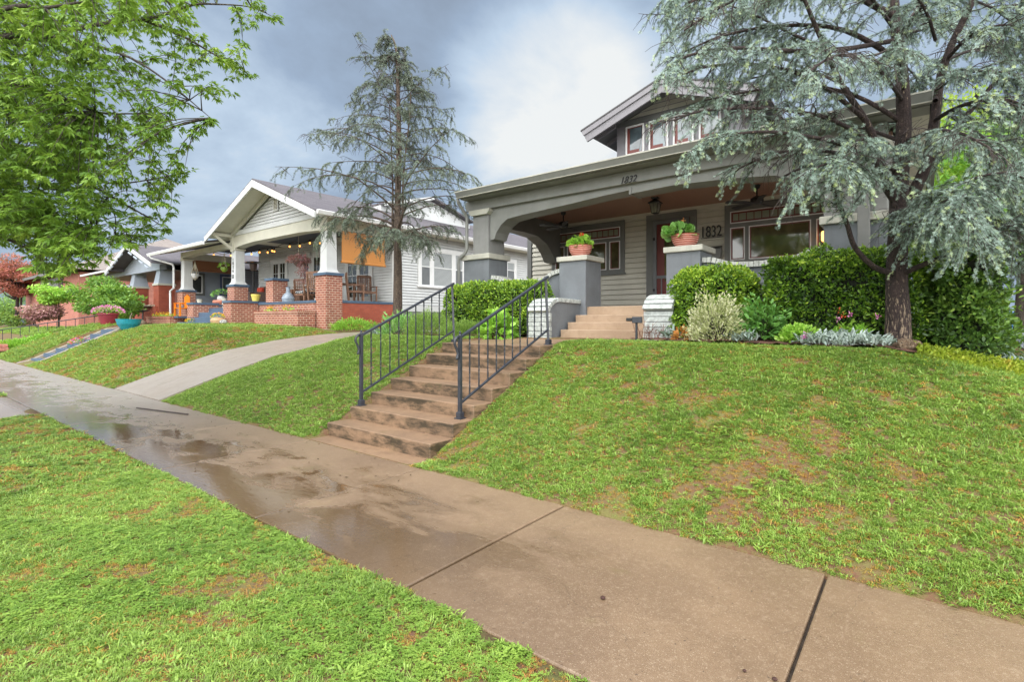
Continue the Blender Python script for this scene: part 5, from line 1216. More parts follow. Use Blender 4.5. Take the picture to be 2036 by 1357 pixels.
# hanging baskets and macrame
def hang(name, label, cat, c, ztop, build):
    o = empty(name, c, label, cat); x, y, z = c; MB().tube([(x, y, z+.25), (x, y, ztop)], .008, 4).build('cord', M['rope'], o); build(o, x, y, z); return o
def hb(o, x, y, z):
    MB().lathe((x, y, z-.12), [(.10, 0), (.18, .10), (.20, .2)], 12).build('basket', M['wicker'], o)
    blob_plant(None, None, None, (x, y, z+.02), .38, .26, 460, .12, leaf['purple'], LANCE, parent=o, tbase=.55, up_=-.2, partname='foliage')
    n_ = 320; p = np.array([x+.28, y, z])+rng.normal(0, 1, (n_, 3))*np.array([.10, .10, .28])-np.array([0, 0, .2]); leaves('trailing_foliage', LANCE[0], LANCE[1], p, norm(rdir(n_)-np.array([0, 0, 1])), rdir(n_), np.full(n_, .10), rng.uniform(.2, .7, n_), leaf['purple'], o)
hang('hanging_basket', 'hanging basket of trailing purple leaves on the white house porch', 'hanging basket', (-18.1, 10.2, 2.18), 3.4, hb)
def mac(o, x, y, z):
    mb = MB()
    for k in range(4): a = k*math.pi/2; mb.tube([(x, y, z+.6), (x+.15*math.cos(a), y+.15*math.sin(a), z+.1), (x+.10*math.cos(a), y+.10*math.sin(a), z-.12), (x, y, z-.2)], .014, 4)
    mb.build('macrame', M['rope'], o); MB().lathe((x, y, z-.12), [(.09, 0), (.15, .12), (.15, .2)], 10).build('pot', M['white'], o)
hang('hanging_planter', 'white pot in a macrame hanger at the left end of the porch', 'hanging planter', (-25.9, 9.6, 2.1), 3.1, mac)
def gpl(o, x, y, z):
    mb = MB()
    for k in range(3): a = k*2.1; mb.tube([(x, y, z+.7), (x+.14*math.cos(a), y+.14*math.sin(a), z+.12)], .01, 4)
    mb.build('hanger', M['rope'], o); MB().lathe((x, y, z-.1), [(.06, 0), (.15, .1), (.15, .2)], 10).build('pot', simple('green_glaze', (.2, .32, .03), .4), o); flowers(o, (x, y, z+.1), .2, .16, 90, .09, 'hyd', 'foliage')
hang('hanging_planter', 'lime green hanging pot left of the numbered column', 'hanging planter', (-23.6, 9.9, 2.25), 3.3, gpl)
ch = empty('orange_chair', (-25.3, 8.9, -.1), 'bright orange slatted chair beside the left wall of the white house steps', 'chair')
x, y = -25.75, 9.05
ch.location = (x, y, .1)
mb = MB()
for k in range(5): mb.box(x-.28+.12*k, x-.19+.12*k, y+.16, y+.19, .62, 1.22-.05*abs(k-2))
mb.build('backrest', M['orange'], ch); MB().box(x-.3, x+.3, y-.25, y+.2, .58, .62).build('seat', M['orange'], ch)
for sx in (-1, 1): MB().box(x+sx*.3-.04, x+sx*.3+.04, y-.25, y+.2, .80, .84).build('armrest', M['orange'], ch); MB().box(x+sx*.3-.03, x+sx*.3+.03, y-.24, y-.18, .24, .80).build('leg', M['orange'], ch)
MB().box(x-.32, x+.32, y-.3, y+.22, .16, .24).build('base', M['slate'], ch)
# ================================================================== the blue steps and the houses further along the street
bs = empty('blue_steps', (-23.9, 4.0, H0), 'steep flight of slate blue steps between low concrete side walls on the left lawn bank', 'steps')
mb = MB()
for k in range(7): mb.box(-24.55, -23.32, 3.85+.33*k, 3.85+.33*(k+1)+.25, H0-.1+.165*k-.1, H0+.165*(k+1)-.005)
mb.build('steps', M['slate'], bs, .01)
for (a, b_) in ((-24.72, -24.555), (-23.315, -23.14)):
    MB().prism([(3.5, H0-.1), (3.5, H0+.03), (3.8, H0+.10), (6.05, -.245), (6.5, -.20), (7.0, -.22), (7.0, -.6)], 'X', a, b_).build('side_wall', M['pathc'], bs, .02)
sf = empty('petunia_patch', (-24.0, 5.3, -.8), 'pink and red flowers growing half way up the blue steps', 'flowers'); flowers(sf, (-23.95, 5.1, -.80), .33, .14, 160, .07, 'hyd', 'foliage'); flowers(sf, (-23.95, 5.1, -.78), .33, .16, 90, .07, 'redfl'); flowers(sf, (-23.95, 5.1, -.78), .33, .16, 70, .07, 'flower', 'pink_flowers')

th = empty('bungalow', (-31.5, 9, -.2), 'blue-grey bungalow with red brick porch piers and a front gable left of the white house', 'house')
def tpier(x0, x1):
    o = MB().box(x0, x1, 9.3, 10.0, -.3, 1.80).build('pier', M['brickred'], th); MB().box(x0-.05, x1+.05, 9.25, 10.05, 1.80, 1.90).build('cap', M['cream'], o, .01)
    cxm = (x0+x1)/2; MB().sqlathe((cxm, 9.65, 1.90), [(.36, 0), (.34, .1), (.27, .5), (.22, 1.1)]).build('column', M['sidblue'], o); return o
tpier(-30.2, -29.48); tpier(-33.9, -33.2)
MB().box(-39.2, -29.6, 9.2, 9.5, -.3, .75).build('porch_wall', M['brickred'], th)
MB().box(-34.0, -30.0, 9.1, 9.6, .75, .85).build('porch_wall_cap', M['stone'], th, .02)
MB().box(-39.0, -29.15, 12.2, 24, -.3, 2.9).build('wall', M['brickfar'], th)
mb = MB('E', -29.15); mb.lap(10.35, 24, .4, 2.85, .12, .014); mb.build('side_siding', M['sidblue'], th)
for (a, b_) in ((10.5, 11.25), (12.0, 13.0)):
    f_ = MB('E', -29.15).frame(a, b_, 1.35, 2.5, .10, .0, .05).build('window', M['trimd'] if a < 11 else simple('blue_trim', (.10, .13, .26), .5), th, .004)
    MB('E', -29.15).frame(a+.1, b_-.1, 1.45, 2.4, .05, .0, .04).build('sash', M['whiteframe'], f_); MB('E', -29.15).box(a+.15, b_-.15, .005, .016, 1.5, 2.35).build('pane', M['glassblue'] if a > 11 else M['glassd'], f_)
gx3, gz3 = -31.5, 3.96
for sgn in (-1, 1):
    e_ = gx3+sgn*3.55
    MB().prism([(gx3, gz3), (e_, 2.78), (e_, 2.72), (gx3, gz3-.06)], 'Y', 8.5, 24).build('roof', M['roof'], th)
    MB().prism([(gx3, gz3-.05), (e_, 2.73), (e_, 2.55), (gx3, gz3-.25)], 'Y', 8.47, 8.52).build('rake_board', M['sidblue'] if False else M['white'], th)
    mb = MB()
    for k in range(4): f = .15+.22*k; mb.prism([(gx3+sgn*3.5*f, gz3-.3-1.2*f), (gx3+sgn*3.5*(f+.12), gz3-.3-1.2*(f+.12)), (gx3+sgn*3.5*(f+.12), gz3-.36-1.2*(f+.12)), (gx3+sgn*3.5*f, gz3-.36-1.2*f)], 'Y', 8.44, 8.50)
    mb.build('rake_trim', M['sidblue'], th)
MB().prism([(gx3-3.2, 2.8), (gx3+3.2, 2.8), (gx3, 3.85)], 'Y', 9.25, 9.4).build('gable_wall', M['sidblue'], th)
MB().box(-39.2, -29.2, 9.25, 9.55, 2.55, 2.8).build('beam', M['sidblue'], th)
MB().prism([(8.5, 2.80), (12.5, 3.75), (20, 3.0), (8.5, 2.74)], 'X', -39.6, -34.5).build('side_roof', M['roof'], th)
MB().box(-39.6, -34.9, 8.40, 8.52, 2.70, 2.80).build('gutter', M['white'], th)
MB().box(-39.2, -29.2, 9.5, 12.2, 2.55, 2.6).build('porch_ceiling', M['trim'], th)
MB('S', 12.2).box(-33, -32, 0, .05, .3, 2.3).build('door', M['maroon'], th)
# red bell feeder, bird bath
f_ = empty('bird_feeder', (-27.9, 8.0, .7), 'small red bell-shaped bird feeder on a pole beside the big shrub', 'bird feeder')
v = on_ground(248, 600, 8.0); x = v.x
MB().tube([(x, 8.0, -.2), (x, 8.0, 1.2)], .012, 5).build('pole', M['black'], f_); MB().lathe((x, 7.95, .98), [(.02, -.1), (.13, -.08), (.13, 0), (.07, .05), (.06, .2), (.02, .26)], 10).build('feeder', simple('bright_red', (.75, .02, .02), .4), f_)
v = on_ground(284, 640, 8.3); x = v.x; f_ = empty('bird_bath', (x, 8.3, -.1), 'thin dark bird bath in front of the red brick wall', 'bird bath')
MB().tube([(x, 8.3, -.2), (x, 8.3, .45)], .03, 6).build('stem', M['iron'], f_); MB().lathe((x, 8.3, .45), [(.05, 0), (.28, .05), (.28, .08), (.05, .05)], 14).build('bowl', M['iron'], f_)
MB_ = MB().ball((-27.6, 8.0, -.05), .2, 6, .7); tag(MB_.build('garden_stone', M['stone']), 'tan rock on the lawn left of the pink planter', 'stone')

fh = empty('brick_house', (-52, 10, 0), 'rose brick house with a broad brown-grey hip roof behind the red maple', 'house')
MB().box(-66, -47.5, 10, 24, -1, 3.6).build('wall', M['brickfar'], fh)
mb = MB(); vs_ = [(-67, 9.2, 3.75), (-46.6, 9.2, 3.75), (-46.6, 25, 3.75), (-67, 25, 3.75), (-61, 17, 7.3), (-52, 17, 7.3)]
mb.add(vs_, [(0, 1, 5, 4), (1, 2, 5), (2, 3, 4, 5), (3, 0, 4), (0, 3, 2, 1)]); mb.build('roof', M['rooftan'], fh)
MB().box(-67, -46.6, 9.1, 9.2, 3.55, 3.76).build('gutter', M['trimd'], fh)
mb = MB('E', -47.5); mb.frame(12, 13.4, 1.2, 2.8, .1, 0, .06); w_ = mb.build('window', M['white'], fh); MB('E', -47.5).box(12.1, 13.3, .01, .02, 1.3, 2.7).build('pane', M['glassd'], w_)
MB().box(-58, -52, 9.7, 9.98, 2.1, 3.4).build('porch_shadow_band', M['trimd'], fh)  # dark box standing in for the porch shadow under the eave
MB().box(-75, -64, 7, 7.2, -1.5, 1.3).build('garden_wall', M['band'], empty('garden_wall', (-70, 7, -1.5), 'pale wall behind the red maple at the left edge', 'wall'))
# retaining wall, rail, kerb of the far garden
o = empty('retaining_wall', (-33, 3.6, H0), 'low red stone retaining wall at the left edge of the sidewalk', 'wall')
mb = MB(); rt = random.Random(2)
for r_ in range(4):
    x = -42+rt.uniform(0, .3)
    while x < -30.2: l_ = rt.uniform(.3, .6); mb.box(x, x+l_-.02, 3.62+rt.uniform(-.02, .02), 4.0, H0-.05+.14*r_, H0+.08+.14*r_); x += l_
mb.build('stones', M['brickfar'], o, .02)
o = empty('handrail', (-36, 5, -.8), 'thin black iron handrail at the left edge climbing beside the far steps', 'handrail')
mb = MB(); mb.tube([(-38, 4.2, -.55), (-31.5, 7.6, .35)], .025, 5); mb.build('top_rail', M['iron'], o)
mb = MB(); mb.prism([(4.2, -1.5), (4.2, -1.25), (7.6, -.45), (7.6, -1.0)], 'X', -34.6, -34.35)
for k in range(14):
    f = k/13; mb2 = MB().tube([(-38+6.5*f, 4.2+3.4*f, -1.4+.9*f), (-38+6.5*f, 4.2+3.4*f, -.55+.9*f)], .014, 4); mb2.build('baluster', M['iron'], o)
for s_ in (0,): MB().add([(-37.9, 4.1, -1.5), (-31.2, 7.5, -.62), (-31.2, 7.5, -.45), (-37.9, 4.1, -1.25), (-38.1, 4.4, -1.5), (-31.4, 7.8, -.62), (-31.4, 7.8, -.45), (-38.1, 4.4, -1.25)], [(0, 1, 2, 3), (3, 2, 6, 7), (4, 7, 6, 5)]).build('step_kerb', M['pathc'], empty('step_kerb', (-35, 5.5, -1.4), 'sloping concrete kerb below the far black handrail', 'kerb'))

# ---- plants and trees on the left
def at(px, y): v = P(px, 640, 1); t = y/v.y; return v.x*t
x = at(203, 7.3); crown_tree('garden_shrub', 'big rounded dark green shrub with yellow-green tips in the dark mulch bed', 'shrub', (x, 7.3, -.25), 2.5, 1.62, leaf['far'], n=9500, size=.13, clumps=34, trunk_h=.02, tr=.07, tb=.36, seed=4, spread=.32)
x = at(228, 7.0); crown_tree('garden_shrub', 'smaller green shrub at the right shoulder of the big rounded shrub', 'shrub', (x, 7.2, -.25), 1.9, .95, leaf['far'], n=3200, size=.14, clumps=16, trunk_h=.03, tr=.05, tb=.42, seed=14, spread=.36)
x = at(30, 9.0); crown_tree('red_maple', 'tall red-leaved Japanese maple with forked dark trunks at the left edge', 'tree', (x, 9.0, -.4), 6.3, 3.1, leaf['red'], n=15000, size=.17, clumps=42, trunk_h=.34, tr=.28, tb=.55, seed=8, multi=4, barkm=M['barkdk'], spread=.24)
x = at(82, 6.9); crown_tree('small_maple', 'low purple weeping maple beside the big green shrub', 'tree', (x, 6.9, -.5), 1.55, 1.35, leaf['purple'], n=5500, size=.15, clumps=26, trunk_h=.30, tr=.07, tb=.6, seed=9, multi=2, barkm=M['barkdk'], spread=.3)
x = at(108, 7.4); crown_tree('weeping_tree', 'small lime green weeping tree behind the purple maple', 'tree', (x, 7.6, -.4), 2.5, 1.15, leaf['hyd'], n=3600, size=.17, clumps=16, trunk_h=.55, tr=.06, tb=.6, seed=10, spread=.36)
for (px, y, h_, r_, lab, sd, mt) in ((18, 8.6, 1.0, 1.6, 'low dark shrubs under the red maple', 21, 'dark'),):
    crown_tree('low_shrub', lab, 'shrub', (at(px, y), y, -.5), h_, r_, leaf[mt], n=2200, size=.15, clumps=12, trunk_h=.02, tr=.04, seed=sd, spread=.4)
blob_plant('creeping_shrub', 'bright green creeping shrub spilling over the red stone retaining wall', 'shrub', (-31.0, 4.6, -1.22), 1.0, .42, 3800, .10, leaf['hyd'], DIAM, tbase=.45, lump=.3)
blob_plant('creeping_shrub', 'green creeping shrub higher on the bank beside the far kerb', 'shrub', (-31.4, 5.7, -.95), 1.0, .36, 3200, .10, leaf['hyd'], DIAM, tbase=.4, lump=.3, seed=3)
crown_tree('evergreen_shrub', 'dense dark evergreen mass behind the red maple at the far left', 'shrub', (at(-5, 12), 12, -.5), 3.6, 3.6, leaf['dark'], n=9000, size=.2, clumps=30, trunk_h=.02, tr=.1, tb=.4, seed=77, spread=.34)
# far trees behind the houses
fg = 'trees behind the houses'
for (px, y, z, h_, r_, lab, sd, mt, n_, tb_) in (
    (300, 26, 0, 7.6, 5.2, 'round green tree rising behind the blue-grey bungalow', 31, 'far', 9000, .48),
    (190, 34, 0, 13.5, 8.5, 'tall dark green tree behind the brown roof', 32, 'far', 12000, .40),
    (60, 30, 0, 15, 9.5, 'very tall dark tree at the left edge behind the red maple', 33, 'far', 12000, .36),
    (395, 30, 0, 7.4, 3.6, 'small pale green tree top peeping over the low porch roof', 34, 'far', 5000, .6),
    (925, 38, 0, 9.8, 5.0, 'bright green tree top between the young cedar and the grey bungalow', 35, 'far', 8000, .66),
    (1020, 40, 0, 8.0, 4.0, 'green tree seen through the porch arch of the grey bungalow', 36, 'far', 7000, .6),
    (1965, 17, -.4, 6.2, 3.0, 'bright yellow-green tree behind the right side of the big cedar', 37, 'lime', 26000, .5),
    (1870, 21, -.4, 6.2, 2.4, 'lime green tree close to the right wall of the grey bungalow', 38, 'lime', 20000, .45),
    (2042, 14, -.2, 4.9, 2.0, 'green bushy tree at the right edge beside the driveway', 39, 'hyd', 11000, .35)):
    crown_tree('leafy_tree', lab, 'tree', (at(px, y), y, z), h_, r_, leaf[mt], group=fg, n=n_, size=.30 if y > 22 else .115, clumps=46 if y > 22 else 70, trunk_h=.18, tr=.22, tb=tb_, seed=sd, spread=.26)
# trees across the street, behind the photographer: seen mirrored in the windows
for i, (x, y, h_) in enumerate(((-17.5, -19, 8.5), (-8, -20, 12), (2, -21, 8), (15, -22, 8), (-27, -20, 12.5))):
    crown_tree('street_tree', ['tree across the street, far left', 'tree across the street opposite the white house', 'tree across the street opposite the steps', 'tree across the street opposite the driveway', 'tree across the street beyond the blue steps'][i], 'tree', (x, y, -1.6), h_, 4.2, leaf['far'], group='trees across the street', n=3000, size=.5, clumps=30, trunk_h=.25, tr=.25, tb=.5, seed=50+i)

# blue bin at the end of the driveway
bn = empty('blue_bin', (1.75, 16.6, -.35), 'bright blue wheeled bin standing on the driveway at the right edge', 'bin')
v = P(2014, 645, 12.2); bx_, by_ = v.x, v.y; bz = drive_z(by_)
bn.location = (bx_, by_, bz)
blue = simple('bright_blue_plastic', (.015, .16, .62), .35, .08, 5)
MB().prism([(bx_-.45, bz+.10), (bx_+.6, bz+.10), (bx_+.68, bz+.52), (bx_-.53, bz+.52)], 'Y', by_-.35, by_+.4).build('tub', blue, bn, .02)
MB().box(bx_-.57, bx_+.72, by_-.40, by_+.45, bz+.53, bz+.58).build('lid', blue, bn, .02)
for s_ in (-.3, .45): MB().prism([(by_-.28+.09*math.cos(a), bz+.10+.09*math.sin(a)) for a in np.linspace(0, 6.28, 13)[:-1]], 'X', bx_+s_-.03, bx_+s_+.03).build('wheel', M['black'], bn)
# ================================================================== cedars
ROS = ([], [])
for k in range(7):
    a = k*2*math.pi/7; b0 = len(ROS[0]); cs_, sn_ = math.cos(a), math.sin(a)
    el = .55 if k % 2 else .15
    ROS[0].extend([(.0-.12*sn_*0, 0, 0)])
    ROS[0].extend([(.25*el+.05, .5*cs_-.10*sn_, .5*sn_+.10*cs_), (.9*el+.1, 1.0*cs_*(1-el*.4), 1.0*sn_*(1-el*.4)), (.25*el+.05, .5*cs_+.10*sn_, .5*sn_-.10*cs_)])
    ROS[1].append((b0, b0+1, b0+2, b0+3))
class Cedar:
    def __init__(s, seed): s.r = random.Random(seed); s.paths = []; s.pos = []; s.dir = []; s.tint = []; s.size = []
    def arc(s, p, d, ln, droop, k=6, wob=.08):
        pts = [p.copy()]; q = p.copy(); d = d.normalized()
        for i in range(k):
            d = (d+Vector((s.r.gauss(0, wob), s.r.gauss(0, wob), s.r.gauss(0, wob*.6)-droop/k))).normalized(); q = q+d*(ln/k); pts.append(q.copy())
        return pts
    def needles(s, pts, start=0.0, step=.022, size=.02, tb=.5, tip=0.0):
        L_ = [(b-a).length for a, b in zip(pts[:-1], pts[1:])]; tot = sum(L_); d = start*tot
        while d < tot:
            q = d; i = 0
            while i < len(L_)-1 and q > L_[i]: q -= L_[i]; i += 1
            ax = (pts[i+1]-pts[i]).normalized(); c = pts[i]+ax*min(q, L_[i])
            tj = s.r.gauss(0, .13)
            for rep in range(2):
                v = Vector((s.r.gauss(0, 1), s.r.gauss(0, 1), s.r.gauss(0, 1)+.25)); v = (v-ax*v.dot(ax)*.8).normalized()
                s.pos.append(c+v*size*.35); s.dir.append(v); s.size.append(size*s.r.uniform(.7, 1.25))
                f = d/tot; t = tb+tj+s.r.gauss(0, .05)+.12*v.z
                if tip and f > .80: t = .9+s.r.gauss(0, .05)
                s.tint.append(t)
            d += step*s.r.uniform(.8, 1.25)
    def grow(s, limb, r0, r1, lat_n, lat_len, str_n, str_len, f0=.2, droop=.9, sdroop=1.8, step=.022, size=.02, tb=.5, tipp=.25, up=.1, lr=.008, bare=0.0, wob=.08):
        s.paths.append((limb, r0, r1)); seg = [(a, b, (b-a).length) for a, b in zip(limb[:-1], limb[1:])]; tot = sum(x[2] for x in seg)
        for i in range(lat_n):
            f = f0+(1-f0)*((i+s.r.random())/lat_n); d = f*tot; k = 0
            while k < len(seg)-1 and d > seg[k][2]: d -= seg[k][2]; k += 1
            ax = (seg[k][1]-seg[k][0]).normalized(); p = seg[k][0]+ax*min(d, seg[k][2])
            side = ax.cross(Vector((0, 0, 1)));
            if side.length < .1: side = Vector((s.r.gauss(0, 1), s.r.gauss(0, 1), 0))
            side.normalize(); sg = 1 if s.r.random() < .5 else -1
            dr = (ax*s.r.uniform(.3, 1.0)+side*sg*s.r.uniform(.1, 1.1)+Vector((0, 0, up+s.r.uniform(-.45, .35)))).normalized()
            ln = lat_len*s.r.uniform(.55, 1.2)*(1.0-.35*f)
            pts = s.arc(p, dr, ln, droop*s.r.uniform(.5, 1.3), 6, wob); s.paths.append((pts, lr, .002))
            tt = tb+s.r.gauss(0, .09); dead = s.r.random() < bare
            if not dead: s.needles(pts, .12, step, size, tt, tip=s.r.random() < tipp)
            for j in range(str_n):
                g = .12+.86*(j+s.r.random())/str_n; kk = min(len(pts)-2, int(g*(len(pts)-1))); q = pts[kk]+(pts[kk+1]-pts[kk])*s.r.random()
                ax2 = (pts[kk+1]-pts[kk]).normalized(); sd2 = ax2.cross(Vector((0, 0, 1)));
                if sd2.length < .1: sd2 = Vector((1, 0, 0))
                sd2.normalize()
                d2 = (ax2*s.r.uniform(.1, .9)+sd2*s.r.choice((-1, 1))*s.r.uniform(.2, .9)+Vector((0, 0, s.r.uniform(-.5, .1)))).normalized()
                p2 = s.arc(q, d2, str_len*s.r.uniform(.45, 1.25), sdroop*s.r.uniform(.3, 1.3), 4, .12+wob*.6); s.paths.append((p2, .0035, .0015))
                if not dead: s.needles(p2, .05, step, size, tt+s.r.gauss(0, .05), tip=s.r.random() < tipp)
    def finish(s, o, bark_, leafm, trunk_paths):
        limbs('trunk', trunk_paths, bark_, o, 14)
        big = [p for p in s.paths if p[1] > .01]; small = [p for p in s.paths if p[1] <= .01]
        limbs('limbs', big, bark_, o, 7); limbs('twigs', small, M['twig'], o, 4)
        P_ = np.array([list(v) for v in s.pos]); D_ = np.array([list(v) for v in s.dir])
        leaves('crown', ROS[0], ROS[1], P_, D_, rdir(len(P_)), np.array(s.size), np.array(s.tint), leafm, o)
        return len(P_)
def smooth_path(pts, n=5): return [Vector(p) for p in curve([tuple(p) for p in pts], n)]

big = empty('blue_cedar', (-.19, 7.2, -.25), 'large weeping blue cedar with a dark weeping-sap trunk in front of the right porch pillar', 'tree')
cb = Cedar(5)
TR = smooth_path([(-.19, 7.2, -.32), (-.19, 7.2, .1)]+[tuple(P(a, b, 5.8)) for a, b in ((1783, 560), (1786, 450), (1790, 350), (1797, 240), (1790, 120), (1776, 0), (1765, -160), (1760, -330))])
trunk_paths = [(TR, .136, .035)]
def LB(pts, **k):
    pth = smooth_path([P(*p) for p in pts], 4); cb.grow(pth, **k)
T = 5.8
K = dict(lat_n=27, lat_len=.50, str_n=8, str_len=.21, step=.024, size=.0205, droop=.6, sdroop=1.25, wob=.18, bare=.22)
# two lower bare-based branches and the leaders
trunk_paths += [(smooth_path([P(1792, 430, T), P(1818, 380, T), P(1842, 325, 5.75), P(1857, 240, 5.7), P(1880, 120, 5.6), P(1935, 0, 5.5), P(1990, -110, 5.4)], 4), .075, .022)]
trunk_paths += [(smooth_path([P(1782, 400, T), P(1752, 350, 5.75), P(1742, 290, 5.7), P(1718, 235, 5.65), P(1672, 165, 5.6), P(1640, 95, 5.5), P(1600, 0, 5.4)], 4), .055, .018)]
trunk_paths += [(smooth_path([P(1842, 325, 5.75), P(1880, 280, 5.7), P(1925, 225, 5.6), P(1990, 150, 5.5)], 4), .045, .018)]
LB([(1783, 545, T), (1740, 532, 5.65), (1700, 492, 5.55), (1684, 445, 5.5), (1664, 398, 5.45), (1648, 350, 5.4), (1610, 330, 5.3), (1560, 350, 5.2)], r0=.036, r1=.010, **{**K, 'f0': .42, 'lat_n': 14, 'lat_len': .42})
LB([(1787, 548, T), (1820, 533, 5.6), (1870, 512, 5.4), (1920, 490, 5.2), (1990, 450, 5.0), (2060, 440, 4.9)], r0=.036, r1=.010, **{**K, 'f0': .48, 'lat_n': 16, 'lat_len': .5, 'str_len': .42})
# left side, top to bottom
LB([(1770, -120, T), (1640, -160, 5.5), (1500, -130, 5.3), (1380, -60, 5.2), (1330, 10, 5.1)], r0=.04, r1=.008, **K)
LB([(1775, 30, T), (1650, -30, 5.6), (1520, -40, 5.4), (1400, -10, 5.3), (1318, 45, 5.2)], r0=.04, r1=.008, **K)
LB([(1600, 0, 5.4), (1520, -20, 5.0), (1440, 10, 4.8), (1360, 60, 4.7)], r0=.02, r1=.008, **{**K, 'lat_n': 15})
LB([(1788, 120, T), (1680, 60, 5.9), (1560, 50, 6.0), (1440, 70, 6.0), (1345, 110, 6.0)], r0=.035, r1=.008, **K)
LB([(1718, 235, 5.65), (1620, 160, 5.3), (1520, 130, 5.1), (1420, 130, 4.95), (1350, 150, 4.9)], r0=.028, r1=.008, **K)
LB([(1790, 240, T), (1700, 190, 6.0), (1600, 170, 6.1), (1500, 180, 6.2), (1400, 200, 6.2)], r0=.03, r1=.008, **K)
LB([(1742, 290, 5.7), (1660, 240, 5.3), (1570, 220, 5.0), (1480, 215, 4.8), (1390, 222, 4.7), (1340, 240, 4.65)], r0=.026, r1=.008, **{**K, 'lat_n': 24})
LB([(1752, 330, 5.7), (1680, 290, 5.2), (1600, 270, 4.9), (1510, 262, 4.7), (1430, 275, 4.6), (1375, 300, 4.6)], r0=.026, r1=.008, **{**K, 'lat_n': 24})
LB([(1782, 340, T), (1700, 310, 5.5), (1620, 300, 5.3), (1540, 305, 5.2), (1470, 335, 5.15)], r0=.024, r1=.008, **{**K, 'lat_n': 20})
LB([(1785, 380, T), (1730, 345, 5.3), (1680, 325, 5.0), (1630, 330, 4.85), (1580, 360, 4.8)], r0=.022, r1=.008, **{**K, 'lat_n': 18, 'lat_len': .45, 'str_len': .34})
LB([(1795, 200, T), (1740, 130, 5.0), (1690, 110, 4.5), (1640, 120, 4.2), (1590, 160, 4.1)], r0=.022, r1=.008, **{**K, 'lat_n': 16})
LB([(1780, 60, T), (1700, -40, 5.0), (1620, -60, 4.6), (1540, -30, 4.4)], r0=.022, r1=.008, **{**K, 'lat_n': 18})
LB([(1776, 0, T), (1740, -60, 6.2), (1690, -60, 6.6), (1640, -20, 6.8)], r0=.022, r1=.008, **{**K, 'lat_n': 16})
LB([(1765, -60, T), (1640, -30, 6.3), (1520, 10, 6.6), (1420, 30, 6.7), (1340, 60, 6.7)], r0=.03, r1=.008, **K)
LB([(1780, 80, T), (1660, 100, 5.2), (1560, 100, 4.8), (1460, 95, 4.6), (1370, 110, 4.5), (1320, 140, 4.5)], r0=.028, r1=.008, **K)
LB([(1790, 280, T), (1700, 250, 6.3), (1600, 235, 6.6), (1500, 245, 6.8)], r0=.024, r1=.008, **K)
LB([(1770, -30, T), (1690, -90, 5.6), (1600, -110, 5.5), (1500, -100, 5.5), (1420, -60, 5.5)], r0=.028, r1=.008, **K)
# in front of the trunk and right side
LB([(1790, 330, T), (1770, 290, 5.3), (1745, 275, 5.0), (1700, 280, 4.8)], r0=.018, r1=.008, **{**K, 'lat_n': 12, 'lat_len': .35})
LB([(1797, 180, T), (1790, 120, 5.1), (1770, 100, 4.7), (1740, 110, 4.5)], r0=.018, r1=.008, **{**K, 'lat_n': 12, 'lat_len': .4})
LB([(1795, 430, T), (1840, 400, 5.3), (1890, 375, 5.0), (1950, 350, 4.8), (2030, 340, 4.7)], r0=.028, r1=.008, **{**K, 'lat_n': 20, 'str_len': .40, 'f0': .1})
LB([(1795, 470, T), (1830, 440, 5.2), (1870, 405, 4.9), (1900, 400, 4.7), (1940, 430, 4.6)], r0=.024, r1=.008, **{**K, 'lat_n': 20, 'str_len': .42, 'lat_len': .40, 'f0': .1})
LB([(1857, 240, 5.7), (1900, 215, 5.3), (1950, 200, 5.0), (2010, 200, 4.8), (2080, 230, 4.7)], r0=.026, r1=.008, **{**K, 'lat_n': 22})
LB([(1990, 150, 5.5), (2030, 170, 5.2), (2080, 210, 5.1), (2140, 270, 5.0)], r0=.02, r1=.008, **{**K, 'lat_n': 18})
LB([(1880, 120, 5.6), (1930, 70, 5.3), (1990, 50, 5.1), (2060, 60, 5.0)], r0=.025, r1=.008, **{**K, 'lat_n': 20})
LB([(1935, 0, 5.5), (1990, -40, 5.3), (2060, -40, 5.2), (2120, 0, 5.1)], r0=.025, r1=.008, **{**K, 'lat_n': 20})
LB([(1797, 60, T), (1850, -10, 5.4), (1900, -60, 5.2), (1960, -80, 5.0)], r0=.025, r1=.008, **{**K, 'lat_n': 18})
LB([(1800, 280, T), (1860, 260, 5.1), (1910, 265, 4.6), (1960, 290, 4.3)], r0=.022, r1=.008, **{**K, 'lat_n': 16})
LB([(1842, 325, 5.75), (1900, 290, 6.3), (1970, 270, 6.8), (2050, 280, 7.2)], r0=.024, r1=.008, **{**K, 'lat_n': 18})
LB([(1960, 300, 5.6), (1990, 350, 5.2), (2030, 390, 5.0), (2080, 430, 4.9)], r0=.018, r1=.008, **{**K, 'lat_n': 18, 'str_len': .45})
LB([(1860, 200, 5.6), (1870, 130, 6.3), (1900, 80, 6.9), (1950, 60, 7.3)], r0=.024, r1=.008, **{**K, 'lat_n': 14})
LB([(1780, 90, T), (1820, 20, 6.4), (1850, -20, 7.0)], r0=.024, r1=.008, **{**K, 'lat_n': 14})
LB([(1890, 230, 5.7), (1950, 270, 5.5), (2010, 320, 5.3), (2080, 370, 5.2)], r0=.02, r1=.008, **{**K, 'lat_n': 22, 'str_len': .32})
LB([(1940, 190, 5.9), (2000, 230, 6.0), (2070, 270, 6.1)], r0=.018, r1=.008, **{**K, 'lat_n': 18, 'str_len': .32})
LB([(1890, 380, 5.2), (1960, 420, 5.3), (2040, 480, 5.4), (2090, 520, 5.4)], r0=.016, r1=.008, **{**K, 'lat_n': 18, 'str_len': .40})
LB([(1860, 80, 5.7), (1840, 20, 5.3), (1800, -30, 5.0), (1740, -60, 4.8)], r0=.018, r1=.008, **{**K, 'lat_n': 18})
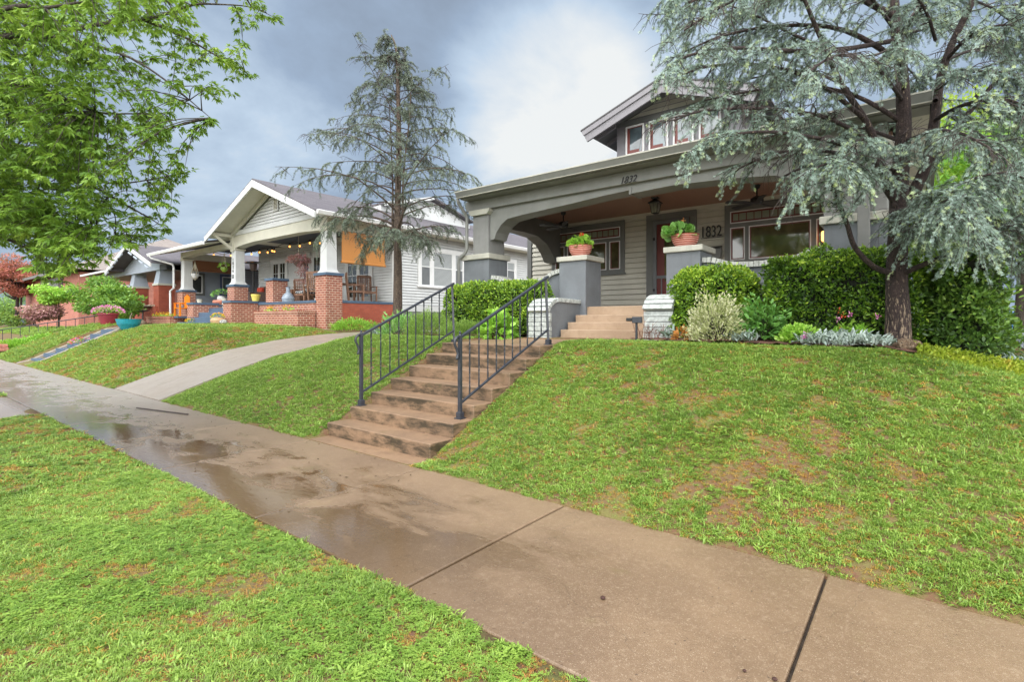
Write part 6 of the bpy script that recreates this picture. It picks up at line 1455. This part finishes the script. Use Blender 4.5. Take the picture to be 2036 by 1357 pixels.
LB([(1640, 95, 5.5), (1560, 60, 5.9), (1480, 20, 6.2), (1400, 0, 6.3)], r0=.018, r1=.008, **{**K, 'lat_n': 20})
LB([(1672, 165, 5.6), (1600, 140, 6.1), (1520, 150, 6.4), (1440, 170, 6.6)], r0=.018, r1=.008, **{**K, 'lat_n': 20})
LB([(1880, 120, 5.6), (1930, 100, 5.9), (1990, 90, 6.2), (2060, 100, 6.4)], r0=.018, r1=.008, **{**K, 'lat_n': 22})
LB([(1935, 0, 5.5), (1980, 20, 5.8), (2030, 60, 6.0), (2080, 110, 6.1)], r0=.018, r1=.008, **{**K, 'lat_n': 22})
LB([(1860, 180, 5.6), (1910, 150, 5.2), (1960, 140, 4.9), (2030, 150, 4.8)], r0=.016, r1=.008, **{**K, 'lat_n': 20})
LB([(1797, 60, T), (1830, 60, 6.3), (1870, 30, 6.8), (1920, 20, 7.2)], r0=.016, r1=.008, **{**K, 'lat_n': 18})
LB([(1790, 120, T), (1820, 150, 6.4), (1850, 170, 6.9), (1880, 200, 7.2)], r0=.014, r1=.008, **{**K, 'lat_n': 14})
# bare twiggy shoots round the middle of the trunk
rt = random.Random(9)
for i in range(60):
    p = P(1790+rt.uniform(-18, 18), rt.uniform(230, 470), T+rt.uniform(-.1, .1)); d = Vector((rt.gauss(0, 1), rt.gauss(0, 1), rt.gauss(.1, .4)))
    cb.paths.append((cb.arc(p, d, rt.uniform(.12, .42), .2, 5, .18), .004, .0015))
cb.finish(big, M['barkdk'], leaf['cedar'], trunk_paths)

yc = empty('blue_cedar', (-9.5, 7.78, -.3), 'young sparse conical blue cedar standing between the two houses', 'tree', )
cy_ = Cedar(7); bx0, by0 = -9.5, 7.78; rt = random.Random(21)
TRY = smooth_path([(bx0, by0, -.35), (bx0+.02, by0, 1.2), (bx0+.0, by0, 2.4), (bx0+.06, by0, 4.0), (bx0+.02, by0, 5.4), (bx0-.04, by0, 6.3), (bx0-.22, by0, 6.72)], 4)
prof_z = [1.9, 2.3, 2.8, 3.4, 4.0, 4.9, 5.6, 6.1, 6.5]; prof_r = [1.4, 2.1, 2.6, 2.6, 2.2, 1.8, 1.4, .8, .35]
nl = 74
for i in range(nl):
    z = 1.75+(6.55-1.75)*(i/nl)**.92; a = i*2.399+rt.uniform(-.3, .3); L_ = float(np.interp(z+.5, prof_z, prof_r))*rt.uniform(.5, 1.15)
    xc = float(np.interp(z, [0, 4, 6.7], [0, .05, -.15])); p = Vector((bx0+xc, by0, z)); d = Vector((math.cos(a), math.sin(a), .62 if z < 4.6 else .8)).normalized()
    low = z < 2.4
    pts = cy_.arc(p, d, L_*1.1, rt.uniform(.5, 1.25), 7, .10)
    cy_.grow(pts, max(.008, .028*(1-(z-1.7)/6)), .003, 11 if z < 5 else 8, .44 if z < 5 else .30, 5, .22 if not low else .28, f0=.25, droop=.9, sdroop=1.3, step=.036, size=.027, tb=.44+.16*math.exp(-((z-3.2)/.6)**2), tipp=.05, up=.05, lr=.006, bare=.26, wob=.16)
# a few weeping lower branches and bare stubs
for (a, z, L_) in ((2.9, 1.75, 2.3), (3.5, 2.2, 2.4), (-.25, 1.8, 1.3), (5.2, 1.9, 1.1)):
    p = Vector((bx0, by0, z)); d = Vector((math.cos(a), math.sin(a), .75)).normalized(); pts = cy_.arc(p, d, L_, 1.3, 8, .04)
    cy_.grow(pts, .034, .004, 16, .5, 6, .30, f0=.35, droop=1.0, sdroop=1.8, step=.034, size=.028, tb=.55, tipp=.08, up=0, lr=.006, bare=.1)
for i in range(90):
    p = Vector((bx0+rt.uniform(-.05, .05), by0, rt.uniform(2.2, 5.6))); d = Vector((rt.gauss(0, 1), rt.gauss(0, 1), .6)); cy_.paths.append((cy_.arc(p, d, rt.uniform(.3, .9), .6, 5, .15), .006, .002))
FK = [smooth_path([(bx0, by0, 1.75), (bx0-.10, by0-.05, 2.2), (bx0-.16, by0, 3.0), (bx0-.22, by0, 4.2), (bx0-.30, by0, 5.2)], 4), smooth_path([(bx0, by0, 2.0), (bx0+.12, by0+.05, 2.5), (bx0+.22, by0, 3.4), (bx0+.42, by0, 4.6), (bx0+.5, by0, 5.6)], 4)]
for fk in FK: cy_.grow(fk, .04, .008, 16, .42, 5, .2, f0=.3, droop=.9, sdroop=1.3, step=.036, size=.029, tb=.46, tipp=.06, up=.1, lr=.006, bare=.2, wob=.16)
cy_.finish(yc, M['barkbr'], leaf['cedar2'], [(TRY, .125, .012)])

# ================================================================== the maple over the sidewalk
mt_ = empty('maple_tree', (-9.6, -.9, -1.5), 'green silver maple whose leafy branches hang over the sidewalk from the left', 'tree')
base = Vector((-9.6, -.9, -1.6)); fork = Vector((-9.5, -.8, 1.2))
mp_paths = [(smooth_path([base, base+Vector((.05, .05, 1.4)), fork, Vector((-9.4, -.6, 3.2)), Vector((-9.3, -.4, 6.5))], 4), .26, .10)]
LM = [
 [(0, 75, 6.6), (80, 70, 6.7), (150, 57, 6.8), (230, 42, 6.9), (300, 36, 7.0), (380, 10, 7.1), (430, 8, 7.2), (500, 14, 7.3), (552, 38, 7.4)],
 [(90, 70, 6.7), (180, 88, 6.6), (260, 115, 6.5), (330, 160, 6.4), (390, 210, 6.3), (425, 240, 6.3)],
 [(0, 170, 6.0), (80, 175, 6.1), (190, 222, 6.3), (270, 226, 6.5), (335, 232, 6.6)],
 [(0, 290, 7.0), (70, 320, 7.0), (150, 350, 7.1), (230, 365, 7.3), (310, 355, 7.5), (375, 342, 7.6)],
 [(0, 20, 5.6), (90, 15, 5.6), (180, 0, 5.7), (300, -20, 5.9)],
 [(280, 36, 7.0), (360, 70, 7.2), (430, 110, 7.3), (500, 150, 7.4)],
 [(0, 400, 6.2), (50, 430, 6.3), (110, 450, 6.4), (190, 470, 6.6), (260, 480, 6.8)],
 [(0, 470, 7.6), (60, 500, 7.6), (110, 540, 7.7)],
 [(150, 350, 7.1), (220, 390, 7.6), (290, 430, 8.0), (340, 460, 8.3)],
 [(0, 230, 8.2), (120, 260, 8.3), (220, 300, 8.4), (320, 330, 8.5)],
]
nodes = []; rt = random.Random(31)
for i, l_ in enumerate(LM):
    pts = [P(*q) for q in l_]
    if l_[0][0] == 0: pts = [fork+Vector((0, 0, .3*i-.2)), (fork+pts[0])/2+Vector((0, 0, .35))]+pts
    sp_ = smooth_path(pts, 4); r0_ = .055 if i == 0 else (.045 if l_[0][0] == 0 else .028); mp_paths.append((sp_, r0_, .0025))
    nodes += [(q, k/len(sp_)) for k, q in enumerate(sp_)]
def mask_r(y): return float(np.interp(y, [-60, 0, 40, 70, 100, 150, 185, 220, 245, 262, 290, 330, 350, 385, 425, 460, 480, 510, 540, 575, 600], [560, 535, 545, 500, 505, 512, 495, 450, 410, 330, 330, 375, 362, 330, 345, 325, 285, 225, 130, 95, 60]))
lp, ld, lu, ls, lt = [], [], [], [], []
def cluster(c, ax, n, tt):
    for k in range(n):
        a = rt.uniform(0, 6.28); d = (ax*.5+Vector((math.cos(a), math.sin(a), rt.uniform(-.75, .15)))).normalized(); st = c+d*rt.uniform(.01, .05)
        lp.append(st); ld.append(d); lu.append(Vector((rt.gauss(0, .45), rt.gauss(0, .45), 1)).normalized()); ls.append(rt.uniform(.042, .082)); lt.append(tt+rt.gauss(0, .13))
twn = 0; tries = 0
while twn < 1060 and tries < 12000:
    tries += 1
    py = rt.uniform(-50, 590) if rt.random() < .78 else rt.uniform(300, 560); R_ = mask_r(py); px = rt.uniform(-120, R_) if rt.random() < .62 else rt.uniform(-120, R_*.55)
    if py > 478 and px < 66: continue
    g_ = math.sin(px*.023+1.3)*math.sin(py*.031+.4)+math.sin(px*.051+py*.027)*.5
    if px > 120 and g_ < -.25 and rt.random() < .85: continue
    t_ = rt.uniform(5.2, 8.4) if px < 260 else rt.uniform(6.0, 8.2)
    tgt = P(px, py, t_); best = None; bd = 1e9
    for q, f in nodes[::2]:
        d = (q-tgt).length
        if q.z < tgt.z-.2: d += .5
        if d < bd: bd = d; best = q
    if bd > 2.2: continue
    mid = (best+tgt)/2+Vector((rt.gauss(0, .05), rt.gauss(0, .05), .10*bd+.02)); pth = [best, mid, tgt]; sp_ = smooth_path(pth, 3); mp_paths.append((sp_, .008 if bd > .4 else .005, .002)); twn += 1
    tt = .46+rt.gauss(0, .12)+(.12 if py < 120 else 0)
    ax = (sp_[-1]-sp_[-2]).normalized()
    nc = max(2, int(bd/.13))
    for k in range(min(nc, 6)):
        f = 1-k*.13/max(bd, .14)
        if f < .15: break
        q = sp_[min(len(sp_)-1, int(f*(len(sp_)-1)))]+Vector((rt.gauss(0, .03), rt.gauss(0, .03), rt.gauss(0, .03))); cluster(q, ax, 8 if k else 10, tt)
for l_ in LM:
    e_ = P(*l_[-1]); f_ = P(*l_[-2]); a_ = (e_-f_).normalized()
    for q_ in (1.0, .93, .85, .76, .66): cluster(f_+(e_-f_)*q_+Vector((rt.gauss(0, .03), rt.gauss(0, .03), rt.gauss(0, .03))), a_, 9, .5)
limbs('trunk', mp_paths[:1], M['barkgr'], mt_, 14); limbs('branches', mp_paths[1:], M['barkgr'], mt_, 6)
A_ = lambda l_: np.array([list(v) for v in l_])
leaves('crown', MAPLE[0], MAPLE[1], A_(lp), A_(ld), A_(lu), np.array(ls), np.array(lt), leaf['maple'], mt_)
# ================================================================== grass, scattered by geometry nodes
def grass_mat(name, stops, dead=False):
    m, t, b = new_mat(name); p = wpos(t); oi = nd(t, 'ShaderNodeObjectInfo')
    n_ = noise(t, p, .9, 5, .6); n2 = noise(t, p, 5, 4, .6)
    v = mth(t, 'MULTIPLY_ADD', n_, .75, mth(t, 'MULTIPLY_ADD', oi.outputs['Random'], .38, mth(t, 'MULTIPLY_ADD', n2, .45, -.42)))
    r = nd(t, 'ShaderNodeValToRGB', {0: v}); el = r.color_ramp.elements
    el[0].position = 0; el[0].color = (*stops[0], 1); el[1].position = 1; el[1].color = (*stops[-1], 1)
    for i, s in enumerate(stops[1:-1]): e = el.new((i+1)/(len(stops)-1)); e.color = (*s, 1)
    t.links.new(r.outputs[0], b.inputs['Base Color']); b.inputs['Roughness'].default_value = .38; b.inputs['Specular IOR Level'].default_value = .45
    tr = nd(t, 'ShaderNodeBsdfTranslucent', {0: r.outputs[0]}); mx = nd(t, 'ShaderNodeMixShader', {0: .3, 1: b.outputs[0], 2: tr.outputs[0]}); t.links.new(mx.outputs[0], t.nodes['Material Output'].inputs[0]); return m
gm = grass_mat('lawn_grass', [(.11, .20, .037), (.225, .355, .06), (.36, .51, .10), (.54, .59, .16)])
gm2 = grass_mat('yellowing_grass', [(.34, .34, .05), (.46, .30, .06), (.42, .18, .06), (.24, .10, .05)])
gm3 = grass_mat('clover', [(.11, .22, .035), (.21, .355, .055), (.33, .48, .085), (.48, .56, .14)])
tufts = bpy.data.collections.new('grass_tufts')
def tuft(i, kind):
    r_ = random.Random(100+i); mb = MB()
    if kind == 'clover':
        for k in range(12):
            c = Vector((r_.gauss(0, .022), r_.gauss(0, .022), r_.uniform(.008, .026)))
            for j in range(3):
                a = r_.uniform(0, .6)+j*2.09; s_ = r_.uniform(.006, .010); d = Vector((math.cos(a), math.sin(a), r_.uniform(-.1, .3)))*s_; q = Vector((-math.sin(a), math.cos(a), 0))*s_*.55
                mb.add([c, c+d*.6+q, c+d*1.2, c+d*.6-q], [(0, 1, 2, 3)])
        mat_ = gm3
    else:
        n_ = {'fine': 18, 'broad': 13, 'dead': 12}[kind]; w0 = {'fine': .0021, 'broad': .0042, 'dead': .0022}[kind]
        for k in range(n_):
            a = r_.uniform(0, 6.28); ln = r_.uniform(.022, .052)*(1.0 if kind != 'broad' else 1.05); le = r_.uniform(.35, 1.25) if kind == 'fine' else r_.uniform(.8, 1.45)
            if kind == 'dead': le = r_.uniform(1.0, 1.5)
            b_ = Vector((r_.gauss(0, .014), r_.gauss(0, .014), -.004)); h = Vector((math.cos(a), math.sin(a), 0)); q = Vector((-math.sin(a), math.cos(a), r_.uniform(-.4, .4))).normalized()
            p1 = b_+(h*math.sin(le*.6)+Vector((0, 0, math.cos(le*.6))))*ln*.5; p2 = p1+(h*math.sin(min(1.7, le*1.35))+Vector((0, 0, math.cos(min(1.7, le*1.35)))))*ln*.5
            mb.add([b_-q*w0*.7, b_+q*w0*.7, p1+q*w0, p1-q*w0, p2], [(0, 1, 2, 3), (3, 2, 4)])
        mat_ = gm if kind != 'dead' else gm2
    me = bpy.data.meshes.new('tuft_%02d' % i); me.from_pydata(mb.v, [], mb.f); me.update(); me.materials.append(mat_); o = bpy.data.objects.new('tuft_%02d' % i, me); tufts.objects.link(o)
KINDS = ['fine', 'fine', 'fine', 'broad', 'broad', 'clover', 'clover', 'dead', 'dead']
for i, k in enumerate(KINDS): tuft(i, k)
def gn_group():
    g = bpy.data.node_groups.new('scatter_grass', 'GeometryNodeTree'); g.interface.new_socket('Geometry', in_out='INPUT', socket_type='NodeSocketGeometry'); g.interface.new_socket('Geometry', in_out='OUTPUT', socket_type='NodeSocketGeometry')
    n = g.nodes; l = g.links; gi = n.new('NodeGroupInput'); go = n.new('NodeGroupOutput'); ip = n.new('GeometryNodeInstanceOnPoints'); ci = n.new('GeometryNodeCollectionInfo')
    ci.inputs['Collection'].default_value = tufts; ci.inputs['Separate Children'].default_value = True; ci.inputs['Reset Children'].default_value = True
    def na(nm, ty):
        a = n.new('GeometryNodeInputNamedAttribute'); a.data_type = ty; a.inputs['Name'].default_value = nm; return a.outputs['Attribute']
    er = n.new('FunctionNodeEulerToRotation'); l.new(na('rot', 'FLOAT_VECTOR'), er.inputs[0]); l.new(er.outputs[0], ip.inputs['Rotation'])
    l.new(na('scl', 'FLOAT'), ip.inputs['Scale']); l.new(na('idx', 'INT'), ip.inputs['Instance Index']); ip.inputs['Pick Instance'].default_value = True
    l.new(ci.outputs[0], ip.inputs['Instance']); l.new(gi.outputs[0], ip.inputs['Points']); l.new(ip.outputs[0], go.inputs[0]); return g
GG = gn_group()
def pnoise(x, y, s, o=0.0):
    return (np.sin(x*s+1.3*np.sin(y*s*.8+o)+o)*np.sin(y*s*1.1+1.1*np.sin(x*s*.7+o*2))+.5*np.sin(x*s*2.3+o*3+np.sin(y*s*2))*np.sin(y*s*2.6+o))/1.5
bankv = np.vectorize(gz)
def lawn(name, label, x0, x1, y0, y1, dens, scl, keep, cl=.15, bare=.25, deadp=.10, seed=0, edge=None):
    r_ = np.random.default_rng(seed); n_ = int((x1-x0)*(y1-y0)*dens); x = r_.uniform(x0, x1, n_); y = r_.uniform(y0, y1, n_); k = keep(x, y)
    pn = .55*pnoise(x, y, 1.9, seed)+.8*pnoise(x, y, 7.5, seed+2); pk = pn+.45*pnoise(x, y, 23.0, seed+4); k &= ~((pk > .85-bare) & (r_.random(n_) < .28)); x, y, pn = x[k], y[k], pn[k]; n_ = len(x)
    z = bankv(x, y); me = bpy.data.meshes.new(name); me.vertices.add(n_); me.vertices.foreach_set('co', np.stack([x, y, z], 1).astype(np.float32).ravel())
    a = me.attributes.new('rot', 'FLOAT_VECTOR', 'POINT'); rot = np.stack([r_.normal(-.0, .12, n_), r_.normal(0, .12, n_), r_.uniform(0, 6.28, n_)], 1); a.data.foreach_set('vector', rot.astype(np.float32).ravel())
    a = me.attributes.new('scl', 'FLOAT', 'POINT'); dist = np.sqrt(x*x+y*y); sc_ = scl*r_.uniform(.55, 1.25, n_)*(1+.6*(r_.random(n_) < .08))*(1-.35*np.clip((pn+.1-(.5-bare))*2, 0, 1)); a.data.foreach_set('value', sc_.astype(np.float32))
    u = r_.random(n_); clv = pnoise(x, y, 1.7, seed+7) > (.55-cl*2); idx = np.where(u < .62, r_.integers(0, 3, n_), r_.integers(3, 5, n_)); idx = np.where(clv & (r_.random(n_) < .55), r_.integers(5, 7, n_), idx)
    pk2 = pn+.45*pnoise(x, y, 23.0, seed+4); dd_ = r_.random(n_) < np.where(pk2 > .85-bare, .78, deadp*(1+2*np.clip(pn-.2+bare*.5, 0, .6)/.3)); idx = np.where(dd_, r_.integers(7, 9, n_), idx)
    a = me.attributes.new('idx', 'INT', 'POINT'); a.data.foreach_set('value', idx.astype(np.int32))
    o = link(name, me, None); md = o.modifiers.new('scatter', 'NODES'); md.node_group = GG; tag(o, label, 'grass', kind='stuff'); return n_
_er = np.random.default_rng(99)
ew = lambda x: .03*np.sin(x*5.1)+.03*np.sin(x*13.7+1)+.02*np.sin(x*37)+.012*_er.normal(size=np.shape(x))
nstair = lambda x, y: ~((x > -6.0) & (x < -4.02) & (y < 6.2)) & ~((x > -5.99) & (x < -3.25+.0*y) & (y > 6.05) & (x < np.interp(y, [6.1, 6.5, 7.1, 7.45], [-4.03, -3.97, -3.67, -3.27])))
tot = 0
# strip between sidewalk and road: near part dense
strip = lambda x, y: (y < 1.86+ew(x)) & ((x > -10.85) | (x < -13.97))
tot += lawn('grass', 'short weedy lawn grass of the strip between sidewalk and road', -6.0, .2, .05, 1.95, 3400, .70, lambda x, y: strip(x, y) & (y > -.45*x*0) , cl=.25, bare=.12, seed=1)
tot += lawn('grass', 'lawn grass further along the strip beside the sidewalk', -17, -6.0, -.3, 1.95, 900, 1.15, strip, cl=.15, bare=.3, deadp=.2, seed=2)
# big bank right of the steps
bed = lambda x, y: y < np.interp(x, [-4.2, -3.3, -2.4, -1.4, -.6, 0, .35, .75, 1.1, 1.5], [7.0, 6.93, 6.80, 6.62, 6.46, 6.42, 6.62, 7.0, 7.5, 7.9])
rb = lambda x, y: (y > 3.47+ew(x)*.8) & nstair(x, y) & bed(x, y) & (x < 1.5+.2*(y-3))
tot += lawn('grass', 'thin green lawn grass on the bank right of the brown steps', -4.1, 1.7, 3.4, 5.2, 2900, .82, rb, cl=.05, bare=.26, deadp=.15, seed=3)
tot += lawn('grass', 'bright lawn grass along the top of the bank in front of the grey bungalow', -4.1, 2.0, 5.2, 7.6, 2000, .95, rb, cl=.0, bare=.20, deadp=.12, seed=4)
# between steps and path, and left mounds
lb = lambda x, y: (y > 3.47+ew(x)*.8) & nstair(x, y) & (x > -10.93+ew(y)) & (x < -5.98) & (y < np.interp(x, [-10, -8.5, -6], [8.5, 6.75, 6.9]))
tot += lawn('grass', 'lush lawn grass between the brown steps and the path', -10.95, -5.95, 3.4, 8.5, 1100, 1.1, lb, cl=-.2, bare=.02, deadp=.02, seed=5)
lm = lambda x, y: (y > 3.47+ew(x)*.8) & (x < -13.66+ew(y)) & ~((x > -24.75) & (x < -23.1) & (y < 7))
tot += lawn('grass', 'yellowish lawn grass on the mound in front of the white house', -23.2, -13.6, 3.4, 9.0, 430, 1.75, lm, cl=-.2, bare=.18, deadp=.22, seed=6)
tot += lawn('grass', 'lawn grass on the bank beyond the blue steps', -33, -23.0, 3.4, 8.6, 200, 2.5, lambda x, y: lm(x, y) & (y < 6.9) & (x > -30.5), cl=-.2, bare=.05, deadp=.1, seed=7)
tot += lawn('grass', 'far lawn grass under the red maple', -48, -33, 5.5, 10, 90, 3.6, lambda x, y: x < 0, cl=-.2, bare=.05, deadp=.05, seed=8)
print('tufts', tot)
# fallen leaves and crumbs on the slabs
ne = 1500; ex = rng.uniform(-12, 1.5, ne); side = rng.random(ne) < .6; ey = np.where(side, 3.46-np.abs(rng.normal(0, .035, ne)), 1.84+np.abs(rng.normal(0, .03, ne)))
o = leaves('soil_crumbs', BLADE[0], BLADE[1], np.stack([ex, ey, np.full(ne, H0+.004)], 1), norm(rdir(ne)*np.array([1, 1, .3])), rdir(ne), rng.uniform(.006, .024, ne), rng.uniform(0, 1, ne), leafmat('soil_crumb', [(.03, .018, .01), (.10, .05, .025), (.16, .12, .04)], 0)); tag(o, 'crumbs of soil and grass clippings along the sidewalk edges', 'soil', kind='stuff')
rt = random.Random(77)
deb = [(-1.30, 2.42, .014, 'dark curled seed pod on the sidewalk slab nearest the camera'), (-.46, 2.30, .011, 'small brown twig end by the last sidewalk joint'), (-.57, 2.28, .008, 'tiny brown crumb beside the twig end')]
for (x, y, s_, lab) in deb:
    mb = MB(); mb.ball((x, y, H0+s_*.5), s_, 6, .55); tag(mb.build('seed_pod', simple('dark_pod', (.05, .02, .015), .8)), lab, 'debris')
mb = MB(); mb.tube([(-10.2, 2.9, H0+.02), (-9.5, 3.05, H0+.02), (-8.9, 3.2, H0+.015)], .012, 5); tag(mb.build('stick', M['twig']), 'thin dark stick lying across the wet sidewalk joint', 'stick')
n_ = 260; p = np.stack([rng.uniform(-10.6, -3.6, n_), rng.uniform(1.9, 3.4, n_), np.full(n_, H0+.006)], 1); o = leaves('leaf_litter', DIAM[0], DIAM[1], p, norm(rdir(n_)*np.array([1, 1, .2])), rdir(n_)*.3+np.array([0, 0, 1.0]), rng.uniform(.012, .035, n_), rng.uniform(0, .5, n_), leafmat('brown_litter', [(.05, .03, .015), (.10, .06, .02), (.12, .2, .03)], 0)); tag(o, 'scattered bits of brown leaf litter on the wet sidewalk', 'litter', kind='stuff')
